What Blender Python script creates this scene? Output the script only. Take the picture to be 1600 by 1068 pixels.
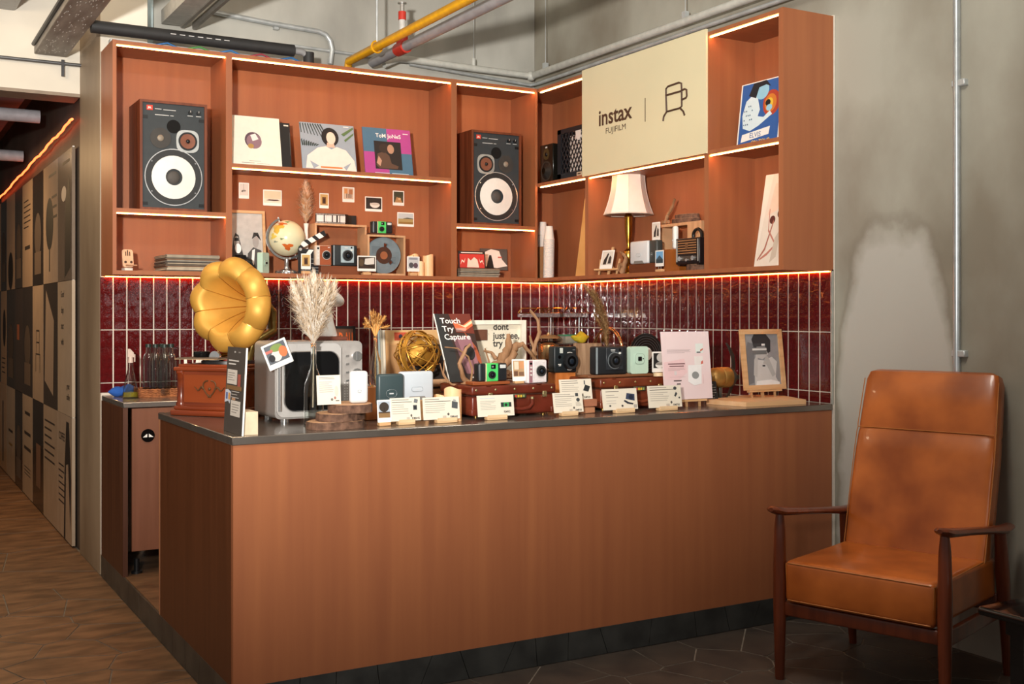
import bpy, bmesh, math, random
from mathutils import Vector, Matrix, Euler
random.seed(7)
PI = math.pi
scene = bpy.context.scene
COL = scene.collection
for o in list(bpy.data.objects):
    bpy.data.objects.remove(o)

# ------------------------------------------------------------------ camera
CAM = Vector((-1.1404, -3.9746, 1.4593)); YAW = 0.5231; FPX = 1754.33; HY = 489.75
cd = bpy.data.cameras.new('camera'); cam = bpy.data.objects.new('camera', cd); COL.objects.link(cam)
cam.location = CAM; cam.rotation_euler = (PI / 2, 0, -YAW)
cd.sensor_width = 36.0; cd.lens = 36.0 * FPX / 1600.0; cd.shift_y = -(534 - HY) / 1600.0
cd.clip_start = 0.05; cd.clip_end = 60
scene.camera = cam
# ------------------------------------------------------------------ world and lights
wd = bpy.data.worlds.new('room_ambient'); scene.world = wd; wd.use_nodes = True
wd.node_tree.nodes['Background'].inputs[0].default_value = (1.0, 0.97, 0.92, 1)
wd.node_tree.nodes['Background'].inputs[1].default_value = 0.26
def area_light(name, loc, target, size, power, color, sy=None):
    l = bpy.data.lights.new(name, 'AREA'); l.energy = power; l.color = color; l.size = size
    if sy: l.shape = 'RECTANGLE'; l.size_y = sy
    o = bpy.data.objects.new(name, l); COL.objects.link(o); o.location = loc
    o.rotation_euler = (Vector(target) - Vector(loc)).to_track_quat('-Z', 'Y').to_euler()
    return o
fl_ = bpy.data.lights.new('camera_flash_light', 'SPOT'); fl_.energy = 1900; fl_.color = (1.0, 0.95, 0.88); fl_.shadow_soft_size = 0.10; fl_.spot_size = math.radians(80); fl_.spot_blend = 1.0
flo = bpy.data.objects.new('camera_flash_light', fl_); COL.objects.link(flo); flo.location = (-1.8, -3.9, 1.95)
flo.rotation_euler = (Vector((1.35, 2.5, 3.75)) - flo.location).to_track_quat('-Z', 'Y').to_euler()
area_light('ceiling_lamp_light', (0.9, -1.6, 3.8), (0.9, -1.0, 0.0), 1.4, 55, (1.0, 0.94, 0.84), 0.4)
area_light('corridor_lamp_light', (-0.9, 5.2, 2.7), (-0.7, 5.2, 0), 0.5, 34, (1.0, 0.62, 0.3))
area_light('entrance_lamp_light', (-1.5, 1.2, 3.1), (-0.9, 3.4, 2.9), 0.3, 17, (1.0, 0.74, 0.48))
area_light('passage_fill_light', (-1.0, 1.0, 3.5), (-0.9, 1.4, 0), 0.4, 22, (1.0, 0.76, 0.5))  # added fill to brighten the left floor, no known fixture here
area_light('front_fill_light', (2.0, -5.6, 2.0), (2.3, -0.8, 0.9), 1.1, 8, (1.0, 0.97, 0.92))  # added fill for the chair-back highlight, source unseen
scene.view_settings.view_transform = 'Standard'
scene.view_settings.look = 'None'
scene.view_settings.gamma = 1.0
scene.view_settings.use_curve_mapping = False
scene.view_settings.exposure = 0.0

# ------------------------------------------------------------------ pixels to directions
_F = Vector((math.sin(YAW), math.cos(YAW), 0)); _R = Vector((math.cos(YAW), -math.sin(YAW), 0)); _U = Vector((0, 0, 1))
def ray(px, py): return _F + _R * ((px - 800) / FPX) + _U * ((HY - py) / FPX)
def _on(ax, v, px, py):
    d = ray(px, py); return CAM + d * ((v - CAM[ax]) / d[ax])
def onX(v, px, py=490): return _on(0, v, px, py)
def onY(v, px, py=490): return _on(1, v, px, py)
def onZ(v, px, py): return _on(2, v, px, py)
def XY(px, Y): return onY(Y, px).x
def YX(px, X): return onX(X, px).y
def fitY(Y, x0, x1, y0, y1):          # box of pixels on a plane facing -Y: centre x, width, bottom z, height
    xm = (x0 + x1) / 2; a = XY(x0, Y); b = XY(x1, Y); zt = onY(Y, xm, y0).z; zb = onY(Y, xm, y1).z
    return (a + b) / 2, b - a, zb, zt - zb
def fitX(X, x0, x1, y0, y1):          # the same on a plane facing -X: centre y, width, bottom z, height
    xm = (x0 + x1) / 2; a = YX(x0, X); b = YX(x1, X); zt = onX(X, xm, y0).z; zb = onX(X, xm, y1).z
    return (a + b) / 2, a - b, zb, zt - zb

# ------------------------------------------------------------------ materials
def lin(c):
    c = c / 255.0
    return c / 12.92 if c <= 0.04045 else ((c + 0.055) / 1.055) ** 2.4
def rgb(h):
    if isinstance(h, str):
        h = h.lstrip('#'); h = [int(h[i:i + 2], 16) for i in (0, 2, 4)]
    return tuple(lin(c) for c in h) + (1,)
_mc = {}
def M(h, rough=0.55, metal=0.0, var=0.10, scale=25.0, bump=0.0, coat=0.0, stretch=(1, 1, 1), h2=None, trans=0.0, emit=0.0, ecol=None, sub=0.0, spec=0.5, ior=1.45, contrast=(0.35, 0.65), detail=4.0):
    key = (h, rough, metal, var, scale, bump, coat, stretch, h2, trans, emit, ecol, sub, spec, contrast)
    if key in _mc: return _mc[key]
    m = bpy.data.materials.new('surface_' + str(h).lstrip('#')); m.use_nodes = True
    nt = m.node_tree; n = nt.nodes; b = n['Principled BSDF']; L = nt.links.new
    c = rgb(h)
    b.inputs['Roughness'].default_value = rough; b.inputs['Metallic'].default_value = metal
    b.inputs['Coat Weight'].default_value = coat; b.inputs['Transmission Weight'].default_value = trans
    b.inputs['Specular IOR Level'].default_value = spec; b.inputs['IOR'].default_value = ior
    if sub: b.inputs['Subsurface Weight'].default_value = sub; b.inputs['Subsurface Scale'].default_value = 0.02
    if emit:
        b.inputs['Emission Color'].default_value = rgb(ecol or h); b.inputs['Emission Strength'].default_value = emit
    tc = n.new('ShaderNodeTexCoord'); mp = n.new('ShaderNodeMapping'); ns = n.new('ShaderNodeTexNoise'); cr = n.new('ShaderNodeValToRGB')
    mp.inputs['Scale'].default_value = stretch; ns.inputs['Scale'].default_value = scale; ns.inputs['Detail'].default_value = detail
    L(tc.outputs['Object'], mp.inputs['Vector']); L(mp.outputs[0], ns.inputs['Vector']); L(ns.outputs['Fac'], cr.inputs['Fac'])
    d = rgb(h2) if h2 else tuple(x * (1 - var) for x in c[:3]) + (1,)
    e = c if h2 else tuple(min(1, x * (1 + var * 0.6)) for x in c[:3]) + (1,)
    cr.color_ramp.elements[0].color = d; cr.color_ramp.elements[1].color = e
    cr.color_ramp.elements[0].position = contrast[0]; cr.color_ramp.elements[1].position = contrast[1]
    L(cr.outputs['Color'], b.inputs['Base Color'])
    if bump:
        bp = n.new('ShaderNodeBump'); bp.inputs['Strength'].default_value = bump; bp.inputs['Distance'].default_value = 0.004
        L(ns.outputs['Fac'], bp.inputs['Height']); L(bp.outputs[0], b.inputs['Normal'])
    _mc[key] = m
    return m
def glass(h='f2f6f4', rough=0.0):
    return M(h, rough, 0, 0.01, 5, trans=1.0, ior=1.45)
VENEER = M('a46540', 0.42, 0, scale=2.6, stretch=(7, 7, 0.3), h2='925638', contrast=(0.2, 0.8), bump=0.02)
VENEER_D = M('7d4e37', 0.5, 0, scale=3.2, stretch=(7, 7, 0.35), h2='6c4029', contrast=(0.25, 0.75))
STEEL = M('a5a09a', 0.25, 0.8, var=0.12, scale=6, stretch=(1, 12, 1))
CHROME = M('e3e3e3', 0.12, 0.9, var=0.03)
GALV = M('c3c8c9', 0.4, 0.45, var=0.15, scale=14)
BRASS = M('b98b3c', 0.24, 1.0, var=0.15, scale=8)
BLACK = M('17181a', 0.38); BLACKG = M('0c0c0d', 0.12); WHITE = M('ece9e3', 0.5, var=0.03); PAPER = M('eee9df', 0.7, var=0.03)
CREAM = M('e9dfc9', 0.65, var=0.04); PALEWOOD = M('d9ae80', 0.5, scale=5, stretch=(1, 1, 9), h2='c79a6b'); OAK = M('b98a5e', 0.5, scale=5, stretch=(9, 1, 1), h2='a3774d')
LED = M('ffb066', 0.5, emit=30.0, ecol='ffa45c', var=0.02)
LEDW = M('ff9a4a', 0.5, emit=38.0, ecol='ff8a3a', var=0.02)

def leaf(h):                                             # thin dry plant fibre: light passes through
    m = bpy.data.materials.new('fibre_' + h); m.use_nodes = True; nt = m.node_tree; n = nt.nodes; L = nt.links.new
    n.remove(n['Principled BSDF']); d = n.new('ShaderNodeBsdfDiffuse'); t = n.new('ShaderNodeBsdfTranslucent'); x = n.new('ShaderNodeMixShader')
    ns = n.new('ShaderNodeTexNoise'); ns.inputs['Scale'].default_value = 40; cr = n.new('ShaderNodeValToRGB'); c = rgb(h)
    cr.color_ramp.elements[0].color = tuple(v * .85 for v in c[:3]) + (1,); cr.color_ramp.elements[1].color = c
    L(ns.outputs['Fac'], cr.inputs['Fac']); L(cr.outputs[0], d.inputs['Color']); L(cr.outputs[0], t.inputs['Color'])
    x.inputs[0].default_value = .5; L(d.outputs[0], x.inputs[1]); L(t.outputs[0], x.inputs[2]); L(x.outputs[0], n['Material Output'].inputs['Surface'])
    return m
# ------------------------------------------------------------------ mesh builder
def rot(ax, deg): return Matrix.Rotation(math.radians(deg), 4, ax)
def T(x, y, z): return Matrix.Translation((x, y, z))
def circle(cx, cz, rx, rz=None, n=24, a0=0, a1=2 * PI):
    rz = rx if rz is None else rz
    return [(cx + rx * math.cos(a0 + (a1 - a0) * i / n), cz + rz * math.sin(a0 + (a1 - a0) * i / n)) for i in range(n)]
def rrect(x0, z0, x1, z1, r, k=4):
    p = []
    for cx, cz, a in ((x1 - r, z1 - r, 0), (x0 + r, z1 - r, 90), (x0 + r, z0 + r, 180), (x1 - r, z0 + r, 270)):
        for i in range(k + 1):
            t = math.radians(a + 90 * i / k); p.append((cx + r * math.cos(t), cz + r * math.sin(t)))
    return p
class MB:
    def __init__(s): s.v = []; s.f = []; s.mi = []; s.sm = []; s.mats = []
    def add(s, vs, fs, mat, X=None, smooth=False):
        o = len(s.v)
        if mat not in s.mats: s.mats.append(mat)
        k = s.mats.index(mat)
        for p in vs:
            p = Vector(p)
            s.v.append(tuple(X @ p) if X else tuple(p))
        for f in fs: s.f.append([i + o for i in f]); s.mi.append(k); s.sm.append(smooth)
        return s
    def box(s, c, d, mat, X=None, r=None):
        x, y, z = d[0] / 2, d[1] / 2, d[2] / 2
        vs = [Vector((a * x, b * y, e * z)) for a in (-1, 1) for b in (-1, 1) for e in (-1, 1)]
        if r: q = Euler([math.radians(t) for t in r]).to_matrix(); vs = [q @ v for v in vs]
        vs = [v + Vector(c) for v in vs]
        return s.add(vs, [(0, 1, 3, 2), (4, 6, 7, 5), (0, 4, 5, 1), (2, 3, 7, 6), (0, 2, 6, 4), (1, 5, 7, 3)], mat, X)
    def rbox(s, c, d, bev, mat, X=None, seg=3, r=None):
        bm = bmesh.new(); bmesh.ops.create_cube(bm, size=1)
        bmesh.ops.scale(bm, vec=d, verts=bm.verts)
        bmesh.ops.bevel(bm, geom=bm.edges[:], offset=min(bev, min(d) * 0.49), segments=seg, profile=0.5, affect='EDGES')
        Q = Matrix.Translation(c) @ (Euler([math.radians(t) for t in r]).to_matrix().to_4x4() if r else Matrix())
        bm.verts.index_update()
        vs = [Q @ v.co for v in bm.verts]; fs = [[v.index for v in f.verts] for f in bm.faces]
        bm.free()
        return s.add(vs, fs, mat, X, True)
    def cyl(s, p0, p1, r0, mat, r1=None, n=16, X=None, caps=True, smooth=True):
        r1 = r0 if r1 is None else r1
        p0, p1 = Vector(p0), Vector(p1); q = (p1 - p0).to_track_quat('Z', 'Y')
        vs = []
        for p, r in ((p0, r0), (p1, r1)):
            for i in range(n):
                a = 2 * PI * i / n; vs.append(p + q @ Vector((r * math.cos(a), r * math.sin(a), 0)))
        s.add(vs, [(i, (i + 1) % n, n + (i + 1) % n, n + i) for i in range(n)], mat, X, smooth)
        if caps: s.add(vs, [list(range(n))[::-1], list(range(n, 2 * n))], mat, X)
        return s
    def lathe(s, prof, mat, n=24, X=None, cap=True, smooth=True):
        vs = []; m = len(prof)
        for i in range(n):
            a = 2 * PI * i / n
            for r, z in prof: vs.append((r * math.cos(a), r * math.sin(a), z))
        fs = []
        for i in range(n):
            j = (i + 1) % n
            for k in range(m - 1):
                fs.append((i * m + k, j * m + k, j * m + k + 1, i * m + k + 1))
        s.add(vs, fs, mat, X, smooth)
        if cap:
            if prof[0][0] > 1e-5: s.add([vs[i * m] for i in range(n)], [list(range(n))[::-1]], mat, X)
            if prof[-1][0] > 1e-5: s.add([vs[i * m + m - 1] for i in range(n)], [list(range(n))], mat, X)
        return s
    def tube(s, pts, r, mat, n=8, X=None, closed=False, caps=True):
        pts = [Vector(p) for p in pts]; m = len(pts)
        rs = r if isinstance(r, (list, tuple)) else [r] * m
        vs = []; up = None
        for i, p in enumerate(pts):
            a = pts[(i - 1) % m] if (closed or i > 0) else p; b = pts[(i + 1) % m] if (closed or i < m - 1) else p
            t = (b - a).normalized()
            if up is None:
                up = t.orthogonal().normalized()
            up = (up - t * up.dot(t)); up = up.normalized() if up.length > 1e-6 else t.orthogonal().normalized()
            w = t.cross(up)
            for k in range(n):
                q = 2 * PI * k / n; vs.append(p + (up * math.cos(q) + w * math.sin(q)) * rs[i])
        fs = []
        for i in range(m if closed else m - 1):
            j = (i + 1) % m
            for k in range(n): fs.append((i * n + k, i * n + (k + 1) % n, j * n + (k + 1) % n, j * n + k))
        s.add(vs, fs, mat, X, True)
        if caps and not closed: s.add(vs, [list(range(n))[::-1], list(range((m - 1) * n, m * n))], mat, X)
        return s
    def prism(s, poly, y0, y1, mat, X=None, smooth=False):       # outline in x,z pushed along y
        n = len(poly); vs = [(x, y0, z) for x, z in poly] + [(x, y1, z) for x, z in poly]
        s.add(vs, [list(range(n)), list(range(n, 2 * n))[::-1]], mat, X)
        return s.add(vs, [(i, n + i, n + (i + 1) % n, (i + 1) % n) for i in range(n)], mat, X, smooth)
    def slab(s, poly, z0, z1, mat, X=None, side=None):           # outline in x,y pushed along z
        n = len(poly); vs = [(x, y, z0) for x, y in poly] + [(x, y, z1) for x, y in poly]
        s.add(vs, [list(range(n))[::-1], list(range(n, 2 * n))], mat, X)
        return s.add(vs, [(i, (i + 1) % n, n + (i + 1) % n, n + i) for i in range(n)], side or mat, X)
    def flat(s, poly, y, mat, X=None):
        return s.add([(x, y, z) for x, z in poly], [list(range(len(poly)))], mat, X)
    def sphere(s, c, r, mat, n=20, m=12, X=None, sc=(1, 1, 1), R=None):
        vs = []; fs = []
        for j in range(m + 1):
            t = PI * j / m
            for i in range(n):
                a = 2 * PI * i / n; p = Vector((r * sc[0] * math.sin(t) * math.cos(a), r * sc[1] * math.sin(t) * math.sin(a), r * sc[2] * math.cos(t)))
                if R: p = R @ p
                vs.append(p + Vector(c))
        for j in range(m):
            for i in range(n): fs.append((j * n + i, (j + 1) * n + i, (j + 1) * n + (i + 1) % n, j * n + (i + 1) % n))
        return s.add(vs, fs, mat, X, True)
    def text(s, body, size, x, z, y, mat, align='CENTER', X=None, sx=1.0, bold=0.0, shear=0.0, fit=None):
        cu = bpy.data.curves.new('t', 'FONT'); cu.body = body; cu.size = size; cu.align_x = align; cu.resolution_u = 3; cu.offset = bold * size; cu.shear = shear
        ob = bpy.data.objects.new('t', cu); me = bpy.data.meshes.new_from_object(ob)
        if fit: wds = [v.co.x for v in me.vertices]; sx = fit / (max(wds) - min(wds))
        vs = [(x + v.co.x * sx, y, z + v.co.y) for v in me.vertices]; fs = [list(p.vertices) for p in me.polygons]
        bpy.data.objects.remove(ob); bpy.data.curves.remove(cu); bpy.data.meshes.remove(me)
        return s.add(vs, fs, mat, X)
    def mesh(s, name):
        me = bpy.data.meshes.new(name); me.from_pydata(s.v, [], s.f)
        for m in s.mats: me.materials.append(m)
        me.polygons.foreach_set('material_index', s.mi); me.polygons.foreach_set('use_smooth', s.sm)
        me.update()
        return me
def part(name, mb, parent=None, kind=None, label=None, fix=True):
    me = mb.mesh(name) if isinstance(mb, MB) else mb
    if isinstance(mb, MB) and fix:
        bm = bmesh.new(); bm.from_mesh(me); bmesh.ops.remove_doubles(bm, verts=bm.verts, dist=1e-6); bmesh.ops.recalc_face_normals(bm, faces=bm.faces); bm.to_mesh(me); bm.free()
        if any(mb.sm): me.set_sharp_from_angle(angle=math.radians(38))
    o = bpy.data.objects.new(name, me); COL.objects.link(o)
    if parent: o.parent = parent
    if kind: o['kind'] = kind
    if label: o['label'] = label
    return o
def tag(o, label, cat, group=None):
    o['label'] = label; o['category'] = cat
    if group: o['group'] = group
    return o
def thing(name, label, cat, loc=(0, 0, 0), rz=0, group=None, rx=0, ry=0):
    o = bpy.data.objects.new(name, None); COL.objects.link(o); o.empty_display_size = 0.05
    o.location = loc; o.rotation_euler = (math.radians(rx), math.radians(ry), math.radians(rz))
    return tag(o, label, cat, group)
def one(name, mb, label, cat, loc=(0, 0, 0), rz=0, group=None, rx=0, ry=0):
    o = part(name, mb); o.location = loc; o.rotation_euler = (math.radians(rx), math.radians(ry), math.radians(rz))
    return tag(o, label, cat, group)
def copy_tree(o, parent=None):
    c = o.copy(); COL.objects.link(c); c.parent = parent
    for ch in list(o.children): copy_tree(ch, c)
    return c
def struct(name, mb, parent=None):
    o = part(name, mb, parent)
    if not parent: o['kind'] = 'structure'
    return o
# flat print: items in 0..1 of a w x h rectangle whose lower left corner is (x0, z0), drawn on the side facing -y
def prints(mb, x0, z0, w, h, items, y=-0.0006, X=None):
    k = 0
    for it in items:
        k += 1; yy = y - 0.00012 * k; t = it[0]; mt = M(it[-1], 0.6, var=0.03) if isinstance(it[-1], str) else it[-1]
        if t == 'r': mb.flat([(x0 + it[1] * w, z0 + it[2] * h), (x0 + it[3] * w, z0 + it[2] * h), (x0 + it[3] * w, z0 + it[4] * h), (x0 + it[1] * w, z0 + it[4] * h)], yy, mt, X)
        elif t == 'e': mb.flat(circle(x0 + it[1] * w, z0 + it[2] * h, it[3] * w, it[4] * h, 20), yy, mt, X)
        elif t == 'p': mb.flat([(x0 + a * w, z0 + b * h) for a, b in it[1]], yy, mt, X)
        elif t == 't': mb.text(it[1], it[4] * h, x0 + it[2] * w, z0 + it[3] * h, yy, mt, 'LEFT' if 'LEFT' in it else 'CENTER', X, bold=0.012)
        elif t == 'l':
            n = it[5]
            for i in range(n):
                zz = z0 + h * (it[4] - (it[4] - it[2]) * (i + 0.5) / n); hh = h * (it[4] - it[2]) / n * 0.12
                xe = it[3] - (it[3] - it[1]) * random.choice((0, 0.05, 0.1, 0.3))
                mb.flat([(x0 + it[1] * w, zz - hh), (x0 + xe * w, zz - hh), (x0 + xe * w, zz + hh), (x0 + it[1] * w, zz + hh)], yy, mt, X)
    return mb
# ================================================================== the place
W, D, HP, HB, HC = 2.967, 2.575, 0.118, 1.006, 1.018
YS, XS = 2.245, 2.637                                    # fronts of the two shelf units
ZB, ZT = 1.668, 2.915
STONE = M('4a4038', 0.5, scale=7, h2='362f2b', bump=0.25, contrast=(0.3, 0.7), detail=8)
STONE2 = M('7f5e42', 0.5, scale=5, h2='583f2b', bump=0.5, contrast=(0.35, 0.65), detail=9, stretch=(1, 2.6, 1))  # browner copy of the slate, warm light on the left floor put into colour
JOINT = M('7a7065', 0.8, var=0.2)
CONC = M('bab9b1', 0.75, scale=1.7, h2='93918a', bump=0.2, contrast=(0.36, 0.62), detail=9, stretch=(1, 1, 0.45))
CONCR = M('a9a79b', 0.7, scale=1.9, h2='867f71', bump=0.12, contrast=(0.32, 0.66), detail=8, stretch=(1, 1, 0.7))
def plaster_patch(m):                                     # pale re-plastered patch with a dark tide line, low on the right wall
    nt = m.node_tree; n = nt.nodes; L = nt.links.new; b = n['Principled BSDF']; base = b.inputs['Base Color'].links[0].from_socket
    tc = n.new('ShaderNodeTexCoord'); sp = n.new('ShaderNodeSeparateXYZ'); L(tc.outputs['Object'], sp.inputs[0])
    ns = n.new('ShaderNodeTexNoise'); ns.inputs['Scale'].default_value = 4.5; ns.inputs['Detail'].default_value = 6; L(tc.outputs['Object'], ns.inputs['Vector'])
    def mth(op, a, bb):
        k = n.new('ShaderNodeMath'); k.operation = op
        for i, v in enumerate((a, bb)):
            if isinstance(v, (int, float)): k.inputs[i].default_value = v
            else: L(v, k.inputs[i])
        return k.outputs[0]
    u = mth('DIVIDE', mth('ADD', sp.outputs['Y'], 0.36), 0.36); v = mth('DIVIDE', mth('MAXIMUM', mth('SUBTRACT', sp.outputs['Z'], 1.0), 0.0), 0.95)
    d = mth('ADD', mth('ADD', mth('POWER', mth('ABSOLUTE', u, 0), 3.0), mth('POWER', v, 2.0)), mth('MULTIPLY', mth('SUBTRACT', ns.outputs['Fac'], 0.5), 0.75))
    cr = n.new('ShaderNodeValToRGB'); L(d, cr.inputs['Fac']); e = cr.color_ramp.elements
    e[0].position = 0.60; e[0].color = (.8, .8, .8, 1); e[1].position = 0.90; e[1].color = (0, 0, 0, 1)
    mx = n.new('ShaderNodeMix'); mx.data_type = 'RGBA'; L(cr.outputs[0], mx.inputs[0]); L(base, mx.inputs[6]); mx.inputs[7].default_value = rgb('c1bfb8')
    cr2 = n.new('ShaderNodeValToRGB'); L(d, cr2.inputs['Fac']); e = cr2.color_ramp.elements; e[0].position = .78; e[0].color = (0, 0, 0, 1); e[1].position = 1.0; e[1].color = (0, 0, 0, 1); q = e.new(.88); q.color = (.4, .4, .4, 1)
    m2 = n.new('ShaderNodeMix'); m2.data_type = 'RGBA'; L(cr2.outputs[0], m2.inputs[0]); L(mx.outputs[2], m2.inputs[6]); m2.inputs[7].default_value = rgb('7d766a'); L(m2.outputs[2], b.inputs['Base Color'])
plaster_patch(CONCR)
CONCB = M('a08d76', 0.5, scale=1.8, h2='7d6a55', bump=0.1, contrast=(0.35, 0.65), stretch=(1, 1, 0.4), detail=7)
PLASTER = M('d9d4c8', 0.7, scale=2, var=0.08)
DARKC = M('57504a', 0.8, scale=3, var=0.3)
GROUT = M('d9cfc2', 0.8, var=0.06)

def clip(poly, a, b, c):                                  # keep a*x + b*y <= c
    out = []
    for i in range(len(poly)):
        p, q = poly[i], poly[(i + 1) % len(poly)]; dp = a * p[0] + b * p[1] - c; dq = a * q[0] + b * q[1] - c
        if dp <= 0: out.append(p)
        if dp * dq < 0:
            t = dp / (dp - dq); out.append((p[0] + t * (q[0] - p[0]), p[1] + t * (q[1] - p[1])))
    return out
def cells(x0, x1, y0, y1, size, gap, rnd):
    nx, ny = max(1, round((x1 - x0) / size)), max(1, round((y1 - y0) / size)); S = {}
    for i in range(nx):
        for j in range(ny):
            S[i, j] = (x0 + (i + 0.5 + rnd.uniform(-.42, .42)) * (x1 - x0) / nx, y0 + (j + 0.5 + rnd.uniform(-.42, .42)) * (y1 - y0) / ny)
    res = []
    for i in range(nx):
        for j in range(ny):
            p = S[i, j]; poly = [(x0, y0), (x1, y0), (x1, y1), (x0, y1)]
            for di in range(-2, 3):
                for dj in range(-2, 3):
                    q = S.get((i + di, j + dj))
                    if q is None or (di == 0 and dj == 0) or not poly: continue
                    a, b = q[0] - p[0], q[1] - p[1]; n = math.hypot(a, b)
                    poly = clip(poly, a, b, a * (p[0] + q[0]) / 2 + b * (p[1] + q[1]) / 2 - gap / 2 * n)
            if len(poly) > 2: res.append(poly)
    return res
rnd = random.Random(3)
# floor: bed of pale joints, stone slabs a few millimetres proud of it
fl = struct('floor', MB().box((0.5, 2.0, -0.0535), (9, 16, 0.1), JOINT))
for (x0, x1, y0, y1, sz, mt) in ((-1.15, -0.002, -2.6, 2.4, 0.27, STONE2), (-1.15, -0.002, 2.4, 9.0, 0.6, STONE2), (0.0, 2.96, -2.2, -0.002, 0.25, STONE), (-3.2, -1.152, -4.6, 9.2, 0.6, STONE2), (-1.15, -0.002, -4.6, -2.602, 0.5, STONE2), (0.0, 2.96, -4.6, -2.202, 0.5, STONE)):
    for poly in cells(x0, x1, y0, y1, sz, 0.007, rnd):
        part('stone_slab', MB().slab(poly, -0.012, 0.0, mt, side=JOINT), fl)
# raised stone plinth that carries the counters
pl = struct('trim_plinth', MB().box((W / 2 + 0.004, D / 2 + 0.004, HP / 2 - 0.002), (W - 0.008, D - 0.008, HP - 0.004), JOINT))
SL = M('3c3c3a', 0.45, scale=8, h2='2b2b2a', bump=0.2)
for poly in cells(0.004, W, 0.002, HP, 0.19, 0.003, rnd): part('stone_facing', MB().prism(poly, -0.001, 0.006, SL), pl)
for poly in cells(-D, -0.004, 0.002, HP, 0.24, 0.003, rnd): part('stone_facing', MB().prism(poly, -0.001, 0.006, M('4b443c', 0.45, scale=8, h2='37322d', bump=0.2), X=rot('Z', -90)), pl)
part('top_paving', MB().box((W / 2, D / 2, HP - 0.003), (W - 0.02, D - 0.02, 0.006), STONE2), pl)
# walls
struct('wall_back', MB().box((1.62, 2.90, 1.95), (2.72, 0.1, 3.9), CONC).box((0.13, 2.955, 1.95), (0.26, 0.67, 3.9), CONCB).box((0.13, 2.617, 3.4), (0.255, 0.006, 1.0), PLASTER))
struct('wall_right', MB().box((W + 0.065, -1.7, 1.95), (0.1, 9.2, 3.9), CONCR))
wl = struct('wall_left', MB().box((0.13, 6.3, 1.6), (0.24, 6.0, 3.2), M('4d4238', 0.6, scale=3, var=0.25)))
struct('wall_lintel', MB().box((-1.6, 3.40, 3.35), (3.2, 0.22, 1.1), PLASTER).box((-1.6, 3.40, 2.79), (3.2, 0.225, 0.02), M('8d7f70', 0.6)))
struct('wall_corridor', MB().box((-3.25, 6.4, 1.6), (0.1, 6.2, 3.2), DARKC))
struct('wall_far', MB().box((-1.5, 9.3, 1.6), (3.4, 0.1, 3.2), DARKC))
struct('ceiling', MB().box((0.5, -1.2, 3.95), (8, 9.6, 0.1), PLASTER))
struct('ceiling_corridor', MB().box((-1.5, 6.4, 3.2), (3.4, 5.8, 0.1), DARKC))
# tiled partition behind and beside the counters
wp = struct('wall_tiled_back', MB().box((W / 2, D + 0.02, 1.52), (W, 0.03, 2.80), GROUT))
wq = struct('wall_tiled_right', MB().box((W + 0.006, D / 2, 1.52), (0.012, D, 2.80), GROUT))
TILE = M('5a1315', 0.04, scale=38, h2='4a0e10', bump=1.0, contrast=(0.3, 0.7), detail=2.5, coat=0.3)
def tile_mesh(w, h):
    b = 0.003; mb = MB()
    vs = [(0, 0, 0), (w, 0, 0), (w, 0, h), (0, 0, h), (b, -.0042, b), (w - b, -.0042, b), (w - b, -.0042, h - b), (b, -.0042, h - b)]
    nx, nz = 3, 12; g = []
    for j in range(nz + 1):
        for i in range(nx + 1): g.append((b + (w - 2 * b) * i / nx, -.0042 + (rnd.uniform(-.0018, .0010) if 0 < i < nx and 0 < j < nz else 0), b + (h - 2 * b) * j / nz))
    mb.add(g, [(j * (nx + 1) + i, j * (nx + 1) + i + 1, (j + 1) * (nx + 1) + i + 1, (j + 1) * (nx + 1) + i) for j in range(nz) for i in range(nx)], TILE, None, True)
    mb.add(vs, [(0, 1, 5, 4), (1, 2, 6, 5), (2, 3, 7, 6), (3, 0, 4, 7)], TILE)
    me = mb.mesh('tile'); return me
P, G = 0.0735, 0.0065
big = [tile_mesh(P - G, 0.292) for _ in range(6)]; low = tile_mesh(P - G, 0.052)
ROWS = ((1.3705, big), (1.0745, big), (1.0185, [low]))
for z, ms in ROWS:
    for k in range(-1, 40):
        x = 0.068 + P * k
        if x < -0.01 or x > W - 0.02: continue
        o = part('tile', rnd.choice(ms), wp); o.location = (x, D + 0.005, z); o.scale.x = min(1, (W - 0.006 - x) / (P - G))
    for k in range(0, 36):
        y = 0.012 + P * (k + 1)
        if y > D + P - 0.03: continue
        o = part('tile', rnd.choice(ms), wq); ye = min(y, D - 0.004); o.scale.x = (ye - y + P - G) / (P - G); o.location = (W, ye, z); o.rotation_euler = (0, 0, -PI / 2)
part('edge_trim', MB().box((W - 0.004, 0.004, 1.345), (0.012, 0.008, 0.66), M('c8ccc6', 0.3, 0.6)), wq)
for w_, a, b in ((wp, (0.02, D - 0.016, 1.664), (W - 0.02, D - 0.006, 1.670)), (wq, (W - 0.016, 0.02, 1.664), (W - 0.006, D - 0.02, 1.670))):
    part('led_strip', MB().box([(a[i] + b[i]) / 2 for i in range(3)], [b[i] - a[i] for i in range(3)], LEDW), w_)

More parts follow.
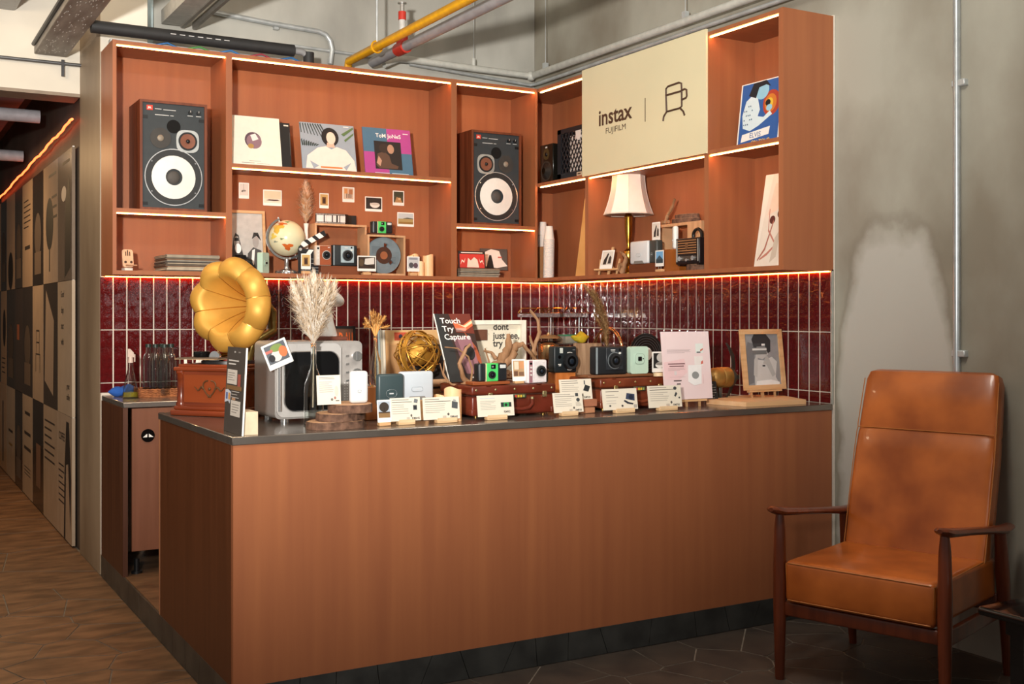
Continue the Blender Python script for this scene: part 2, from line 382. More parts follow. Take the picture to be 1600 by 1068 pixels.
# mural: printed panels on the corridor side of the wall
mr = thing('mural', 'wall mural of dark and pale poster panels along the corridor', 'mural', (0, 3.46, 0.01), -90)
cols = [YX(p, -0.01) for p in (115.6, 93.2, 70.6, 53.6, 37.7, 25.6, 12.7, 3.6, -6)]
INK = '2a2320'; PAL = ['b59c84', '2b2522', 'a38a72', '332b27', '8d7660', '241f1d']
def mpanel(c, r, col, items):
    y0, y1 = cols[c], cols[c + 1]; w = y1 - y0; z0, z1 = (0.0, 0.80, 1.66, 2.49)[2 - r], (0.0, 0.80, 1.66, 2.49)[3 - r]
    mb = MB().box((0, 0, 0), (w - 0.003, 0.02, z1 - z0 - 0.003), M(col, 0.25, var=0.06, scale=6))
    prints(mb, -w / 2, -(z1 - z0) / 2, w, z1 - z0, items, y=-0.0105)
    o = part('poster_panel', mb, mr); o.location = (-(y0 + w / 2 - 3.46), -0.012, (z0 + z1) / 2)
L_ = lambda a, b, c, d, n, k=INK: ('l', a, b, c, d, n, k)
mug = [('p', [(.5, .02), (.9, .1), (.95, .5), (.8, .8), (.55, .6)], '1c1816'), ('e', .45, .68, .17, .06, 'c9b9a6'), ('r', 0.350, 0.905, 0.850, 0.927, INK)]
jugs = [('p', [(.45, 0), (.5, .55), (.62, .95), (.8, .95), (.95, .5), (.9, .1), (.75, .62), (.6, .6), (.55, 0)], '1d1917'), ('t', 'COFFEE', .3, .78, .09, INK), L_(.08, .25, .5, .6, 7)]
chairm = [('r', .36, .6, .64, .615, INK), ('r', .36, .5, .64, .512, INK), ('r', .36, .4, .38, .615, INK), ('r', .62, .4, .64, .615, INK), ('r', .3, .25, .33, .41, INK), ('r', .67, .25, .7, .41, INK), ('r', .33, .4, .67, .41, INK)]
talk = [('t', 'Good', .35, .88, .07, INK), ('t', 'days', .35, .76, .07, INK), ('t', 'start', .35, .64, .07, INK), ('t', 'with', .35, .52, .07, INK), ('t', 'great', .75, .2, .06, INK), ('t', 'coffee', .75, .12, .06, INK)]
guit = [('e', .45, .5, .26, .22, '15110f'), ('r', .42, .1, .48, .5, '15110f'), ('r', 0.400, 0.885, 0.900, 0.907, INK), L_(.6, .5, .95, .75, 3)]
dk = [('e', .5, .45, .3, .2, '4a3f38'), ('r', .2, .1, .8, .3, '5a4c42')]
lite = [L_(.15, .55, .8, .85, 6), ('r', 0.250, 0.358, 0.750, 0.394, INK)]
plan = [[('7a6a5b', mug), ('b9a58e', talk), ('ac9883', jugs)], [('b09b86', guit), ('3d352f', [('p', [(.1, .2), (.7, .1), (.75, .7), (.2, .95)], '8f7d6d')]), ('a8947f', [L_(.1, .5, .8, .9, 6)])],
        [('2b2522', dk), ('a8937e', chairm), ('241f1d', [('r', .35, .2, .75, .6, '6b4e3c')])], [('a08a75', lite), ('2f2825', dk), ('a8947f', [('r', 0.250, 0.807, 0.750, 0.839, INK), ('r', 0.200, 0.607, 0.800, 0.638, INK), ('r', 0.175, 0.457, 0.825, 0.489, INK), L_(.2, .2, .8, .3, 3)])],
        [('37302b', dk), ('3a2f29', [('r', .3, .5, .6, .65, '8c5136')]), ('241f1d', dk)], [('b3957a', [('e', .5, .2, .3, .2, '201b19')]), ('2c2622', dk), ('ab9680', [('r', 0.250, 0.506, 0.750, 0.533, INK), ('r', 0.300, 0.356, 0.700, 0.383, '7a5f2c')])],
        [('262120', dk), ('b5916d', [('e', .6, .6, .25, .2, '201b19'), L_(.2, .1, .8, .3, 4)]), ('b08e6d', [('r', .3, .1, .45, .8, '201b19')])], [('b8936c', lite), ('2a2421', dk), ('b38a62', lite)]]
for c, colm in enumerate(plan):
    for r, (col, items) in enumerate(colm): mpanel(c, r, col, items)
part('edge_profile', MB().box((0.004, -0.012, 1.25), (0.008, 0.012, 2.49), WHITE), mr)
rope = []
for i in range(40):
    t = i / 39; p = onX(-0.03, 113 - 118 * t, 186 + 128 * t); rope.append((p.x, p.y, p.z + 0.004 * math.sin(i * 2.1) + 0.006 * math.sin(i * .7)))
tag(part('light_rope', MB().tube(rope, 0.008, M('ff5a30', 0.5, emit=6.0, ecol='ff5a2c', var=0.02), 6)), 'glowing red light rope running along the top of the corridor mural', 'light rope')

# ------------------------------------------------------------------ counters
cf = thing('front_counter', 'long brown veneer counter with dark steel top, facing the room', 'counter', (0, 0, HP))
hh = HC - HP - 0.03
part('front_panel', MB().box((W / 2 - 0.005, 0.012, hh / 2), (W - 0.012, 0.024, hh), VENEER), cf)
part('end_panel', MB().box((0.012, 0.582, hh / 2), (0.024, 1.116, hh), M('5f3319', 0.45, scale=3.2, stretch=(7, 7, 0.35), h2='50280f', contrast=(0.25, 0.75))), cf)  # veneer darkened: shade on the left-facing end put into its colour
part('edge_band', MB().box((0.012, 1.15, hh / 2), (0.026, 0.02, hh), M('a8714f', 0.5)), cf)
part('rear_panel', MB().box((W / 2, 1.145, hh / 2), (W - 0.06, 0.02, hh), VENEER_D), cf)
part('worktop', MB().rbox((W / 2 - 0.007, 0.578, hh + 0.015), (W - 0.006, 1.168, 0.03), 0.003, M('857c74', 0.2, 0.7, var=0.15, scale=5, stretch=(1, 10, 1)), seg=1), cf)
cb = thing('back_counter', 'narrow steel-topped back counter cabinet below the red tiles', 'counter', (0, 1.97, HP))
hb = HB - HP - 0.028
part('end_panel', MB().box((0.012, 0.30, hb / 2), (0.024, 0.60, hb), M('55301b', 0.5, scale=3.2, stretch=(7, 7, 0.35), h2='462412')), cb)  # darker veneer carries the shade of this left-facing side
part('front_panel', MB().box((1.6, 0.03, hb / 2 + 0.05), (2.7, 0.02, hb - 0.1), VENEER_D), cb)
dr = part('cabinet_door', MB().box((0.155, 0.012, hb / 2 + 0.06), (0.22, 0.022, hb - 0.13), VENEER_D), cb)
dh = onY(1.97, 231, 680)
part('round_pull', MB().cyl((dh.x, 0.002, dh.z - HP), (dh.x, -0.004, dh.z - HP), 0.034, BLACKG, n=24).add([(dh.x - .026, -.006, dh.z - HP - .008), (dh.x - .004, -.006, dh.z - HP - .008), (dh.x - .004, -.006, dh.z - HP + .010)], [(0, 1, 2)], WHITE).add([(dh.x + .004, -.006, dh.z - HP - .008), (dh.x + .028, -.006, dh.z - HP - .008), (dh.x + .004, -.006, dh.z - HP + .010)], [(0, 1, 2)], WHITE), dr)
part('worktop', MB().rbox((W / 2, 0.30, hb + 0.014), (W - 0.004, 0.608, 0.028), 0.003, STEEL, seg=1), cb)
part('foot', MB().cyl((0.08, 0.06, 0), (0.08, 0.06, 0.012), 0.028, BLACK).cyl((0.08, 0.06, 0.012), (0.08, 0.06, 0.075), 0.014, BLACK), cb)

# ------------------------------------------------------------------ shelf units
def bx_(mb, a, b, mat): return mb.box([(a[i] + b[i]) / 2 for i in range(3)], [abs(b[i] - a[i]) for i in range(3)], mat)
def board(name, a, b, parent, mat=VENEER): return part(name, bx_(MB(), a, b, mat), parent)
s1 = thing('wall_shelf', 'long brown veneer wall shelf on the tiled back wall holding both large loudspeakers', 'shelf', (0, 0, 0))
YB = D + 0.004
board('back_panel', (0, YB - 0.015, ZB), (XS, YB, ZT), s1)
for a, b in ((0, 0.02), (0.605, 0.64), (2.011, 2.05), (XS - 0.018, XS)): board('upright', (a, YS, ZB), (b, YB - 0.016, ZT), s1)
for a, b in ((0.02, 0.605), (0.64, 2.011), (2.05, XS - 0.018)):
    board('bottom_board', (a, YS + 0.001, ZB), (b, YB - 0.016, 1.690), s1); board('top_board', (a, YS + 0.001, ZT - 0.022), (b, YB - 0.016, ZT - 0.001), s1)
    part('led_strip', MB().box(((a + b) / 2, YS + 0.012, ZT - 0.027), (b - a - 0.004, 0.010, 0.005), LED), s1)
for a, b, z in ((0.02, 0.605, 2.000), (0.64, 2.011, 2.278), (2.05, XS - 0.018, 2.000)):
    board('middle_board', (a, YS + 0.001, z), (b, YB - 0.016, z + 0.022), s1)
    part('led_strip', MB().box(((a + b) / 2, YS + 0.012, z - 0.005), (b - a - 0.004, 0.010, 0.005), LED), s1)
s2 = thing('wall_shelf', 'brown veneer wall shelf on the right wall around the cream sign', 'shelf', (0, 0, 0))
XB = W + 0.000
board('back_panel', (XB - 0.015, 0.0, ZB), (XB, D - 0.012, ZT), s2)
board('corner_panel', (XS, D - 0.012, ZB), (XB, D + 0.004, ZT), s2)
for a, b in ((0.0, 0.03), (0.542, 0.578), (1.656, 1.69)): board('upright', (XS, a, ZB), (XB - 0.016, b, ZT), s2)
for a, b in ((0.03, 0.542), (0.578, 1.656), (1.69, D - 0.012)):
    board('bottom_board', (XS + 0.001, a, ZB), (XB - 0.016, b, 1.690), s2); board('top_board', (XS + 0.001, a, ZT - 0.022), (XB - 0.016, b, ZT - 0.001), s2)
    board('middle_board', (XS + 0.001, a, 2.280), (XB - 0.016, b, 2.302), s2)
    b2 = min(b, 2.225)
    part('led_strip', MB().box((XS + 0.012, (a + b2) / 2, ZT - 0.027), (0.010, b2 - a - 0.004, 0.005), LED), s2)
    part('led_strip', MB().box((XS + 0.012, (a + b2) / 2, 2.275), (0.010, b2 - a - 0.004, 0.005), LED), s2)
# sign panel
sg = thing('shop_sign', 'large cream sign panel with brown lettering and a line-drawn chair, set into the right shelf', 'sign', (XS - 0.003, 1.704, 2.288), -90)
sw, sh = 1.156, 0.642
part('panel', MB().box((sw / 2, -0.004, sh / 2), (sw, 0.012, sh), M('dcd2ae', 0.45, var=0.03, scale=2)), sg)
def sgn(px, py): p = onX(XS - 0.014, px, py); return 1.704 - p.y, p.z - 2.288
TB = M('4a3224', 0.5, var=0.05)
x0, z0 = sgn(935, 197); x1, z1 = sgn(987, 190)
part('lettering', MB().text('instax', 0.132, x0, z0, -0.0115, TB, 'LEFT', fit=x1 - x0, bold=0.02), sg)
x0, z0 = sgn(946, 209); x1, _ = sgn(977, 206)
part('lettering', MB().text('FUJIFILM', 0.047, x0, z0, -0.0115, TB, 'LEFT', fit=x1 - x0), sg)
x0, za = sgn(1008, 190); _, zb_ = sgn(1008, 153)
part('divider_line', MB().box((x0, -0.011, (za + zb_) / 2), (0.004, 0.002, zb_ - za), TB), sg)
ch = MB()
def stroke(pts, closed=False):
    ch.tube([(sgn(*p)[0], -0.012, sgn(*p)[1]) for p in pts], 0.0055, TB, 6, closed=closed)
stroke([(1042, 174), (1041, 152), (1041, 139), (1044, 135), (1061, 129), (1065, 130), (1065.5, 143), (1065.5, 166), (1062, 169), (1044, 174)], True)
stroke([(1041, 149), (1053, 145.5), (1065.5, 142)])
stroke([(1065.5, 141), (1070, 139), (1073, 140), (1073.5, 150), (1072, 153), (1066, 155.5)])
stroke([(1036.5, 189), (1037.5, 182), (1042, 174.5)]); stroke([(1063, 169), (1068, 174), (1070, 180)])
part('chair_drawing', ch, sg)
# ================================================================== things on the shelves
Z1, Z2, Z3 = 1.6905, 2.3005, 2.0225       # bottom boards, bay-two / right middle boards, speaker boards
def ring(mb, x, z, y, r0, r1, mat, n=32, d=0.003):           # flat ring facing -y
    a = circle(x, z, r1, n=n); b = circle(x, z, r0, n=n)
    vs = [(p[0], y, p[1]) for p in a] + [(p[0], y, p[1]) for p in b] + [(p[0], y + d, p[1]) for p in a] + [(p[0], y + d, p[1]) for p in b]
    fs = []
    for i in range(n):
        j = (i + 1) % n; fs += [(i, j, n + j, n + i), (i, 2 * n + i, 2 * n + j, j), (n + i, n + j, 3 * n + j, 3 * n + i)]
    return mb.add(vs, fs, mat)
def cone_in(mb, x, z, y, r0, r1, d, mat, n=32): return mb.lathe([(r1, 0), (r0, -d)], mat, n, T(x, y, z) @ rot('X', 90), cap=False)
CAB = M('7a3f24', 0.5, scale=4, stretch=(7, 7, 0.5), h2='5f2e19')
def loudspeaker(label, loc, flip):
    w, h, d = 0.362, 0.597, 0.285; t = thing('loudspeaker', label, 'speaker', loc, 0)
    mb = MB(); e = 0.014
    mb.box((0, d / 2, e / 2), (w, d, e), CAB).box((0, d / 2, h - e / 2), (w, d, e), CAB).box((-w / 2 + e / 2, d / 2, h / 2), (e, d, h - 2 * e), CAB).box((w / 2 - e / 2, d / 2, h / 2), (e, d, h - 2 * e), CAB).box((0, d - .005, h / 2), (w - .02, .01, h - .02), CAB)
    part('cabinet', mb, t)
    bf = part('baffle', MB().box((0, 0.02, h / 2), (w - 2 * e, 0.02, h - 2 * e), M('32373a', 0.6, var=0.06)), t)
    y = 0.0095; f = -1 if flip else 1
    for sx, sz in ((-1, .505), (1, .505), (-1, .035), (1, .035)): part('corner_tab', MB().box((sx * .152, y, sz), (.028, .003, .018), BLACK), t)
    cx, cz = 0.0, 0.184
    wf = part('woofer_cone', cone_in(MB(), cx, cz, y - 0.001, 0.045, 0.121, -0.012, M('e6e2da', 0.7, var=0.03)), t)
    part('woofer_surround', ring(ring(MB(), cx, cz, y - 0.003, 0.119, 0.152, M('2a2b2c', 0.5)), cx, cz, y - 0.005, 0.151, 0.156, M('d9dadb', 0.25, 0.7), 48), t)
    part('dust_cap', MB().sphere((cx, y + 0.008, cz), 0.041, M('4f4b47', 0.7), sc=(1, .45, 1)).cyl((cx + .035, y, cz - .035), (cx + .055, y - .004, cz - .042), .002, BLACK, n=6).cyl((cx + .028, y, cz - .04), (cx + .045, y - .004, cz - .052), .002, BLACK, n=6), wf)
    for a in (35, 145, 215, 325): part('screw', MB().cyl((cx + .143 * math.cos(math.radians(a)), y - .004, cz + .143 * math.sin(math.radians(a))), (cx + .143 * math.cos(math.radians(a)), y - .007, cz + .143 * math.sin(math.radians(a))), .0045, CHROME, n=8), t)
    mx, mz = f * 0.076, 0.386
    q = [(mx + .062 * math.copysign(abs(math.cos(a)) ** .6, math.cos(a)) * 1.0, mz + .062 * math.copysign(abs(math.sin(a)) ** .6, math.sin(a))) for a in [2 * PI * i / 32 + .3 for i in range(32)]]
    fr = part('midrange_frame', MB().prism(q, y - .004, y, M('b9bcbb', 0.35, 0.6)), t)
    part('midrange_cone', ring(MB(), mx, mz, y - .007, .040, .051, BLACK).lathe([(.041, .003), (.014, .0006), (.013, .004), (0, .007)], M('7d4c38', 0.6), 24, T(mx, y - .0042, mz) @ rot('X', 90), cap=False).sphere((mx, y - .006, mz), .012, BLACK, 12, 8), fr)
    tx, tz = -f * 0.070, 0.394
    tw = part('tweeter_plate', MB().cyl((tx, y, tz), (tx, y - .003, tz), .056, M('3a3734', 0.6), n=32), t)
    part('tweeter_dome', MB().sphere((tx, y - .003, tz), .018, M('8b7f70', 0.5), sc=(1, .4, 1)), tw)
    part('port', MB().cyl((0, y - .0005, .462), (0, y - .002, .462), .037, M('050505', 0.9), n=28), t)
    part('badge', MB().box((-.128, y - .001, .556), (.032, .003, .026), M('d8402f', 0.5)).text('JBL', .015, -.128, .551, y - .003, WHITE, bold=.02), t)
    lab = MB()
    for a, b, z in ((-.10, -.065, .552), (-.055, .012, .550), (-.10, -.025, .520), (-.018, 0, .520), (.075, .105, .528), (.122, .15, .528)): lab.box(((a + b) / 2, y - .0006, z), (b - a, .001, .0035), M('c9c9c7', 0.5))
    part('lettering', lab, t)
    for x in (.09, .135): part('knob', MB().cyl((x, y, .546), (x, y - .012, .546), .011, BLACK, n=16).box((x, y - .0125, .551), (.002, .001, .01), WHITE), t)
    return t
a, b = XY(215.3, 2.28), XY(326.7, 2.28)
loudspeaker('large walnut loudspeaker with a white woofer in the leftmost shelf bay', ((a + b) / 2, 2.28, Z3), False)
a, b = XY(735.7, 2.28), XY(816, 2.28)
loudspeaker('large walnut loudspeaker with a white woofer in the bay nearest the shelf corner', ((a + b) / 2, 2.28, Z3), True)

# ---- record sleeves
SLV = ['b8a88e', '6f5f4d', '9c9382', '3c3a3a', 'c9bda6', '7f5a3f', '8a8377', '564c44']
def stack(x, y, z, n, s, label, group, rz=0, th=0.0042):
    ms = []
    for c in SLV:
        ms.append(MB().box((0, 0, th / 2), (s, s, th * .86), M(c, 0.7, var=0.15, scale=30)).mesh('record_sleeve'))
    for i in range(n):
        o = part('record_sleeve', random.choice(ms)); o.location = (x + random.uniform(-.006, .006), y + random.uniform(-.002, .006), z + i * th); o.rotation_euler.z = math.radians(rz + random.uniform(-1.5, 1.5))
        tag(o, label if 0 < i < n - 1 else label.replace('lying flat in', ('lowest of', 'topmost of')[i > 0]), 'record', group)
a = XY(257, 2.262)
stack(a + .157, 2.262 + .148, Z1, 22, .29, 'worn record sleeve lying flat in the stack on the leftmost shelf', 'record stack on the leftmost shelf', 0)
a = XY(717, 2.262)
stack(a + .155, 2.262 + .145, Z1, 13, .28, 'record sleeve lying flat in the stack below the red cover', 'record stack in the corner shelf bay', 0)
def sleeve(name, label, loc, w, h, items, back='d9cfbd', lean=10, rz=0, th=.006, cat='record', name2='cover_print'):
    t = thing(name, label, cat, loc, rz, None, -lean)
    part('sleeve', MB().box((0, th / 2, h / 2), (w, th, h), M(back, 0.5, var=0.04)), t)
    if items: part(name2, prints(MB(), -w / 2, 0, w, h, [('r', 0, 0, 1, 1, back)] + items), t, fix=False)
    return t
def leaning(Y, x0, x1, y0, y1, z):
    cx, w, zb, h = fitY(Y, x0, x1, y0, y1); return (cx, Y, z), w, onY(Y + .03, (x0 + x1) / 2, y0).z - z
l, w, h = leaning(2.31, 362, 441, 181, 258, Z2)
sleeve('record_sleeve', 'white record sleeve with a round centre hole showing a purple label', l, w, h * 1.02, [('e', .45, .52, .165, .165, '5a4650'), ('e', .47, .5, .15, .15, '8f6f77'), ('p', [(.4, .62), (.5, .66), (.56, .55), (.44, .5)], 'e9e2da'), ('e', .4, .4, .06, .05, 'b08a4c'), ('r', .35, .1, .58, .108, '8a8078'), ('r', .2, .06, .45, .068, '6a625c'), ('r', .5, .055, .75, .06, '8a8078')], 'e9e2d2', 12)
l, w, h = leaning(2.345, 375, 456, 188, 261, Z2)
sleeve('record_sleeve', 'black record sleeve with worn edges behind the white sleeve', l, w, h, [('r', .88, .93, .97, .96, 'ddd5c8'), ('r', .985, .3, 1, .8, '4a4540')], '1d1b1a', 9)
l, w, h = leaning(2.31, 473, 558, 191, 267, Z2)
pal = []
for k in range(9): pal.append(('p', [(.0 + k * .045, .97), (.02 + k * .045, .99), (.03 + k * .06, .78 - k * .01), (.015 + k * .06, .78 - k * .01)], '3c4440'))
for k in range(8): pal.append(('p', [(.02 + k * .035, .5), (.05 + k * .035, .52), (.02 + k * .045, .66 - k * .015), (.005 + k * .04, .62 - k * .01)], '3c4440'))
sleeve('record_sleeve', 'record cover showing a dark-haired person in a pale sweater against palm leaves', l, w, h, pal + [('p', [(.75, .8), (.98, .97), (.99, .93), (.8, .76)], '5d7448'), ('p', [(.8, .68), (.99, .85), (.98, .8), (.82, .64)], '5d7448'), ('e', .54, .72, .16, .2, '241f1e'), ('p', [(.48, .6), (.6, .6), (.62, .5), (.46, .5)], 'e0b49c'), ('e', .555, .7, .085, .13, 'eccdb8'), ('p', [(.06, .04), (.1, .3), (.3, .48), (.45, .52), (.55, .46), (.65, .52), (.82, .46), (.96, .25), (.99, .02)], 'f0ddd0'), ('p', [(.2, .03), (.14, .2), (.3, .1)], '9ea6b0'), ('p', [(.8, .03), (.9, .2), (.75, .1)], '9ea6b0'), ('r', 0.330, 0.058, 0.730, 0.091, 'd97c3c'), ('r', .8, .95, .9, .97, 'e9e2da')], '9aa2ab', 12)
l, w, h = leaning(2.31, 571, 646, 199, 273, Z2)
sleeve('record_sleeve', 'record cover in blue and magenta quarters around a dark square photo', l, w, h, [('r', 0, .48, .5, 1, '4d7088'), ('r', .5, .48, 1, 1, 'b1488c'), ('r', 0, 0, .5, .48, 'b1488c'), ('r', .5, 0, 1, .48, '4d7088'), ('r', .22, .12, .78, .72, '2b2522'), ('p', [(.24, .2), (.28, .45), (.42, .5), (.52, .42), (.56, .25), (.7, .2), (.68, .14), (.3, .14)], '5f4536'), ('e', .42, .57, .1, .1, '3a2c25'), ('e', .56, .56, .07, .1, 'b58a6f'), ('p', [(.25, .25), (.3, .4), (.36, .3), (.32, .18)], 'c2937a'), ('t', 'ToM JoNeS', .53, .8, .12, 'f2ece4'), ('r', .84, .9, .95, .92, 'e9e2da'), ('r', .2, .03, .5, .045, 'c9b6c6'), ('r', .55, .03, .9, .045, 'b9c6d0')], '7a5f80', 11)
# corner bay: two covers standing on / behind the stack
cx, w, zb, h = fitY(2.29, 717, 759, 391, 415)
sleeve('record_sleeve', 'red and black patterned record cover standing on the flat stack', (cx, 2.29, Z1 + .0555), w, h + .012, [('r', .04, .03, .96, .82, 'c63a33'), ('r', 0, .84, 1, 1, '2a2422'), ('r', 0.100, 0.880, 0.900, 0.925, 'e9e2da'), ('p', [(.3, .05), (.35, .6), (.45, .45), (.58, .65), (.7, .5), (.75, .05)], 'ded4c4'), ('p', [(.06, .2), (.12, .5), (.2, .4), (.25, .6), (.24, .5), (.2, .3), (.13, .4)], 'e4d9ca'), ('p', [(.94, .2), (.88, .5), (.8, .4), (.76, .6), (.77, .5), (.8, .3), (.87, .4)], 'e4d9ca')], '2a2422', 6)
cx, w, zb, h = fitY(2.45, 757, 799, 391, 432)
sleeve('record_sleeve', 'black and white record cover with a lone dark figure, beside the red cover', (cx, 2.50, Z1 + .056), w, h * .82, [('p', [(.0, .2), (.1, .8), (.4, .98), (.7, .9), (.8, .5), (1, .2), (.6, .1)], 'e4e0d8'), ('p', [(.2, 0), (.25, .35), (.33, .7), (.4, .7), (.45, .4), (.5, 0)], '1c1a19'), ('r', 0.645, 0.566, 0.795, 0.638, 'c86a5a')], '55504b', 4)

# ---- small wooden ornament on the leftmost shelf
p = onY(2.31, 200, 420)
t = thing('phone_stand', 'small pale wooden slotted stand on the leftmost shelf', 'stand', (p.x, 2.31, Z1), 12)
part('base', MB().rbox((0, 0.01, .008), (.045, .05, .016), .004, M('e3d9cc', 0.5)), t)
part('plate', MB().prism(rrect(-.03, 0, .03, .098, .014), -.006, .002, M('dcb391', 0.5), X=T(0, 0, .018) @ rot('X', -8)).box((.01, -.02, .03), (.05, .035, .006), M('b98a68', 0.5)), t)
sl = MB()
for x in (-.011, 0, .011): sl.prism(rrect(x - .0025, .062, x + .0025, .086 + (.008 if x == 0 else 0), .0024), -.0075, -.006, M('4a3427', 0.6), X=T(0, 0, .018) @ rot('X', -8))
for x in (-.016, .016): sl.cyl((x, -.0055, .047), (x, -.0075, .047), .007, M('4a3427', 0.6), n=12)
part('slot', sl, t)

# ---- instant photos
SCN = {'sky': [('r', 0, .5, 1, 1, 'b9c2c4'), ('r', 0, 0, 1, .5, 'a8935f'), ('p', [(.3, .5), (.6, .62), (1, .55), (1, .48)], '5f5f55'), ('r', .05, 0, 1, .2, '8c6b34')],
       'sand': [('r', 0, .3, 1, 1, 'd9cfb0'), ('r', 0, 0, 1, .35, 'e3dcc9'), ('p', [(.1, .22), (.3, .3), (.8, .3), (.95, .2), (.6, .16)], '4a3630')],
       'pale': [('r', 0, 0, 1, 1, 'd9d3c9'), ('r', .45, .5, .48, 1, '8d8a86'), ('e', .5, .4, .25, .08, '8d857c'), ('e', .3, .35, .1, .08, '6f6862')],
       'arch': [('r', 0, 0, 1, 1, 'c9a566'), ('r', .25, .15, .75, .75, '6a4426'), ('e', .5, .4, .12, .25, '2c1c14'), ('r', 0, 0, 1, .15, 'b08d58')],
       'street': [('r', 0, 0, 1, 1, 'c9b29a'), ('r', .1, .5, .4, .95, 'd08f52'), ('r', .55, .45, .9, .9, 'a8714d'), ('r', .3, .1, .38, .5, '3a2c26'), ('r', .5, .1, .6, .48, '4a3b33'), ('r', .7, .1, .78, .45, '2c2624')],
       'cup': [('r', 0, 0, 1, 1, '2a2624'), ('e', .58, .42, .32, .32, 'ded8d0'), ('r', .3, .42, .9, .8, '2a2624'), ('e', .58, .45, .3, .12, 'c3bcb2')],
       'wood': [('r', 0, 0, 1, 1, '4a4632'), ('p', [(.1, 0), (.9, 0), (.7, .4), (.3, .5)], 'b08a5c'), ('r', 0, .6, 1, 1, '3a3e2c'), ('e', .6, .35, .15, .1, 'd9b480')],
       'cafe': [('r', 0, 0, 1, 1, '3a2a20'), ('p', [(.35, .3), (.95, .4), (.95, .95), (.4, .85)], 'd6cfc6'), ('p', [(.3, .3), (.95, .1), (.95, .18), (.3, .4)], '1a1412'), ('e', .18, .5, .15, .3, '57452f')],
       'bikes': [('r', 0, 0, 1, 1, 'c3c1c2'), ('e', .3, .3, .22, .25, '4f4c50'), ('e', .72, .28, .22, .24, '5c4650'), ('r', .1, .8, .9, 1, '8f8f98')],
       'palm': [('r', 0, .35, 1, 1, 'aab4c0'), ('e', .5, .65, .42, .3, '3a3028'), ('r', .47, .2, .53, .6, '2f2620'), ('r', 0, 0, 1, .3, '8a6a44'), ('r', 0, .28, 1, .36, '4a3a2c')],
       'crowd': [('r', 0, 0, 1, 1, '5a5f66'), ('e', .45, .35, .25, .3, 'd6cdc9'), ('e', .55, .75, .3, .2, '7a8f4f'), ('e', .8, .45, .2, .3, 'c9764a'), ('r', 0, .6, .35, .75, 'b96a60'), ('e', .2, .3, .15, .2, '2c2c30')],
       'shop': [('r', 0, 0, 1, 1, 'b5916a'), ('r', .1, .45, .5, .95, 'd9cbb5'), ('r', .55, .5, .95, .95, 'c98f62'), ('r', .05, .05, .4, .35, '6a4a38'), ('r', .5, .05, .95, .3, '7a5a44')],
       'mount': [('r', 0, 0, 1, 1, '6fa8d6'), ('p', [(.0, .3), (.5, .68), (1, .3)], '3f5160'), ('r', 0, 0, 1, .32, '2f4048')],
       'pair': [('r', 0, 0, 1, 1, 'd6cfc4'), ('p', [(.15, .05), (.2, .4), (.35, .6), (.5, .9), (.6, .8), (.5, .4), (.45, .05)], '2a2422'), ('p', [(.6, .1), (.65, .5), (.75, .7), (.9, .55), (.9, .1)], '3a3330')],
       'latte': [('r', 0, 0, 1, 1, '1d1c1b'), ('e', .6, .7, .35, .3, 'c3c0ba'), ('e', .5, .2, .35, .2, 'e4e1da'), ('e', .5, .28, .33, .1, '8f8a82')]}
def photo(label, w, h, scn, loc, rz=0, ry=0, rx=0, wide=False, name='instant_photo', m=None, stand=None, group=None):
    t = thing(name, label, 'photo', loc, rz, group, rx, ry)
    part('card', MB().prism(rrect(-w / 2, 0, w / 2, h, .003), 0, .0012, M('f0ede6', 0.45, var=0.02)), t)
    bx = .08 if not wide else .05; b0 = .2 if not wide else .17
    part('picture', prints(MB(), -w / 2 + w * bx, h * b0, w * (1 - 2 * bx), h * (.93 - b0), SCN[scn], y=-.0002), t)
    return t
bpz = YB - 0.0168
for i, (x0, x1, y0, y1, s, lb) in enumerate(((373, 389, 285.3, 310, 'pale', 'faded pale instant photo pinned high above the framed duo'), (411, 440.2, 296.6, 321.3, 'sand', 'wide instant photo of a sandy view pinned above the globe'), (499, 513.5, 301.8, 325.3, 'arch', 'narrow instant photo of an ochre archway right of the plume'), (535, 553.6, 292.3, 315.7, 'street', 'instant photo of a street with figures, highest on the panel'), (570.3, 597, 307.3, 330.3, 'cup', 'wide instant photo of a white cup on black'), (613.6, 631.3, 297.9, 321, 'wood', 'small instant photo of a dim path in woodland'), (620.6, 646.6, 331.8, 353.8, 'sky', 'wide instant photo of a hazy lake view, lowest on the panel'))):
    cx, w, zb, h = fitY(bpz, x0, x1, y0, y1); photo(lb, w, h, s, (cx, bpz - .0014, zb), wide=(x1 - x0) > 22)
def photo_stand(x, y, z, rz, w, label, h=.012):
    t = thing('photo_stand', label, 'stand', (x, y, z), rz)
    part('foot', MB().rbox((0, 0, h / 2), (w, .026, h), .002, PALEWOOD, seg=1), t)
    return t

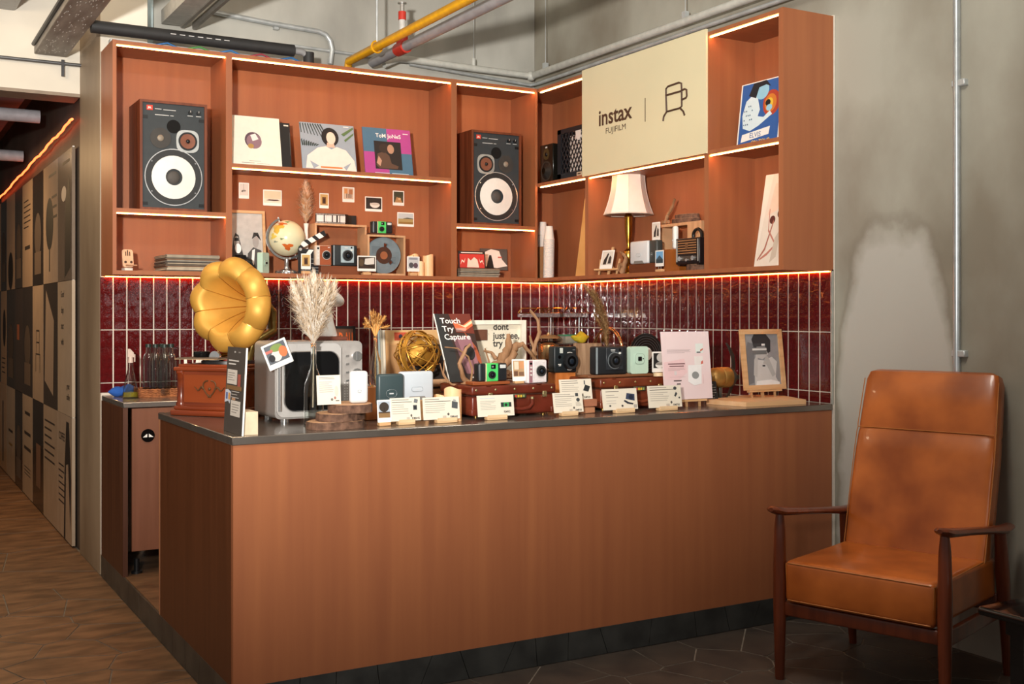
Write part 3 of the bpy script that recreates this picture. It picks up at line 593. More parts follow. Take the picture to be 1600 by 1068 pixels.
# ---- framed duo photo
a = 0.686; b = XY(416, 2.47); z1 = onY(2.47, 400, 328).z; w = b - a; h = z1 - Z1
t = thing('picture_frame', 'light wood frame with a black and white photo of two people drinking', 'frame', ((a + b) / 2, 2.46, Z1), 0, None, -6)
e = .016; fm = MB()
for c, d in (((0, .008, e / 2), (w, .018, e)), ((0, .008, h - e / 2), (w, .018, e)), ((-w / 2 + e / 2, .008, h / 2), (e, .018, h - 2 * e)), ((w / 2 - e / 2, .008, h / 2), (e, .018, h - 2 * e))): fm.box(c, d, PALEWOOD)
part('frame', fm, t)
part('picture', prints(MB().box((0, .011, h / 2), (w - 2 * e, .004, h - 2 * e), M('bdbab4', 0.4)), -w / 2 + e, e, w - 2 * e, h - 2 * e, [(it[0], [(a, min(1, b * 1.4)) for a, b in it[1]], it[2]) if it[0] == 'p' else (it[0], it[1], it[2] * 1.4, it[3], it[4] * 1.4, it[5]) for it in [('p', [(.0, .0), (.02, .22), (.08, .4), (.15, .47), (.25, .44), (.38, .2), (.45, 0)], '3a3735'), ('e', .18, .36, .09, .07, 'a39c96'), ('p', [(.1, .37), (.26, .37), (.24, .41), (.12, .41)], '1c1a19'), ('e', .22, .28, .1, .06, 'f4f2ee'), ('p', [(.5, 0), (.52, .22), (.7, .3), (.95, .26), (1, .1), (1, 0)], '4a4745'), ('e', .78, .38, .1, .09, 'a39c96'), ('p', [(.66, .4), (.72, .48), (.86, .48), (.95, .38), (.9, .44), (.8, .44)], '35322f'), ('p', [(.62, .1), (.66, .26), (.75, .28), (.7, .08)], 'ece9e4')]], y=.0085), t)

# ---- cameras
def lens(mb, x, z, y, r, d, rim=BLACK, glassm=None, n=28):
    mb.cyl((x, y, z), (x, y - d, z), r, rim, r * .94, n)
    ring(mb, x, z, y - d - .0008, r * .62, r * .9, M('2a2b2d', 0.3), n, .0008)
    mb.cyl((x, y - d + .0005, z), (x, y - d - .0004, z), r * .62, BLACKG, n=n)
    mb.sphere((x, y - d, z), r * .34, M('1d2530', 0.05), sc=(1, .35, 1), n=14, m=8)
    return mb
def camera_evo(label, w, h, d, loc, rz, body, trim, name='instant_camera'):       # tall retro camera: side strip and round lens
    t = thing(name, label, 'camera', loc, rz)
    part('body', MB().rbox((0, d / 2, h / 2), (w, d, h), .006, M(body[0], 0.5, var=0.04)), t)
    part('front_leather', MB().rbox((w * .12, -.0012, h / 2), (w * .70, .003, h * .95), .0014, M(body[1], 0.55, bump=.1, scale=160), seg=1), t)
    part('side_strip', MB().box((-w * .345, -.0008, h / 2), (w * .17, .002, h * .95), M(trim, 0.4)), t)
    part('viewfinder', MB().box((-w * .345, -.002, h * .85), (w * .11, .002, h * .09), BLACKG), t)
    for k in range(3): part('button', MB().cyl((-w * .345, -.001, h * (.68 - .16 * k)), (-w * .345, -.004, h * (.68 - .16 * k)), w * .045, M('e8e4de', 0.3, .2), n=12), t)
    part('lens', lens(ring(MB(), w * .17, h * .52, -.0035, w * .235, w * .27, M('d8d4ce', 0.3, .4)), w * .17, h * .52, -.002, w * .235, .009), t)
    part('flash', MB().box((w * .32, -.0032, h * .9), (w * .12, .001, h * .04), M('d9d2cc', 0.3)), t)
    return t
def camera_square(label, w, h, d, loc, rz, dark, plate, name='instant_camera'):   # wide body with a light plate behind the lens
    t = thing(name, label, 'camera', loc, rz)
    part('body', MB().rbox((0, d / 2, h / 2), (w, d, h), .008, M(dark, 0.5, bump=.06, scale=200)), t)
    part('front_plate', MB().rbox((w * .08, -.002, h * .56), (w * .54, .006, h * .80), .002, M(plate, 0.4), seg=1), t)
    part('grip_trim', MB().box((-w * .47, -.0005, h * .5), (w * .05, .003, h * .94), M('9aa6ac', 0.35, .3)), t)
    part('lens', lens(ring(MB(), w * .08, h * .5, -.0058, w * .2, w * .225, M('8f979b', 0.3, .5)), w * .08, h * .5, -.005, w * .2, .012), t)
    part('flash', MB().box((w * .24, -.0056, h * .76), (w * .07, .002, h * .06), M('e8e6df', 0.2)), t)
    part('viewfinder', MB().cyl((w * .24, -.005, h * .88), (w * .24, -.007, h * .88), w * .035, BLACKG, n=14), t)
    part('lettering', MB().box((w * .02, -.0056, h * .88), (w * .14, .001, h * .03), M('d2d2cf', 0.4)).box((w * .02, -.0056, h * .835), (w * .12, .001, h * .015), M('d2d2cf', 0.4)), t)
    return t
def camera_mini(label, w, h, d, loc, rz, col, name='instant_camera'):             # slim rounded camera with a small centre lens plate
    t = thing(name, label, 'camera', loc, rz)
    part('body', MB().prism(rrect(-w / 2, 0, w / 2, h, w * .12, 5), 0, d, M(col, 0.4, var=.03), smooth=True), t)
    part('lens_plate', MB().prism(rrect(-w * .26, h * .36 - w * 0.0, w * .26, h * .36 + w * .46, w * .14, 5), -.003, .001, M(col, 0.35, var=.02), smooth=True), t)
    ol = MB(); q = rrect(-w * .26, h * .36, w * .26, h * .36 + w * .46, w * .14, 5); ol.tube([(x, -.003, z) for x, z in q], .0006, M('5a6660', 0.4), 5, closed=True)
    part('plate_outline', ol, t)
    part('lens', MB().rbox((0, -.005, h * .36 + w * .23), (w * .2, .006, w * .2), .003, BLACKG, seg=2), t)
    part('sensor', MB().cyl((w * .19, -.003, h * .36 + w * .23), (w * .19, -.0042, h * .36 + w * .23), w * .03, BLACK, n=10), t)
    return t
def camera_disposable(label, w, loc, rz, name='disposable_camera'):
    h = w * .54; d = w * .32; t = thing(name, label, 'camera', loc, rz)
    part('body', MB().rbox((0, d / 2, h / 2), (w, d, h), .007, M('1f2226', 0.4)), t)
    part('grip', MB().cyl((-w * .40, d * .25, .004), (-w * .40, d * .25, h - .002), w * .10, M('24292d', 0.3), n=20), t)
    part('green_wrapper', MB().rbox((-w * .02, d / 2 - .001, h / 2), (w * .40, d + .004, h * 1.005), .002, M('4cc765', 0.45, var=.03), seg=1).box((-w * .24, d / 2 - .001, h / 2), (w * .03, d + .003, h), M('d9c9a0', 0.5)), t)
    part('lens', lens(MB(), -w * .05, h * .36, -.004, w * .12, .006), t)
    part('viewfinder', MB().box((0, -.0042, h * .82), (w * .15, .003, h * .24), BLACKG).cyl((-.004, -.005, h * .82), (-.004, -.007, h * .82), w * .03, M('8d8e90', .2), n=10), t)
    part('flash', MB().rbox((w * .34, -.002, h * .82), (w * .2, .004, h * .2), .001, M('cfd2cf', 0.25), seg=1), t)
    return t
def slr(label, loc, rz):
    t = thing('film_camera', label, 'camera', loc, rz)
    part('body', MB().rbox((0, .025, .042), (.135, .05, .084), .008, M('141415', 0.4)), t)
    part('prism_hump', MB().prism([(-.03, .08), (.03, .08), (.02, .105), (-.02, .105)], .005, .05, M('161617', 0.35)), t)
    part('lens', lens(MB(), 0, .042, .0, .032, .045), t)
    part('shutter_dial', MB().cyl((.045, .025, .083), (.045, .025, .094), .011, M('2a2a2b', .3), n=16), t)
    part('strap_lug', MB().box((-.06, .0, .07), (.01, .006, .02), CHROME), t)
    return t
p = onY(2.34, 379, 425); slr('black film camera half hidden behind the gramophone horn', (p.x + .01, 2.35, Z1), 25)
p = onY(2.30, 415, 427); camera_mini('mint green slim instant camera beside the globe', .070, .118, .035, (p.x, 2.295, Z1), 42, 'b4cfbd')
cx, w, zb, h = fitY(2.30, 494, 518, 383.5, 415)
t = thing('wood_block', 'brown wooden block carrying the brown and the silver-fronted cameras', 'block', (XY(527, 2.35), 2.35, Z1))
zt = onY(2.30, 520, 415).z - Z1
part('block', MB().rbox((0, 0, zt / 2), (XY(557, 2.35) - XY(498, 2.35), .10, zt), .002, M('7d4527', 0.5, scale=4, stretch=(.5, 6, 6), h2='6a371d'), seg=1), t)
camera_evo('brown leather and silver instant camera on the wooden block', w * 1.05, h, .035, (cx, 2.305, Z1 + zt + .0005), 0, ('c9b9a8', '9c4f2c'), 'd3cdc4')
cx, w, zb, h = fitY(2.30, 522, 560, 383, 416)
camera_square('black instant camera with a pale blue-grey front plate', w, h, .05, (cx, 2.315, Z1 + zt + .0005), 0, '22272a', 'a8bac0')

# ---- globe
p = onY(2.43, 448, 372); gr = 0.106; gz = p.z - Z1
t = thing('desk_globe', 'cream desk globe in a chrome meridian arm on the long shelf', 'globe', (p.x, 2.43, Z1))
OCE = M('dcd8b4', 0.25, var=.04, scale=3)
nm = M('dcd8b4', 0.25, 0, scale=1.0)
gb = part('ball', MB().sphere((0, 0, gz), gr, OCE, 40, 24), t)
def land(lon, lat, rr, col, sq=1.0, rotd=0):
    mb = MB(); n = 14; c = Vector((math.cos(lat) * math.sin(lon), -math.cos(lat) * math.cos(lon), math.sin(lat))); u = c.orthogonal().normalized(); u = Vector((0, 0, 1)).cross(c).normalized(); v = c.cross(u)
    vs = [c * (gr * 1.004)]
    for f in (.3, .6, .8, 1.0):
        for i in range(n):
            a = 2 * PI * i / n; k = f * rr * (1 + .35 * math.sin(3 * a + rotd) + .2 * math.sin(5 * a + 1)); q = (c + (u * math.cos(a) + v * math.sin(a) * sq) * k).normalized(); vs.append(q * (gr * 1.004))
    fs = [(0, 1 + i, 1 + (i + 1) % n) for i in range(n)] + [(1 + j * n + i, 1 + (j + 1) * n + i, 1 + (j + 1) * n + (i + 1) % n, 1 + j * n + (i + 1) % n) for j in range(3) for i in range(n)]
    mb.add([x + Vector((0, 0, gz)) for x in vs], fs, M(col, 0.3), None, True); part('land_mass', mb, gb, fix=False)
for a in ((-.25, -.55, .26, 'c9642c', .8), (-.95, .55, .34, 'd8b04a', .9), (-.75, .85, .25, 'c9642c', .6, 1), (-1.15, .05, .2, 'd9c25a', .8, 2), (-.6, -.1, .10, '6d7f52', .5, 1), (-.25, 1.05, .12, '5f8f4a', .6), (.55, -.5, .06, '8fa070', .8), (-1.0, -.25, .13, '8f9a8a', .4, 2)): land(*a)
ax = [(gr * 1.13 * math.cos(a), .0, gz + gr * 1.13 * math.sin(a)) for a in [math.radians(112 + i * (305 - 112) / 30) for i in range(31)]]
mbm = MB(); vs = []
for x, y, z in ax:
    d = Vector((x, 0, z - gz)).normalized(); c = Vector((0, 0, gz))
    for rr, yy in ((gr * 1.07, -.006), (gr * 1.19, -.006), (gr * 1.19, .006), (gr * 1.07, .006)): vs.append(c + d * rr + Vector((0, yy, 0)))
mbm.add(vs, [(i * 4 + k, i * 4 + (k + 1) % 4, i * 4 + 4 + (k + 1) % 4, i * 4 + 4 + k) for i in range(30) for k in range(4)], CHROME); part('meridian_arm', mbm, t)
for a_, b_ in (((-.044, 0, gz + .095), (-.053, 0, gz + .122)), ((.05, 0, gz - .09), (.06, 0, gz - .118))): part('axis_pin', MB().cyl(a_, b_, .005, CHROME, n=8), t)
part('base', MB().lathe([(.068, 0), (.070, .008), (.066, .02), (.05, .026), (.018, .034), (.013, .05), (.014, gz - gr * 1.17)], CHROME, 32), t)

# ---- plumes
def plume(mb, base, top, wide, n, mats, seed, droop=.35, rad=.0012, start=.05, up=1.0):
    r = random.Random(seed); base, top = Vector(base), Vector(top); ax = top - base; Ln = ax.length; d = ax.normalized(); u = d.orthogonal().normalized(); v = d.cross(u)
    for i in range(n):
        t = start + (1 - start) * r.random() ** .85; a = r.uniform(0, 2 * PI); s = (u * math.cos(a) + v * math.sin(a))
        prof = (math.sin(PI * min(1, .12 + t * .86)) ** .7); ll = wide * prof * r.uniform(.55, 1.05)
        p0 = base + ax * (t * .86); p1 = p0 + s * ll * .5 + d * (Ln * .10 * up * r.uniform(.6, 1.3)); p2 = p0 + s * ll + d * (Ln * .15 * up * r.uniform(.4, 1.3)) - Vector((0, 0, droop * ll * .35))
        w = s.cross(d).normalized() * rad * r.uniform(.7, 1.6)
        mb.add([p0 - w, p0 + w, p1 + w, p1 - w, p2], [(0, 1, 2, 3), (3, 2, 4)], r.choice(mats))
    return mb
PAMP = [leaf('fbe6cc'), leaf('f3d4b0'), leaf('fff3e2'), leaf('e3bd92')]
PAMW = [leaf('fbf3e6'), leaf('f2e4d0'), leaf('fffaf2'), leaf('e3cfb4')]
PAMB = [leaf('b8946a'), leaf('9c7a52'), leaf('cdaa7c')]
p = onY(2.48, 478, 349); zv = p.z - Z1
t = thing('vase', 'slim white ribbed vase standing behind the globe', 'vase', (p.x, 2.475, Z1))
prof = [(.02, 0), (.022, .02), (.014, zv * .4), (.012, zv * .9), (.016, zv), (.012, zv), (.010, zv * .9), (.012, .03)]
part('body', MB().lathe(prof, M('e9e2da', 0.4), 14), t)
t = thing('pampas_plume', 'tan pampas plume in the white vase on the long shelf', 'plant', (p.x, 2.475, Z1))
part('stem', MB().cyl((0, 0, .05), (0, 0, zv + .04), .002, PAMP[1], n=6), t)
part('plume', plume(MB(), (0, 0, zv - .005), (.0, .0, onY(2.48, 478, 284).z - Z1), .074, 1100, PAMP, 5, .1, .0026, .02, 1.2), t, kind='stuff')

# ---- box frames, film strip, reel, clapper
def box_frame(label, x0, x1, ytop, Y, d, th=.012, mat=OAK, back=None):
    a, b = XY(x0, Y), XY(x1, Y); w = b - a; h = onY(Y, (x0 + x1) / 2, ytop).z - Z1
    t = thing('box_frame', label, 'box', ((a + b) / 2, Y, Z1))
    part('bottom_board', MB().box((0, d / 2, th / 2), (w, d, th), mat), t); part('top_board', MB().box((0, d / 2, h - th / 2), (w, d, th), mat), t)
    for s in (-1, 1): part('side_board', MB().box((s * (w / 2 - th / 2), d / 2, h / 2), (th, d, h - 2 * th), mat), t)
    return t, w, h
LO = M('cfa27a', 0.5, scale=5, stretch=(9, 1, 1), h2='bd9068')
b1, w1, h1 = box_frame('open pale wood box frame with a film strip on top', 492, 573, 350, 2.42, .12, mat=LO)
b2, w2, h2 = box_frame('open pale wood box frame around the film reel', 574.5, 633.5, 367, 2.30, .11, mat=LO)
fx, fy, fz = b1.location
t = thing('film_strip', 'curled giant black and white film strip on the box frame', 'film', (fx - w1 * .12, fy + .05, fz + h1 + .0005))
pts = [(-.115, -.03), (-.05, -.040), (.02, -.040), (.075, -.03), (.10, -.012), (.09, .004), (.10, .02), (.14, .03), (.17, .028)]
fh = .062
vs = [(x, y, 0) for x, y in pts] + [(x, y, fh) for x, y in pts]; n = len(pts)
part('film', MB().add(vs + [(x, y + .001, z) for x, y, z in vs], [(i, i + 1, n + i + 1, n + i) for i in range(n - 1)] + [(2 * n + i, 3 * n + i, 3 * n + i + 1, 2 * n + i + 1) for i in range(n - 1)], M('221d1b', 0.35)), t, fix=False)
fr = MB()
def fpt(s):
    s = s * (3 - 1e-6); i = int(s); f = s - i; return (pts[i][0] + f * (pts[i + 1][0] - pts[i][0]), pts[i][1] + f * (pts[i + 1][1] - pts[i][1]) - .0012)
for k in range(4):
    a, b = fpt(.03 + k * .25), fpt(.03 + k * .25 + .215); fr.add([(a[0], a[1], .011), (b[0], b[1], .011), (b[0], b[1], .051), (a[0], a[1], .051)], [(0, 1, 2, 3)], M('dcd8d4', 0.4))
part('frame_window', fr, t, fix=False)
hl = MB()
for k in range(22):
    a, b = fpt(.01 + k * .045), fpt(.01 + k * .045 + .022)
    for z in (.003, .054): hl.add([(a[0], a[1], z), (b[0], b[1], z), (b[0], b[1], z + .005), (a[0], a[1], z + .005)], [(0, 1, 2, 3)], M('d8d2cc', 0.5))
part('sprocket_hole', hl, t, kind='stuff', fix=False)
# reel
rr = (w2 - .026) / 2 * .98; bxp = b2.location
t = thing('film_reel', 'grey metal film reel with brown tape core inside the box frame', 'reel', (bxp.x - .012, 2.315, Z1 + .013))
RG = M('7d8b92', 0.4, .25, var=.15, scale=18)
for k, yy in enumerate((0.0, .022)):
    q = []; mb = MB(); n = 60
    for i in range(n):
        a = 2 * PI * i / n
        for r_ in (.028, .052, .075, rr): q.append((r_ * math.cos(a), yy, rr + r_ * math.sin(a)))
    hole = lambda i: any(abs(((i * 6 - c + 180) % 360) - 180) < 14 for c in (75, 195, 315))
    fs = []
    for i in range(n):
        for j in (1, 2):
            if j == 1 and hole(i): continue
            a, b = i * 4 + j, ((i + 1) % n) * 4 + j; fs.append((a, b, b + 1, a + 1))
    mb.add(q, fs, RG); mb.tube([(rr * math.cos(2 * PI * i / 48), yy, rr + rr * math.sin(2 * PI * i / 48)) for i in range(48)], .0022, RG, 6, closed=True)
    part('flange', mb, t, fix=False)
part('tape_core', MB().cyl((0, .0025, rr), (0, .020, rr), .056, M('4a2c20', 0.4), n=40), t)
part('hub', MB().cyl((0, -.001, rr), (0, .001, rr), .024, M('9a5a38', 0.5), n=30), t)
dots = MB()
for cx_, cz_ in ((-.052, .032), (.05, -.03)):
    for i in range(6):
        for j in range(5): dots.cyl((cx_ + (i - 2.5) * .009, -.0004, rr + cz_ + (j - 2) * .009), (cx_ + (i - 2.5) * .009, -.0012, rr + cz_ + (j - 2) * .009), .0022, M('3a4348', .5), n=6)
part('perforation', dots, t, kind='stuff')
# disposable camera on its dark base
cx, w, zb, h = fitY(2.34, 582, 613.5, 348.5, 364)
tb = thing('camera_base', 'thin dark wooden base under the small green camera on the box frame', 'base', (cx - .004, 2.36, Z1 + h2 + .0005)); part('board', MB().rbox((0, 0, .006), (w * 1.22, .06, .012), .001, M('4a2818', 0.5), seg=1), tb)
camera_disposable('green and black disposable camera on top of the box frame', w, (cx, 2.342, Z1 + h2 + .0128), 0)
# clapperboard
cx, w, zb, h = fitY(2.36, 462, 501, 385, 427)
t = thing('clapperboard', 'black film clapperboard with its striped stick raised', 'clapperboard', (cx + .012, 2.345, Z1), 0, None, -2)
h = .150
part('slate', MB().box((0, .004, h / 2), (w, .008, h), M('1b1c1f', 0.5)), t)
part('slate_print', prints(MB(), -w / 2, 0, w, h, [('p', [(.76, .8), (.98, .8), (1, .97), (.85, .97)], 'e6e3de'), ('p', [(.3, .8), (.5, .8), (.62, .97), (.42, .97)], 'e6e3de'), ('r', .1, .6, .95, .612, 'c8c6c3'), ('r', .1, .42, .95, .432, 'c8c6c3'), ('r', .1, .26, .95, .27, 'c8c6c3'), ('r', .1, .14, .95, .15, 'c8c6c3'), ('t', 'M.', .82, .65, .1, 'e6e3de')]), t)
st = MB(); A = T(-w * .45, 0, h - .005) @ rot('Y', -28); sl_ = .19
st.box((sl_ / 2, .004, .016), (sl_, .009, .032), M('1b1c1f', 0.5), A)
for k in range(3): st.add([(.03 + k * .055, -.0012, 0), (.062 + k * .055, -.0012, 0), (.048 + k * .055, -.0012, .032), (.016 + k * .055, -.0012, .032)], [(0, 1, 2, 3)], WHITE, A)
part('clap_stick', st, t, fix=False); part('hinge', MB().cyl((-w * .42, -.001, h - .004), (-w * .42, -.005, h - .004), .009, M('d2cfca', .3, .5), n=14), t)
def standing_photo(x0, x1, y0, y1, Y, z, scn, label, slabel, wide, rz=0, fw=.05):
    cx, w, zb, h = fitY(Y, x0, x1, y0, y1)
    photo_stand(cx, Y + .003, z, rz, fw, slabel, max(.01, min(.016, zb - z)))
    photo(label, w, h + max(0, 0), scn, (cx, Y, zb), rz, wide=wide)
    if zb - z > .018:
        o = thing('photo_clip', slabel.replace('pale wood foot', 'thin wire clip'), 'clip', (cx, Y + .003, z + .012)); part('wire', MB().cyl((0, 0, 0), (0, 0, zb - z + .01), .0012, CHROME, n=6), o)
standing_photo(470.5, 485.5, 396, 420.5, 2.275, Z1, 'arch', 'small instant photo standing in front of the clapperboard', 'pale wood foot holding the photo before the clapperboard', False)
standing_photo(558.5, 587.5, 399.5, 423.5, 2.265, Z1, 'cafe', 'wide instant photo of a bright window before the film reel', 'pale wood foot holding the photo before the film reel', True)
standing_photo(636, 655.5, 400.5, 424, 2.272, Z1, 'bikes', 'instant photo of parked bicycles in front of the shelf candles', 'pale wood foot holding the bicycle photo', False)
# candles
WAX = M('e3c096', 0.45, emit=0.22, ecol='ff9c48', sub=0.3, var=.05)
def candle(label, x, y, z, r, h, seed=1):
    rr_ = random.Random(seed); t = thing('candle', label, 'candle', (x, y, z))
    n = 24; top = [h * (1 + .10 * math.sin(2 * PI * i / n + seed) * (.5 + .5 * math.sin(4 * PI * i / n))) for i in range(n)]
    vs = []; fs = []
    for k, (rad, f) in enumerate(((r, 0), (r, .5), (r, 1), (r * .8, 1), (r * .75, .92))):
        for i in range(n): vs.append((rad * math.cos(2 * PI * i / n), rad * math.sin(2 * PI * i / n), f * (top[i] if k < 4 else h * .93 / .92)))
    for k in range(4):
        for i in range(n): fs.append((k * n + i, k * n + (i + 1) % n, k * n + n + (i + 1) % n, k * n + n + i))
    fs += [list(range(n))[::-1], list(range(4 * n, 5 * n))]
    part('wax', MB().add(vs, fs, WAX, None, True), t)
    part('wick', MB().cyl((0, 0, h * .9), (0, 0, h * 1.02), .0015, BLACK, n=6), t)
    return t
p = onY(2.36, 650, 428); candle('pale lit candle behind the bicycle photo', p.x, 2.40, Z1, .033, .132, 1)
p = onY(2.32, 671, 428); candle('tall lit candle nearest the shelf upright, fully visible', p.x, 2.34, Z1, .033, .132, 2)
p = onY(2.30, 659, 428); candle('short lit candle between the two taller shelf candles', p.x - .012, 2.288, Z1, .02, .085, 3)
# ================================================================== right-hand shelf
def branch(mb, pts, r0, r1, mat, seed=1, n=9, sub=4, wob=.25):
    r = random.Random(seed); P_ = []
    for i in range(len(pts) - 1):
        a, b = Vector(pts[i]), Vector(pts[i + 1])
        for k in range(sub): P_.append(a.lerp(b, k / sub))
    P_.append(Vector(pts[-1])); m = len(P_); rs = [r0 + (r1 - r0) * i / (m - 1) for i in range(m)]
    P_ = [p + Vector((r.uniform(-1, 1), r.uniform(-1, 1), r.uniform(-1, 1))) * rs[i] * wob for i, p in enumerate(P_)]
    return mb.tube(P_, [q * r.uniform(.85, 1.15) for q in rs], mat, n)
DRIFT = M('a8805f', 0.8, scale=30, h2='86603f', bump=.3, stretch=(1, 1, .4))
BARK = M('7a5a48', 0.9, scale=40, h2='4f382c', bump=.5)
def slice_mat():
    m = bpy.data.materials.new('wood_slice_rings'); m.use_nodes = True; nt = m.node_tree; n = nt.nodes; b = n['Principled BSDF']; b.inputs['Roughness'].default_value = .7
    tc = n.new('ShaderNodeTexCoord'); w = n.new('ShaderNodeTexWave'); w.wave_type = 'RINGS'; w.rings_direction = 'Z'; w.inputs['Scale'].default_value = 38; w.inputs['Distortion'].default_value = 3.5; w.inputs['Detail'].default_value = 2
    cr = n.new('ShaderNodeValToRGB'); cr.color_ramp.elements[0].color = rgb('b5865f'); cr.color_ramp.elements[1].color = rgb('d3a882')
    nt.links.new(tc.outputs['Object'], w.inputs['Vector']); nt.links.new(w.outputs['Fac'], cr.inputs['Fac']); nt.links.new(cr.outputs[0], b.inputs['Base Color']); return m
RINGS = slice_mat()
def wood_slice(label, loc, r, h, seed=1, sy=.85, rz=0, group=None):
    q = random.Random(seed); n = 28; ph = q.uniform(0, 6); poly = [(r * (1 + .05 * math.sin(3 * a + ph) + .03 * math.sin(7 * a)) * math.cos(a), r * sy * (1 + .05 * math.sin(3 * a + ph) + .02 * q.uniform(-1, 1)) * math.sin(a)) for a in [2 * PI * i / n for i in range(n)]]
    t = thing('wood_slice', label, 'wood slice', loc, rz, group)
    part('bark', MB().slab([(x * 1.0, y * 1.0) for x, y in poly], 0, h * .96, BARK), t)
    part('cut_face', MB().slab([(x * .955, y * .955) for x, y in poly], h * .5, h, RINGS), t)
    return t
XF = 2.655
cy, w, zb, h = fitX(XF, 844.5, 864, 220, 284)
t = thing('bookshelf_speaker', 'small black bookshelf speaker beside the black crate', 'speaker', (XF, cy, Z2), -90)
h = .245; d = .20
part('cabinet', MB().rbox((0, d / 2, h / 2), (w, d, h), .003, M('15130f', .25), seg=1), t)
part('front_panel', MB().box((0, -.001, h / 2), (w * .96, .003, h * .98), M('2a1a0e', .3)), t)
part('woofer', ring(cone_in(MB(), 0, h * .3, -.003, .02, .055, -.02, M('1b1a19', .4)), 0, h * .3, -.004, .055, .064, M('3b322a', .35)).sphere((0, .012, h * .3), .022, M('262423', .3), sc=(1, .5, 1)), t)
part('tweeter', ring(MB(), 0, h * .74, -.0035, .016, .036, M('4a3c22', .3)).sphere((0, -.002, h * .74), .015, BLACKG, sc=(1, .6, 1)), t)
part('badge', MB().box((0, -.003, h * .92), (.022, .001, .010), M('cfcac2', .4)), t)
# crate
y0 = YX(871, XF); y1 = 1.40; w = y0 - y1; h = onX(XF, 871, 204).z - Z2; d = .27
t = thing('milk_crate', 'black plastic crate with a diamond lattice front, partly behind the sign', 'crate', (XF, (y0 + y1) / 2, Z2), -90)
CR = M('191b20', .45); fm = MB()
for c, s in (((0, .006, .018), (w, .012, .036)), ((0, .006, h - .014), (w, .012, .028)), ((-w / 2 + .02, .006, h / 2), (.04, .012, h)), ((w / 2 - .012, .006, h / 2), (.024, .012, h))): fm.box(c, s, CR)
part('front_frame', fm, t)
lt = MB(); k = -w / 2 - h
while k < w / 2:
    for sgn_ in (1, -1):
        pts = []
        for i in range(13):
            x = k + (h - .05) * i / 12 * .62 if sgn_ > 0 else k + (h - .05) * (1 - i / 12) * .62
            z = .036 + (h - .064) * i / 12
            if -w / 2 + .02 < x < w / 2 - .02: pts.append((x, .006, z))
        if len(pts) > 1: lt.tube(pts, .0035, CR, 5)
    k += .036
part('lattice', lt, t)
part('body', MB().box((0, d - .005, h / 2), (w, .01, h), CR).box((-w / 2 + .005, d / 2, h / 2), (.01, d - .02, h), CR).box((w / 2 - .005, d / 2, h / 2), (.01, d - .02, h), CR).box((0, d / 2, .006), (w - .02, d - .03, .01), CR), t)
part('handle_plate', MB().prism([(-.11, h - .03), (-.05, h - .03), (-.055, h - .075), (-.07, h - .09), (-.09, h - .09), (-.105, h - .075)], .001, .012, M('d9cfc9', .6)), t)
part('label_plate', MB().box((-.065, -.0005, .017), (.055, .002, .022), M('cbb59a', .5)).box((-.065, -.0016, .017), (.036, .0006, .009), M('5a4434', .6)), t)
tag(part('record_sleeve', MB().box((XF + .03, (y0 + y1) / 2 - .035, Z2 + .012 + .13), (.004, w - .13, .255), M('ddd2cc', .6))), 'pale record sleeve showing through the crate lattice', 'record')
# paper cups
for s, (px, yb, n_, X_, lean) in enumerate(((857, 431, 30, 2.72, 1.5), (848, 385, 10, 2.80, 0))):
    y_ = YX(px, X_); cup = MB().lathe([(.024, 0), (.034, .082), (.037, .086), (.034, .09), (.032, .084), (.0225, .003)], M('e9e2da', .55, var=.03), 20).mesh('paper_cup')
    base = None
    z_ = Z1
    if s == 1:
        bxx = thing('carton', 'brown cardboard box under the short stack of paper cups', 'box', (X_, y_, Z1)); hh_ = onX(X_, 848, 386).z - Z1
        part('box', MB().box((0, 0, hh_ / 2), (.09, .075, hh_), M('a87a4f', .7)), bxx); z_ = Z1 + hh_ + .0005
    for i in range(n_):
        o = part('paper_cup', cup); o.rotation_euler = (PI, 0, 0); f = math.radians(lean) * i * .0095
        o.location = (X_, y_ - f, z_ + .0905 + i * .0085 if s == 0 else z_ + .0905 + i * .0085)
        tag(o, ('white paper cup nested upside down in the tall stack by the shelf corner', 'white paper cup nested in the short stack on the cardboard box')[s].replace('nested', 'topmost' if i == n_ - 1 else ('lowest' if i == 0 else 'nested')), 'cup', ('tall paper cup stack', 'short paper cup stack')[s])
# leaning pale board
ya, yb2 = YX(899, 2.70), YX(914, 2.70); zt = onX(2.74, 914, 312).z - Z1
t = thing('leaning_board', 'pale wooden board leaning in the shelf bay left of the lamp', 'board', (2.70, yb2 - .02, Z1), -90)
part('board', MB().prism([(-(ya - yb2) - .02, 0), (.028, 0), (.028, zt), (-.022, zt)], 0, .012, M('e0b070', .5, scale=4, h2='cf9b58')), t)
# lamp
XL = 2.80; p = onX(XL, 982, 335); zs = p.z - Z1; zt = onX(XL, 982, 274).z - Z1; rb = (YX(936, XL) - YX(1028, XL)) / 2; rt = (YX(953, XL) - YX(1012, XL)) / 2
k_ = .78
t = thing('table_lamp', 'brass table lamp with a white bell-shaped shade under the cream sign', 'lamp', (XL, p.y, Z1), 10)
rb, rt = .150 * .98, .096; prof = []
for i in range(9):
    f = i / 8; prof.append((rb + (rt - rb) * (1 - (1 - f) ** 1.9), zs + (zt - zs) * f))
part('lamp_shade', MB().lathe(prof, M('ece4dc', .75, var=.02, sub=.1), 8, cap=False, smooth=False).lathe([(r_ - .003, z) for r_, z in prof], M('ece4dc', .75), 8, cap=False, smooth=False), t)
sm = MB()
for i in range(8):
    a = 2 * PI * i / 8; sm.tube([(r_ * math.cos(a), r_ * math.sin(a), z) for r_, z in prof], .0018, M('ddd3c8', .7), 5)
part('shade_seam', sm, t)
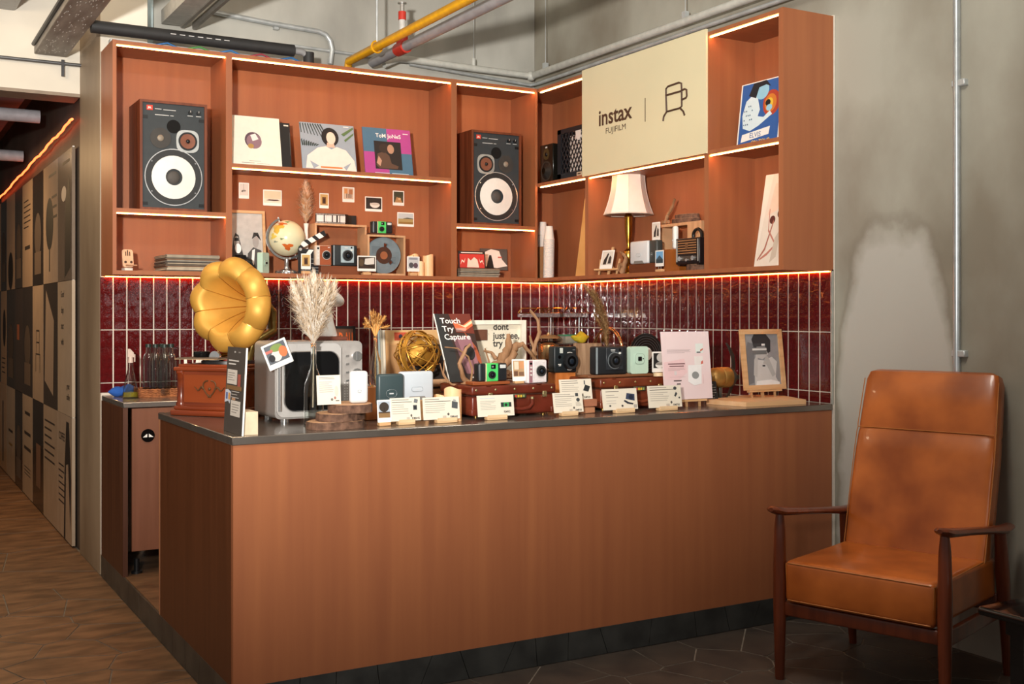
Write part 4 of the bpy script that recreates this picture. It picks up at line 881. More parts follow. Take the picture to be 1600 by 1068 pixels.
part('shade_trim', MB().tube([(rb * math.cos(2 * PI * i / 8), rb * math.sin(2 * PI * i / 8), zs) for i in range(8)], .004, M('d9cdbd', .6), 6, closed=True), t)
part('stem', MB().lathe([(.05, 0), (.052, .012), (.03, .03), (.018, .05), (.026, .075), (.036, .11), (.03, .14), (.012, .155), (.010, .17), (.014, .20), (.022, .26), (.024, zs - .02), (.026, zs - .012), (.014, zs + .01)], BRASS, 28), t)
part('harp', MB().tube([(0, -.02, zs), (0, -.05, zs + .06), (0, -.035, zt - .02), (0, 0, zt - .005), (0, .035, zt - .02), (0, .05, zs + .06), (0, .02, zs)], .002, BRASS, 6), t)
# small easel with photo
def easel(label, loc, rz, w, h, lean, leg=.035, mat=PALEWOOD, name='tabletop_easel', peg=.03):
    t = thing(name, label, 'easel', loc, rz)
    A = T(0, 0, 0) @ rot('X', -lean)
    for s in (-1, 1): part('leg', MB().box((s * w * .33, .004, leg + .2 * h), (.010, .008, 2 * leg + .4 * h), mat, A @ T(0, 0, -leg * 0.0) @ rot('Y', s * 4)), t)
    part('ledge', MB().box((0, -.008, leg), (w * .92, .022, .010), mat, A), t)
    part('mast', MB().box((0, .010, (h + leg + peg) / 2), (.016, .008, h + leg + peg), mat, A), t)
    part('rear_leg', MB().cyl((0, .012, h * .75), (0, .10, .002), .005, mat, n=8), t)
    return t
XE = 2.70; cy, w, zb, h = fitX(XE, 932, 966, 384, 423)
easel('small wooden easel left of the lamp base', (XE, cy, Z1), -78, w * .95, .11, 14, .03, peg=.035)
t = photo('old photo of two seated figures on the small easel', .10, .115, 'pair', (XE - .012, cy, Z1 + .036), -78, 0, -14)
mb = MB()
branch(mb, [(0, 0, .012), (.02, 0, .05), (.03, .01, .09), (.01, 0, .12), (-.015, 0, .13)], .016, .006, DRIFT, 3); branch(mb, [(.02, 0, .05), (-.01, -.01, .06), (-.02, -.01, .02)], .012, .006, DRIFT, 4)
p = onX(2.72, 974, 425); one('driftwood', mb, 'twisted driftwood piece between the small easel and the lamp', 'driftwood', (2.71, p.y, Z1), -90)
# printers
def printer(label, w, h, d, loc, rz, col, badge, name='photo_printer', notch=True, rx=0, r=None):
    t = thing(name, label, 'printer', loc, rz, None, rx)
    part('body', MB().rbox((0, d / 2, h / 2), (w, d, h), r or .010, M(col, .38, var=.02)), t)
    bw, bh = badge
    part('logo_button', MB().prism(rrect(-bw / 2, h * .38 - bh / 2, bw / 2, h * .38 + bh / 2, bh * .45), -.0025, .001, M(col, .3, var=.02), smooth=True).box((0, -.0028, h * .38), (bw * .4, .001, bh * .16), M('c9cdd0', .4)), t)
    ol = MB(); ol.tube([(x, -.0025, z) for x, z in rrect(-bw / 2, h * .38 - bh / 2, bw / 2, h * .38 + bh / 2, bh * .45)], .0007, M('8f979b', .3, .4), 5, closed=True); part('button_rim', ol, t)
    if notch: part('stand_clip', MB().prism([(-w * .27, 0), (w * .27, 0), (w * .22, h * .13), (-w * .22, h * .13)], -.003, .004, M('7d7a76', .5)), t)
    return t
XP = 2.69; cy, w, zb, h = fitX(XP, 984, 1012, 376.5, 412)
bk = thing('wood_block', 'dark brown wooden block under the white and black printers', 'block', (2.69, YX(1003, 2.69), Z1), -90); hb_ = zb - Z1; part('block', MB().rbox((0, .05, hb_ / 2), (.25, .10, hb_), .002, M('6d3a20', .5, scale=4, stretch=(.5, 6, 6), h2='5a2e18'), seg=1), bk)
printer('white photo printer with a small oval outline on the right shelf', w, h, .04, (XP, cy, Z1 + hb_ + .0005), -90, 'd3d6d8', (.04, .018))
cy2, w2_, _, h_ = fitX(XP + .02, 1012.5, 1028, 375, 411)
printer('dark grey photo printer beside the white one on the right shelf', w2_, h * 1.0, .045, (XP + .012, cy2, Z1 + hb_ + .0005), -90, '3a3d3b', (.02, .02), notch=False)
# box frame with wood slices, driftwood stick, mini printer, photos, copper block, radio
XQ = 2.80; ya, yb2 = YX(1026, XQ), YX(1096, XQ); wq_ = ya - yb2; hq = onX(XQ, 1060, 348).z - Z1
t = thing('box_frame', 'open pale wood box behind the vintage radio', 'box', (XQ, (ya + yb2) / 2, Z1), -90)
for c, s, nm_ in (((0, .06, .008), (wq_, .12, .016), 'bottom_board'), ((0, .06, hq - .008), (wq_, .12, .016), 'top_board'), ((-wq_ / 2 + .008, .06, hq / 2), (.016, .12, hq - .032), 'side_board'), ((wq_ / 2 - .06, .06, hq / 2), (.12, .12, hq - .032), 'side_board')): part(nm_, MB().box(c, s, LO), t)
p = onX(2.86, 1072, 345)
wood_slice('bark-edged wood slice lying lower on the pale wood box', (2.86, p.y, Z1 + hq + .0005), .105, .026, 3, .5, -90)
wood_slice('bark-edged wood slice lying upper on the pale wood box', (2.86, p.y - .01, Z1 + hq + .027), .088, .022, 8, .55, -90)
p = onX(2.82, 1041, 345); mb = MB(); branch(mb, [(0, 0, .008), (.02, 0, .05), (.06, 0, .09), (.085, 0, .135)], .011, .008, DRIFT, 9); branch(mb, [(-.03, 0, .008), (.03, 0, .010)], .012, .009, DRIFT, 5)
one('driftwood', mb, 'bent driftwood stick leaning on the pale wood box', 'driftwood', (2.815, p.y, Z1 + hq + .004), -90)
cy, w, zb, h = fitX(2.72, 1037, 1061, 388, 424)
t = thing('wood_block', 'glossy orange-brown wooden block left of the radio', 'block', (2.72, cy, Z1), -90); hw_ = onX(2.72, 1048, 389).z - Z1
part('block', MB().rbox((0, .035, hw_ / 2), (w, .07, hw_), .002, M('a8662c', .3, scale=3, stretch=(3, 3, .5), h2='8a4d1c'), seg=1), t)
cy_, w, zb, h = fitX(2.745, 1045, 1057, 352, 389)
printer('slim white mini printer on the glossy wooden block', .055, h * .98, .03, (2.745, cy_ - .0, Z1 + hw_ + .0005), -120, 'dfe5e2', (.012, .01), notch=False, r=.012)
cy, w, zb, h = fitX(2.74, 1018.5, 1031, 355, 385)
photo('black and white instant photo beside the slim white printer', w * 1.0, h, 'pair', (2.742, cy, Z1 + hb_ + .125), -90)
cy, w, zb, h = fitX(2.665, 1024, 1037, 389, 414)
t = thing('photo_stand', 'pale wood foot holding the mountain photo', 'stand', (2.668, cy, Z1), -90); part('foot', MB().rbox((0, 0, .007), (.06, .022, .014), .002, PALEWOOD, seg=1).cyl((-.01, 0, .013), (-.01, 0, .05), .0012, CHROME, n=6).cyl((.01, 0, .013), (.01, 0, .05), .0012, CHROME, n=6), t)
photo('instant photo of a mountain under blue sky before the wooden block', w, h, 'mount', (2.665, cy, Z1 + .03), -90)
XR = 2.685; cy, w, zb, h = fitX(XR, 1055.5, 1093, 371, 412); hz = zb - Z1
sl_ = wood_slice('stacked bark wood slice under the vintage radio', (XR + .06, cy - .02, Z1), .075, max(.02, hz - .002), 5, .7, -90)
RD = M('1c1718', .3)
t = thing('vintage_radio', 'small vintage radio with a wooden slatted grille and ring handle', 'radio', (XR, cy, Z1 + max(.02, hz - .002) + .0005), -90)
part('body', MB().rbox((0, .045, h / 2), (w, .09, h), .006, RD), t)
part('side_trim', MB().box((-w * .44, -.001, h * .52), (w * .05, .003, h * .84), M('b9bdb9', .3, .5)), t); part('side_trim', MB().box((w * .44, -.001, h * .52), (w * .03, .003, h * .84), M('b9bdb9', .3, .5)), t)
gp = part('grille_back', MB().box((0, -.0005, h * .66), (w * .78, .002, h * .56), M('2a1a12', .5)), t)
for i in range(6): part('grille_slat', MB().box((0, -.003, h * (.42 + .096 * i)), (w * .76, .004, h * .035), M('a8764c', .5)), gp)
part('emblem', MB().prism([(-.010, h * .78), (.010, h * .78), (.011, h * .64), (0, h * .54), (-.011, h * .64)], -.007, -.004, M('6b4a30', .4)), t)
part('dial_panel', MB().box((0, -.001, h * .22), (w * .72, .003, h * .18), M('4a4038', .4)), t)
for s in (-1, 1): part('knob', MB().cyl((s * w * .27, -.002, h * .22), (s * w * .27, -.012, h * .22), .013, CHROME, n=18), t)
part('knob', MB().cyl((0, -.002, h * .16), (0, -.010, h * .16), .008, CHROME, n=14), t)
part('handle', MB().tube([(w * .12 + .036 * math.cos(a), .05, h + .012 + .036 * math.sin(a)) for a in [2 * PI * i / 24 for i in range(24)]], .009, M('1c1715', .35), 8, closed=True), t)
for s in (-1, 1): part('foot', MB().box((s * w * .4, .03, -.002), (.018, .05, .006), BLACK), t)
# dried flowers in a slim vase
p = onX(2.84, 1093, 340); zv = .14
t = thing('vase', 'slim pale wooden vase at the shelf upright behind the radio', 'vase', (2.87, .628, Z1)); part('body', MB().lathe([(.016, 0), (.017, .01), (.014, hq + .03), (.012, hq + .03), (.010, .02)], LO, 16), t)
mb = MB(); r = random.Random(2)
for i in range(7):
    a = r.uniform(-1, 1); z0 = hq + .03
    mb.tube([(0, 0, .05), (0, 0, z0), (-.01 * a, .02 * a, z0 + .08), (-.03 + .02 * a, .03 * a + .01, z0 + .14 + .10 * r.random())], .0016, M('a8814f', .8), 5)
t = thing('dried_flowers', 'dried cream and yellow flowers in the slim vase behind the radio', 'plant', (2.87, .628, Z1)); part('stem', mb, t)
bl = MB(); plume(bl, (-.005, .0, hq + .02), (-.02, .015, hq + .19), .05, 260, PAMW, 8, .0, .003); plume(bl, (-.02, .01, hq + .12), (-.025, .0, hq + .30), .035, 120, [M('c9a04a', .8), M('a87c30', .8)], 9, .0, .003)
part('bloom', bl, t, kind='stuff')
# right bay: tour cover above, tall print below
XA = 2.72; cy, w, zb, h = fitX(XA, 1150.5, 1216, 127, 222)
h = .33
EL = [('r', 0, 0, 1, 1, 'e6e2da'), ('r', .03, .0, .97, .985, '2f5a9c'), ('e', .76, .62, .2, .2, 'a8402c'), ('e', .74, .62, .14, .14, 'c9762c'), ('e', .72, .62, .08, .08, 'd9b53c'), ('p', [(.12, .3), (.08, .5), (.15, .72), (.3, .8), (.42, .75), (.5, .55), (.46, .45), (.6, .42), (.74, .5), (.8, .44), (.5, .3), (.3, .24)], 'cfe0e6'), ('e', .52, .84, .16, .14, '8fc0d6'), ('p', [(.2, .8), (.3, .98), (.6, .99), (.72, .88), (.6, .92), (.44, .9), (.38, .74)], '1b2026'), ('e', .68, .63, .06, .05, '15181c'), ('e', .72, .55, .07, .05, '8fc0d6'),
      ('p', [(.1, .08), (.12, .2), (.78, .26), (.76, .14)], 'e9e6e0'), ('t', 'ELVIS', .44, .13, .11, '6b7fa8'), ('t', 'ON TOUR', .58, .02, .09, 'e0b23c')]
for k in range(14): EL.append(('e', .14 + .045 * (k % 5), .35 + .07 * (k // 3), .012, .012, '2b4a6c'))
sleeve('record_sleeve', 'bright blue record cover with a singer drawing in the top right shelf bay', (XA, cy, Z2), w, h, EL, 'e6e2da', 7, -90)
sleeve('record_sleeve', 'dark record sleeve behind the bright blue cover', (XA + .055, cy - .03, Z2), w, h * .98, [('r', .9, .3, .98, .9, 'c9c6c0')], '23242c', 6, -90)
XA = 2.70; cy, w, zb, h = fitX(XA, 1183, 1228, 267, 413)
cyb = YX(1178, XA); w = cyb - .045
t = sleeve('tall_print', 'tall pale print of cloth and dark red discs in the lowest right bay', (XA, cyb - w / 2, Z1), w, .47, [(it[0], [(a_ * .72, b_) for a_, b_ in it[1]], it[2]) if it[0] == 'p' else (it[0], it[1] * .72, it[2], it[3] * .72, it[4], it[5]) for it in [('p', [(0, 0), (.2, .6), (.35, 1), (1, 1), (1, 0)], 'ddd2c4'), ('p', [(.3, .55), (.5, .9), (.9, .85), (.7, .6)], 'e6c9b4'), ('e', .55, .5, .12, .045, '5a2a24'), ('e', .85, .56, .11, .045, '5a2a24'), ('p', [(.1, .08), (.35, .2), (.6, .5), (.63, .48), (.4, .18), (.11, .06)], 'a86a5c'), ('p', [(.4, .62), (.45, .4), (.8, .25), (.83, .22), (.5, .12), (.2, .07), (.2, .09), (.48, .15), (.78, .23), (.42, .38), (.37, .62)], 'b8796a'), ('p', [(.65, .04), (.75, .3), (.95, .4), (.9, .1)], 'c3b5a5'), ('e', .75, .85, .05, .015, '3a3534')]], 'e6dccf', 10, -90, cat='print', name2='print')
# ================================================================== back counter
ZC = HB + .0006
p = onY(2.30, 203, 616)
t = thing('spray_flask', 'conical glass spray flask with yellow liquid on the back counter', 'bottle', (p.x, 2.28, ZC))
h = onY(2.28, 203, 565).z - ZC
part('glass', MB().lathe([(.040, .002), (.044, .006), (.042, .03), (.016, h * .8), (.013, h), (.011, h), (.014, h * .8), (.040, .03), (.041, .008), (.0, .006)], glass(), 28, cap=False), t)
part('liquid', MB().lathe([(.0395, .007), (.0385, .032), (0, .033)], M('d9c23c', .1, trans=.6, var=.02), 28), t)
hd = part('spray_head', MB().cyl((0, 0, h - .005), (0, 0, h + .028), .014, M('cdb8ac', .5), .012).prism([(-.016, h + .026), (.018, h + .024), (.014, h + .05), (-.004, h + .07), (-.016, h + .07)], -.009, .009, M('cdb8ac', .5)), t)
part('trigger', MB().box((.02, 0, h + .02), (.006, .010, .04), M('cdb8ac', .5), T(0, 0, 0)), hd)
mb = MB(); pts = []
r = random.Random(4)
bm_ = bmesh.new(); bmesh.ops.create_icosphere(bm_, subdivisions=3, radius=1)
vs = [Vector((v.co.x * .085 * (1 + .15 * math.sin(5 * v.co.y + 3 * v.co.x)), v.co.y * .05, max(0, .028 + v.co.z * .030 * (1 + .3 * math.sin(7 * v.co.x + 2 * v.co.y))))) for v in bm_.verts]; bm_.verts.index_update(); fs = [[v.index for v in f.verts] for f in bm_.faces]; bm_.free()
p = onY(2.40, 196, 612); one('cleaning_cloth', MB().add(vs, fs, M('2456a8', .9, bump=.3, scale=60), None, True), 'crumpled blue cleaning cloth behind the spray flask', 'cloth', (p.x, 2.41, ZC))
# tray with bottles
a, b = XY(219, 2.22), XY(283, 2.22); ty = 2.30
t = thing('wicker_tray', 'low woven tray under the clear bottles on the back counter', 'tray', ((a + b) / 2 + .02, ty, ZC))
tw, td = b - a + .04, .17; WK = M('a8683c', .7, scale=60, h2='7a4526', bump=.6)
part('tray_floor', MB().box((0, 0, .005), (tw, td, .01), WK), t)
wk = MB()
for (sx, sy, ex, ey) in ((-1, -1, 1, -1), (1, -1, 1, 1), (1, 1, -1, 1), (-1, 1, -1, -1)):
    for j in range(5): wk.tube([((sx + (ex - sx) * i / 20) * tw / 2, (sy + (ey - sy) * i / 20) * td / 2, .008 + j * .009 + .002 * math.sin(i * PI + j)) for i in range(21)], .0048, WK, 5)
part('woven_rim', wk, t)
bot = None
GL = glass('e6ecea')
for i, (px, yy, lb) in enumerate(((232, 2.35, 'leftmost'), (243, 2.29, 'second from the left'), (257, 2.232, 'front middle'), (253, 2.375, 'rear middle'), (267, 2.31, 'rightmost'))):
    x = XY(px, yy)
    t = thing('glass_bottle', 'clear glass bottle with a black cap on the woven tray, ' + lb, 'bottle', (x, yy, ZC + .0105), 0, 'clear bottles on the woven tray')
    part('glass', MB().lathe([(.028, 0), (.032, .004), (.032, .185), (.026, .21), (.015, .232), (.014, .262), (.0115, .262), (.0125, .232), (.0235, .209), (.0295, .184), (.0295, .008), (0, .006)], GL, 24, cap=False), t)
    part('cap', MB().cyl((0, 0, .258), (0, 0, .276), .0165, M('22302a', .4), n=20), t)
# papers, straws behind the gramophone
p = onY(2.30, 297, 575)
t = thing('straw_cup', 'dark cup of white wrapped straws behind the gramophone', 'cup', (p.x, 2.30, ZC)); part('cup', MB().lathe([(.03, 0), (.038, .11), (.035, .11), (.028, .004)], M('3a2a20', .5), 20, cap=True), t)
for i, (dx, ry) in enumerate(((-.022, -3), (.010, 10), (.018, 14))): one('paper_straw', MB().box((0, 0, .1), (.016, .004, .2), PAPER), ('upright white wrapped straw standing alone in the cup', 'tilted white wrapped straw left of the pair', 'tilted white wrapped straw right of the pair')[i], 'straw', (p.x + dx * .8, 2.30 + .008 * (i - 1), ZC + .006), 0, None, 0, ry)
# tilted sign with orange letters
cx, w, zb, h = fitY(2.45, 516, 557, 509, 600)
hh_ = onY(2.45, 540, 509).z - ZC
t = thing('framed_sign', 'black framed sign with tall orange letters behind the microwave', 'sign', (cx, 2.45, ZC), 0, None, -4)
part('board', MB().box((0, .005, hh_ / 2), (w, .01, hh_), M('6b4a38', .5)), t)
fm = MB()
for c, s in (((0, .0, hh_ - .008), (w, .016, .016)), ((-w / 2 + .006, .0, hh_ / 2), (.012, .016, hh_)), ((w / 2 - .006, 0, hh_ / 2), (.012, .016, hh_))): fm.box(c, s, BLACK)
part('frame', fm, t); part('lettering', MB().text('OAD ALL', .10, 0, hh_ - .11, -.001, M('e0672c', .5), sx=.38, bold=.03), t)
# cup rack
yr = 2.12; a, b = XY(834, yr), XY(932, yr) - .06; zr = onY(yr, 880, 492).z
t = thing('cup_rack', 'chrome two-basket cup rack standing in the tiled corner', 'rack', (0, 0, 0))
BR = CHROME
for k, (x0, x1, n_) in enumerate(((a, (a + b) / 2 - .01, 1), ((a + b) / 2 + .01, b, 2))):
    ring_ = [(x0, yr, zr), (x1, yr, zr), (x1, yr + .2, zr), (x0, yr + .2, zr)]
    bd = MB()
    for (p0, p1) in zip(ring_, ring_[1:] + ring_[:1]):
        c = [(p0[i] + p1[i]) / 2 for i in range(3)]; bd.box(c, (abs(p0[0] - p1[0]) + .003, abs(p0[1] - p1[1]) + .003, .026), BR)
    part('band', bd, t)
    up = [(x0 + .0, yr, zr + .012), (x0 + .03, yr, zr + .045), (x1 - .03, yr, zr + .045), (x1, yr, zr + .012), (x1, yr + .2, zr + .012), (x1 - .03, yr + .2, zr + .045), (x0 + .03, yr + .2, zr + .045), (x0, yr + .2, zr + .012)]
    part('top_rail', MB().tube(up, .004, M('d3a860', .15, 1.0), 6, closed=True), t)
    if k == 0:
        for i in range(13):
            x = x0 + .04 + (x1 - x0 - .08) * i / 12; part('wire', MB().cyl((x, yr + .001, zr + .01), (x, yr + .001, zr + .044), .002, M('d3a860', .15, 1.0), n=6), t)
    part('wire_floor', MB().box(((x0 + x1) / 2, yr + .1, zr - .008), (x1 - x0, .2, .004), M('9a9a98', .3, .9)), t)
xm = (a + b) / 2
for x in (xm - .02, b - .01): part('post', MB().cyl((x, yr + .1, ZC), (x, yr + .1, zr - .01), .006, CHROME, n=12), t)
zl = onY(yr, 880, 537).z
part('lower_tray', MB().box((xm - .02, yr + .08, zl), (b - a - .06, .24, .008), M('8f8a82', .25, .9)), t)
for x in (a + .03, b - .05): part('tray_leg', MB().cyl((x, yr, ZC), (x, yr, zl), .005, CHROME, n=10), t)
x = XY(866, yr)
t = thing('glass_dish', 'glass lidded dish on the rack under the baskets', 'dish', (x, yr + .07, zl + .0045)); part('bowl', MB().lathe([(.05, 0), (.085, .012), (.088, .03), (.084, .03), (.08, .014), (0, .006)], glass(), 28, cap=False), t); part('lid', MB().lathe([(.087, .031), (.07, .045), (.03, .056), (.012, .058), (.012, .068), (0, .069)], M('c9a878', .2, .5), 28), t)
x = XY(905, yr); t = thing('storage_box', 'clear storage box with a green lid on the rack', 'box', (x, yr + .10, zl + .0045)); part('box', MB().box((0, 0, .022), (.14, .09, .044), M('cfd6c9', .2, trans=.5)), t); part('lid', MB().rbox((0, 0, .049), (.148, .098, .010), .003, M('3f8a68', .4), seg=1), t)
bm_ = bmesh.new(); bmesh.ops.create_icosphere(bm_, subdivisions=3, radius=1)
vs = [Vector((v.co.x * .062 * (1 + .2 * math.sin(4 * v.co.z + v.co.y)), v.co.y * .035, max(0, .032 + v.co.z * .034 * (1 + .35 * math.sin(5 * v.co.x + 1))))) for v in bm_.verts]; bm_.verts.index_update(); fs = [[v.index for v in f.verts] for f in bm_.faces]; bm_.free()
one('cleaning_cloth', MB().add(vs, fs, M('c9b52c', .9, bump=.3, scale=60), None, True), 'crumpled yellow cloth on the rack tray', 'cloth', (XY(908, yr - .01), yr - .0, zl + .0045))
x = XY(854, 1.98 + .1); t = thing('storage_jar', 'round glass jar with a brass lid below the cup rack', 'jar', (x, 2.06, ZC)); hj = onY(2.06, 854, 535).z - ZC
part('jar', MB().lathe([(.055, 0), (.062, .01), (.062, hj * .62), (.058, hj * .62), (.058, .012), (0, .01)], glass(), 28, cap=False), t); part('contents', MB().lathe([(.056, .012), (.056, hj * .4), (0, hj * .42)], M('6a5a48', .8, bump=.5, scale=60), 24), t)
part('lid', MB().lathe([(.064, hj * .62), (.066, hj * .66), (.066, hj * .86), (.058, hj * .95), (.03, hj), (0, hj)], M('c3a071', .25, .8), 28), t)
# tap
p = onY(2.35, 950, 545); xa, xb = XY(928, 2.22), XY(973, 2.22)
zt = onY(2.22, 950, 512).z
ya, yb2 = YX(928, 2.72), YX(973, 2.72); zt = onX(2.72, 950, 513).z; r_ = (ya - yb2) / 2; yc = (ya + yb2) / 2
t = thing('gooseneck_tap', 'brass-tinted chrome gooseneck tap arching behind the black camera', 'tap', (2.72, yc, 0))
TP = M('c9b08a', .12, 1.0)
pts = [(0, r_, ZC), (0, r_, zt - r_)] + [(0, r_ * math.cos(a), zt - r_ + r_ * math.sin(a)) for a in [PI * i / 14 for i in range(1, 14)]] + [(0, -r_, zt - r_), (0, -r_, zt - r_ - .12)]
# the tap stands on the return of the back counter along the right wall
part('spout', MB().tube(pts, .011, TP, 12), t); part('base', MB().cyl((0, r_, ZC), (0, r_, ZC + .02), .024, TP), t)
rc = thing('side_counter', 'steel-topped return counter along the right tiled wall', 'counter', (0, 0, HP))
part('worktop', MB().rbox((2.775, 1.563, hb + .014), (.375, .79, .028), .003, STEEL, seg=1), rc); part('cabinet', MB().box((2.785, 1.563, hb / 2), (.35, .78, hb), VENEER_D), rc)
# ================================================================== front counter
ZF = HC + .0006
def counter_item(px, py): p = onZ(ZF, px, py); return p.x, p.y
# ---- gramophone
gx, gy, ga = .246, .930, -52
MAHO = M('7a3214', .25, scale=4, stretch=(.6, 5, 5), h2='5c230b', coat=.3)
t = thing('gramophone', 'gramophone with a golden petal horn on a red-brown wooden case', 'gramophone', (gx, gy, ZF), ga)
gw, gd, gh = .36, .27, .205
part('base_moulding', MB().rbox((0, 0, .012), (gw + .03, gd + .03, .024), .006, MAHO).rbox((0, 0, .032), (gw + .01, gd + .01, .02), .008, MAHO), t)
part('case', MB().box((0, 0, gh / 2 + .02), (gw - .02, gd - .02, gh - .04), MAHO), t)
part('front_panel', MB().box((0, -gd / 2 + .008, gh / 2 + .015), (gw - .09, .006, gh - .085), M('823a17', .3, scale=4, stretch=(.6, 5, 5), h2='7d3512')), t)
for sx in (-1, 1):
    for sy in (-1, 1): part('corner_column', MB().lathe([(.022, .04), (.024, .05), (.019, .06), (.017, gh * .5), (.019, gh - .03), (.024, gh - .02), (.022, gh - .012)], MAHO, 18, T(sx * (gw / 2 - .02), sy * (gd / 2 - .02), 0)), t)
part('top_board', MB().rbox((0, 0, gh - .004), (gw + .012, gd + .012, .018), .006, MAHO).rbox((0, 0, gh + .010), (gw - .02, gd - .02, .014), .004, MAHO), t)
cv = MB(); CVM = M('5a3a20', .5, .3)
for s in (-1, 1):
    cv.tube([(s * (.008 + .03 * math.sin(a) * (1 - a / 9)), -gd / 2 + .003, gh / 2 + .015 + .035 * math.cos(a * .8)) for a in [i * .45 for i in range(12)]], .0035, CVM, 6)
    cv.tube([(s * (.03 + .05 * i / 8), -gd / 2 + .003, gh / 2 + .015 + .008 * math.sin(i)) for i in range(9)], [.006 - .0006 * i for i in range(9)], CVM, 6)
cv.sphere((0, -gd / 2 + .004, gh / 2 + .015), .007, CVM, 10, 6)
part('carved_ornament', cv, t)
part('turntable', MB().cyl((0, 0, gh + .018), (0, 0, gh + .030), .115, M('1d1c1c', .35), n=40).cyl((0, 0, gh + .030), (0, 0, gh + .036), .03, M('8a2c22', .5), n=24), t)
part('crank', MB().tube([(gw / 2 - .01, 0, gh * .5), (gw / 2 + .05, 0, gh * .5), (gw / 2 + .06, 0, gh * .5 - .05)], .006, BRASS, 8), t)
HG = M('c8943f', .5, .35, var=.12, scale=7)
# horn in the case's own frame: mouth centre and axis
Ri = Matrix.Rotation(math.radians(-ga), 3, 'Z')
Mw = onY(.86, 347, 476); ml = Ri @ (Mw - Vector((gx, gy, ZF))); ax_w = Vector((-.82, -.56, .0)).normalized(); axl = (Ri @ ax_w).normalized()
q = axl.to_track_quat('Z', 'Y').to_matrix().to_4x4(); HM = Matrix.Translation(ml) @ q
NP = 8
for k in range(NP):
    vs = []; nu, nv = 9, 22; a0 = 2 * PI * k / NP + .2; da = 2 * PI / NP * 1.015
    for j in range(nv + 1):
        v = j / nv
        if v < .6:
            s = v / .6; rr_ = .016 + .115 * s ** 1.5; zz = -.27 + .27 * s ** .9
        else:
            b = (v - .6) / .4 * 2.3; rr_ = .131 + .072 * math.sin(b); zz = -.060 * (1 - math.cos(b))
        for i in range(nu + 1):
            u = i / nu; bul = math.sin(PI * u); a = a0 + da * u
            r2 = rr_ * (1 + .05 * bul * v - .05 * (1 - bul) * v); z2 = zz + .030 * (bul - .5) * v ** 2
            vs.append((r2 * math.cos(a), r2 * math.sin(a), z2))
    n1 = nu + 1
    mb = MB().add(vs, [(j * n1 + i, j * n1 + i + 1, (j + 1) * n1 + i + 1, (j + 1) * n1 + i) for j in range(nv) for i in range(nu)], HG, HM, True)
    part('horn_petal', mb, t, fix=False)
    part('petal_seam', MB().tube([HM @ Vector(vs[j * n1]) for j in range(nv + 1)], .0022, M('d3a552', .3, .9), 5), t)
th = HM @ Vector((0, 0, -.26)); bk_ = HM @ Vector((0, 0, -.31))
part('horn_neck', MB().tube([th, bk_, bk_ + Vector((.01, .025, -.03)), Vector((bk_.x + .01, bk_.y + .03, th.z - .12)), Vector((bk_.x * .9, gd / 2 - .02, gh + .10)), Vector((bk_.x * .7, gd / 2 - .04, gh + .02))], [.018, .021, .022, .022, .022, .024], M('7d6a3c', .3, .9), 14), t)
part('tone_arm', MB().tube([(bk_.x * .7, gd / 2 - .04, gh + .05), (0, .02, gh + .06), (-.03, -.05, gh + .05)], .010, BRASS, 10).cyl((-.03, -.058, gh + .045), (-.03, -.045, gh + .045), .028, CHROME), t)
for i, (dz, c, s_) in enumerate(((.036, '9c7f5f', .21), (.040, '5a4a3c', .2))):
    o = one('paper_sleeve', MB().box((0, 0, .002), (s_, s_ * .9, .004), M(c, .7)), ('tan paper sleeve lying on the gramophone turntable', 'dark paper sleeve topmost on the gramophone')[i], 'sleeve', (gx - .075, gy + .055, ZF + gh + dz + .0005 * i), ga + 8 * i)
one('round_tin', MB().lathe([(.034, 0), (.036, .003), (.036, .022), (.033, .025), (0, .025)], BLACKG, 28), 'flat black round tin on the sleeves of the gramophone', 'tin', (gx - .10, gy + .06, ZF + gh + .0455), 0)
# ---- leaflet stand at the corner
t = thing('leaflet_stand', 'tall dark leaflet board on edge at the counter corner', 'leaflet', (.036, .135, ZF), -90, None, 0)
zt = onX(.03, 369, 543).z - ZF; lw = .235
A = rot('X', -3)
part('board', MB().box((0, .004, zt / 2), (lw, .006, zt), M('4b443f', .45, var=.05), A), t)
part('edge', MB().box((lw / 2 + .0015, .004, zt / 2), (.003, .0062, zt), WHITE, A), t)
pr = MB(); prints(pr, -lw / 2, 0, lw, zt, [('r', .40, .935, .48, .955, 'a8a29c'), ('r', .62, .935, .74, .95, '7d7670'), ('r', 0.120, 0.833, 0.670, 0.849, 'c9c4be'), ('r', 0.120, 0.793, 0.520, 0.809, 'c9c4be'), ('r', .08, .565, .62, .735, 'c9c0b6'), ('l', .13, .6, .5, .71, 4, '6f6862'), ('r', .66, .54, .82, .69, '9c4f42'), ('r', .06, .5, .9, .55, '7d5c3a'), ('p', [(.0, .34), (.02, .49), (.16, .5), (.34, .47), (.3, .33), (.2, .36)], 'bfc3cc'), ('r', .06, .38, .16, .46, '5a6a9c'), ('r', .2, .38, .3, .46, 'c98f4a'), ('l', .36, .4, .82, .5, 3, 'b9b3ad'), ('r', .36, .2, .88, .38, 'c9c0b6'), ('l', .42, .23, .8, .35, 4, '6f6862'), ('r', .4, .385, .6, .41, 'b58a6a')], y=.0002, X=A)
part('print', pr, t, fix=False)
t = thing('card_block', 'beige cardboard block supporting the leaflet board', 'block', (.075, .09, ZF)); part('block', MB().box((0, 0, .042), (.055, .11, .084), M('d8c0a2', .7)), t)
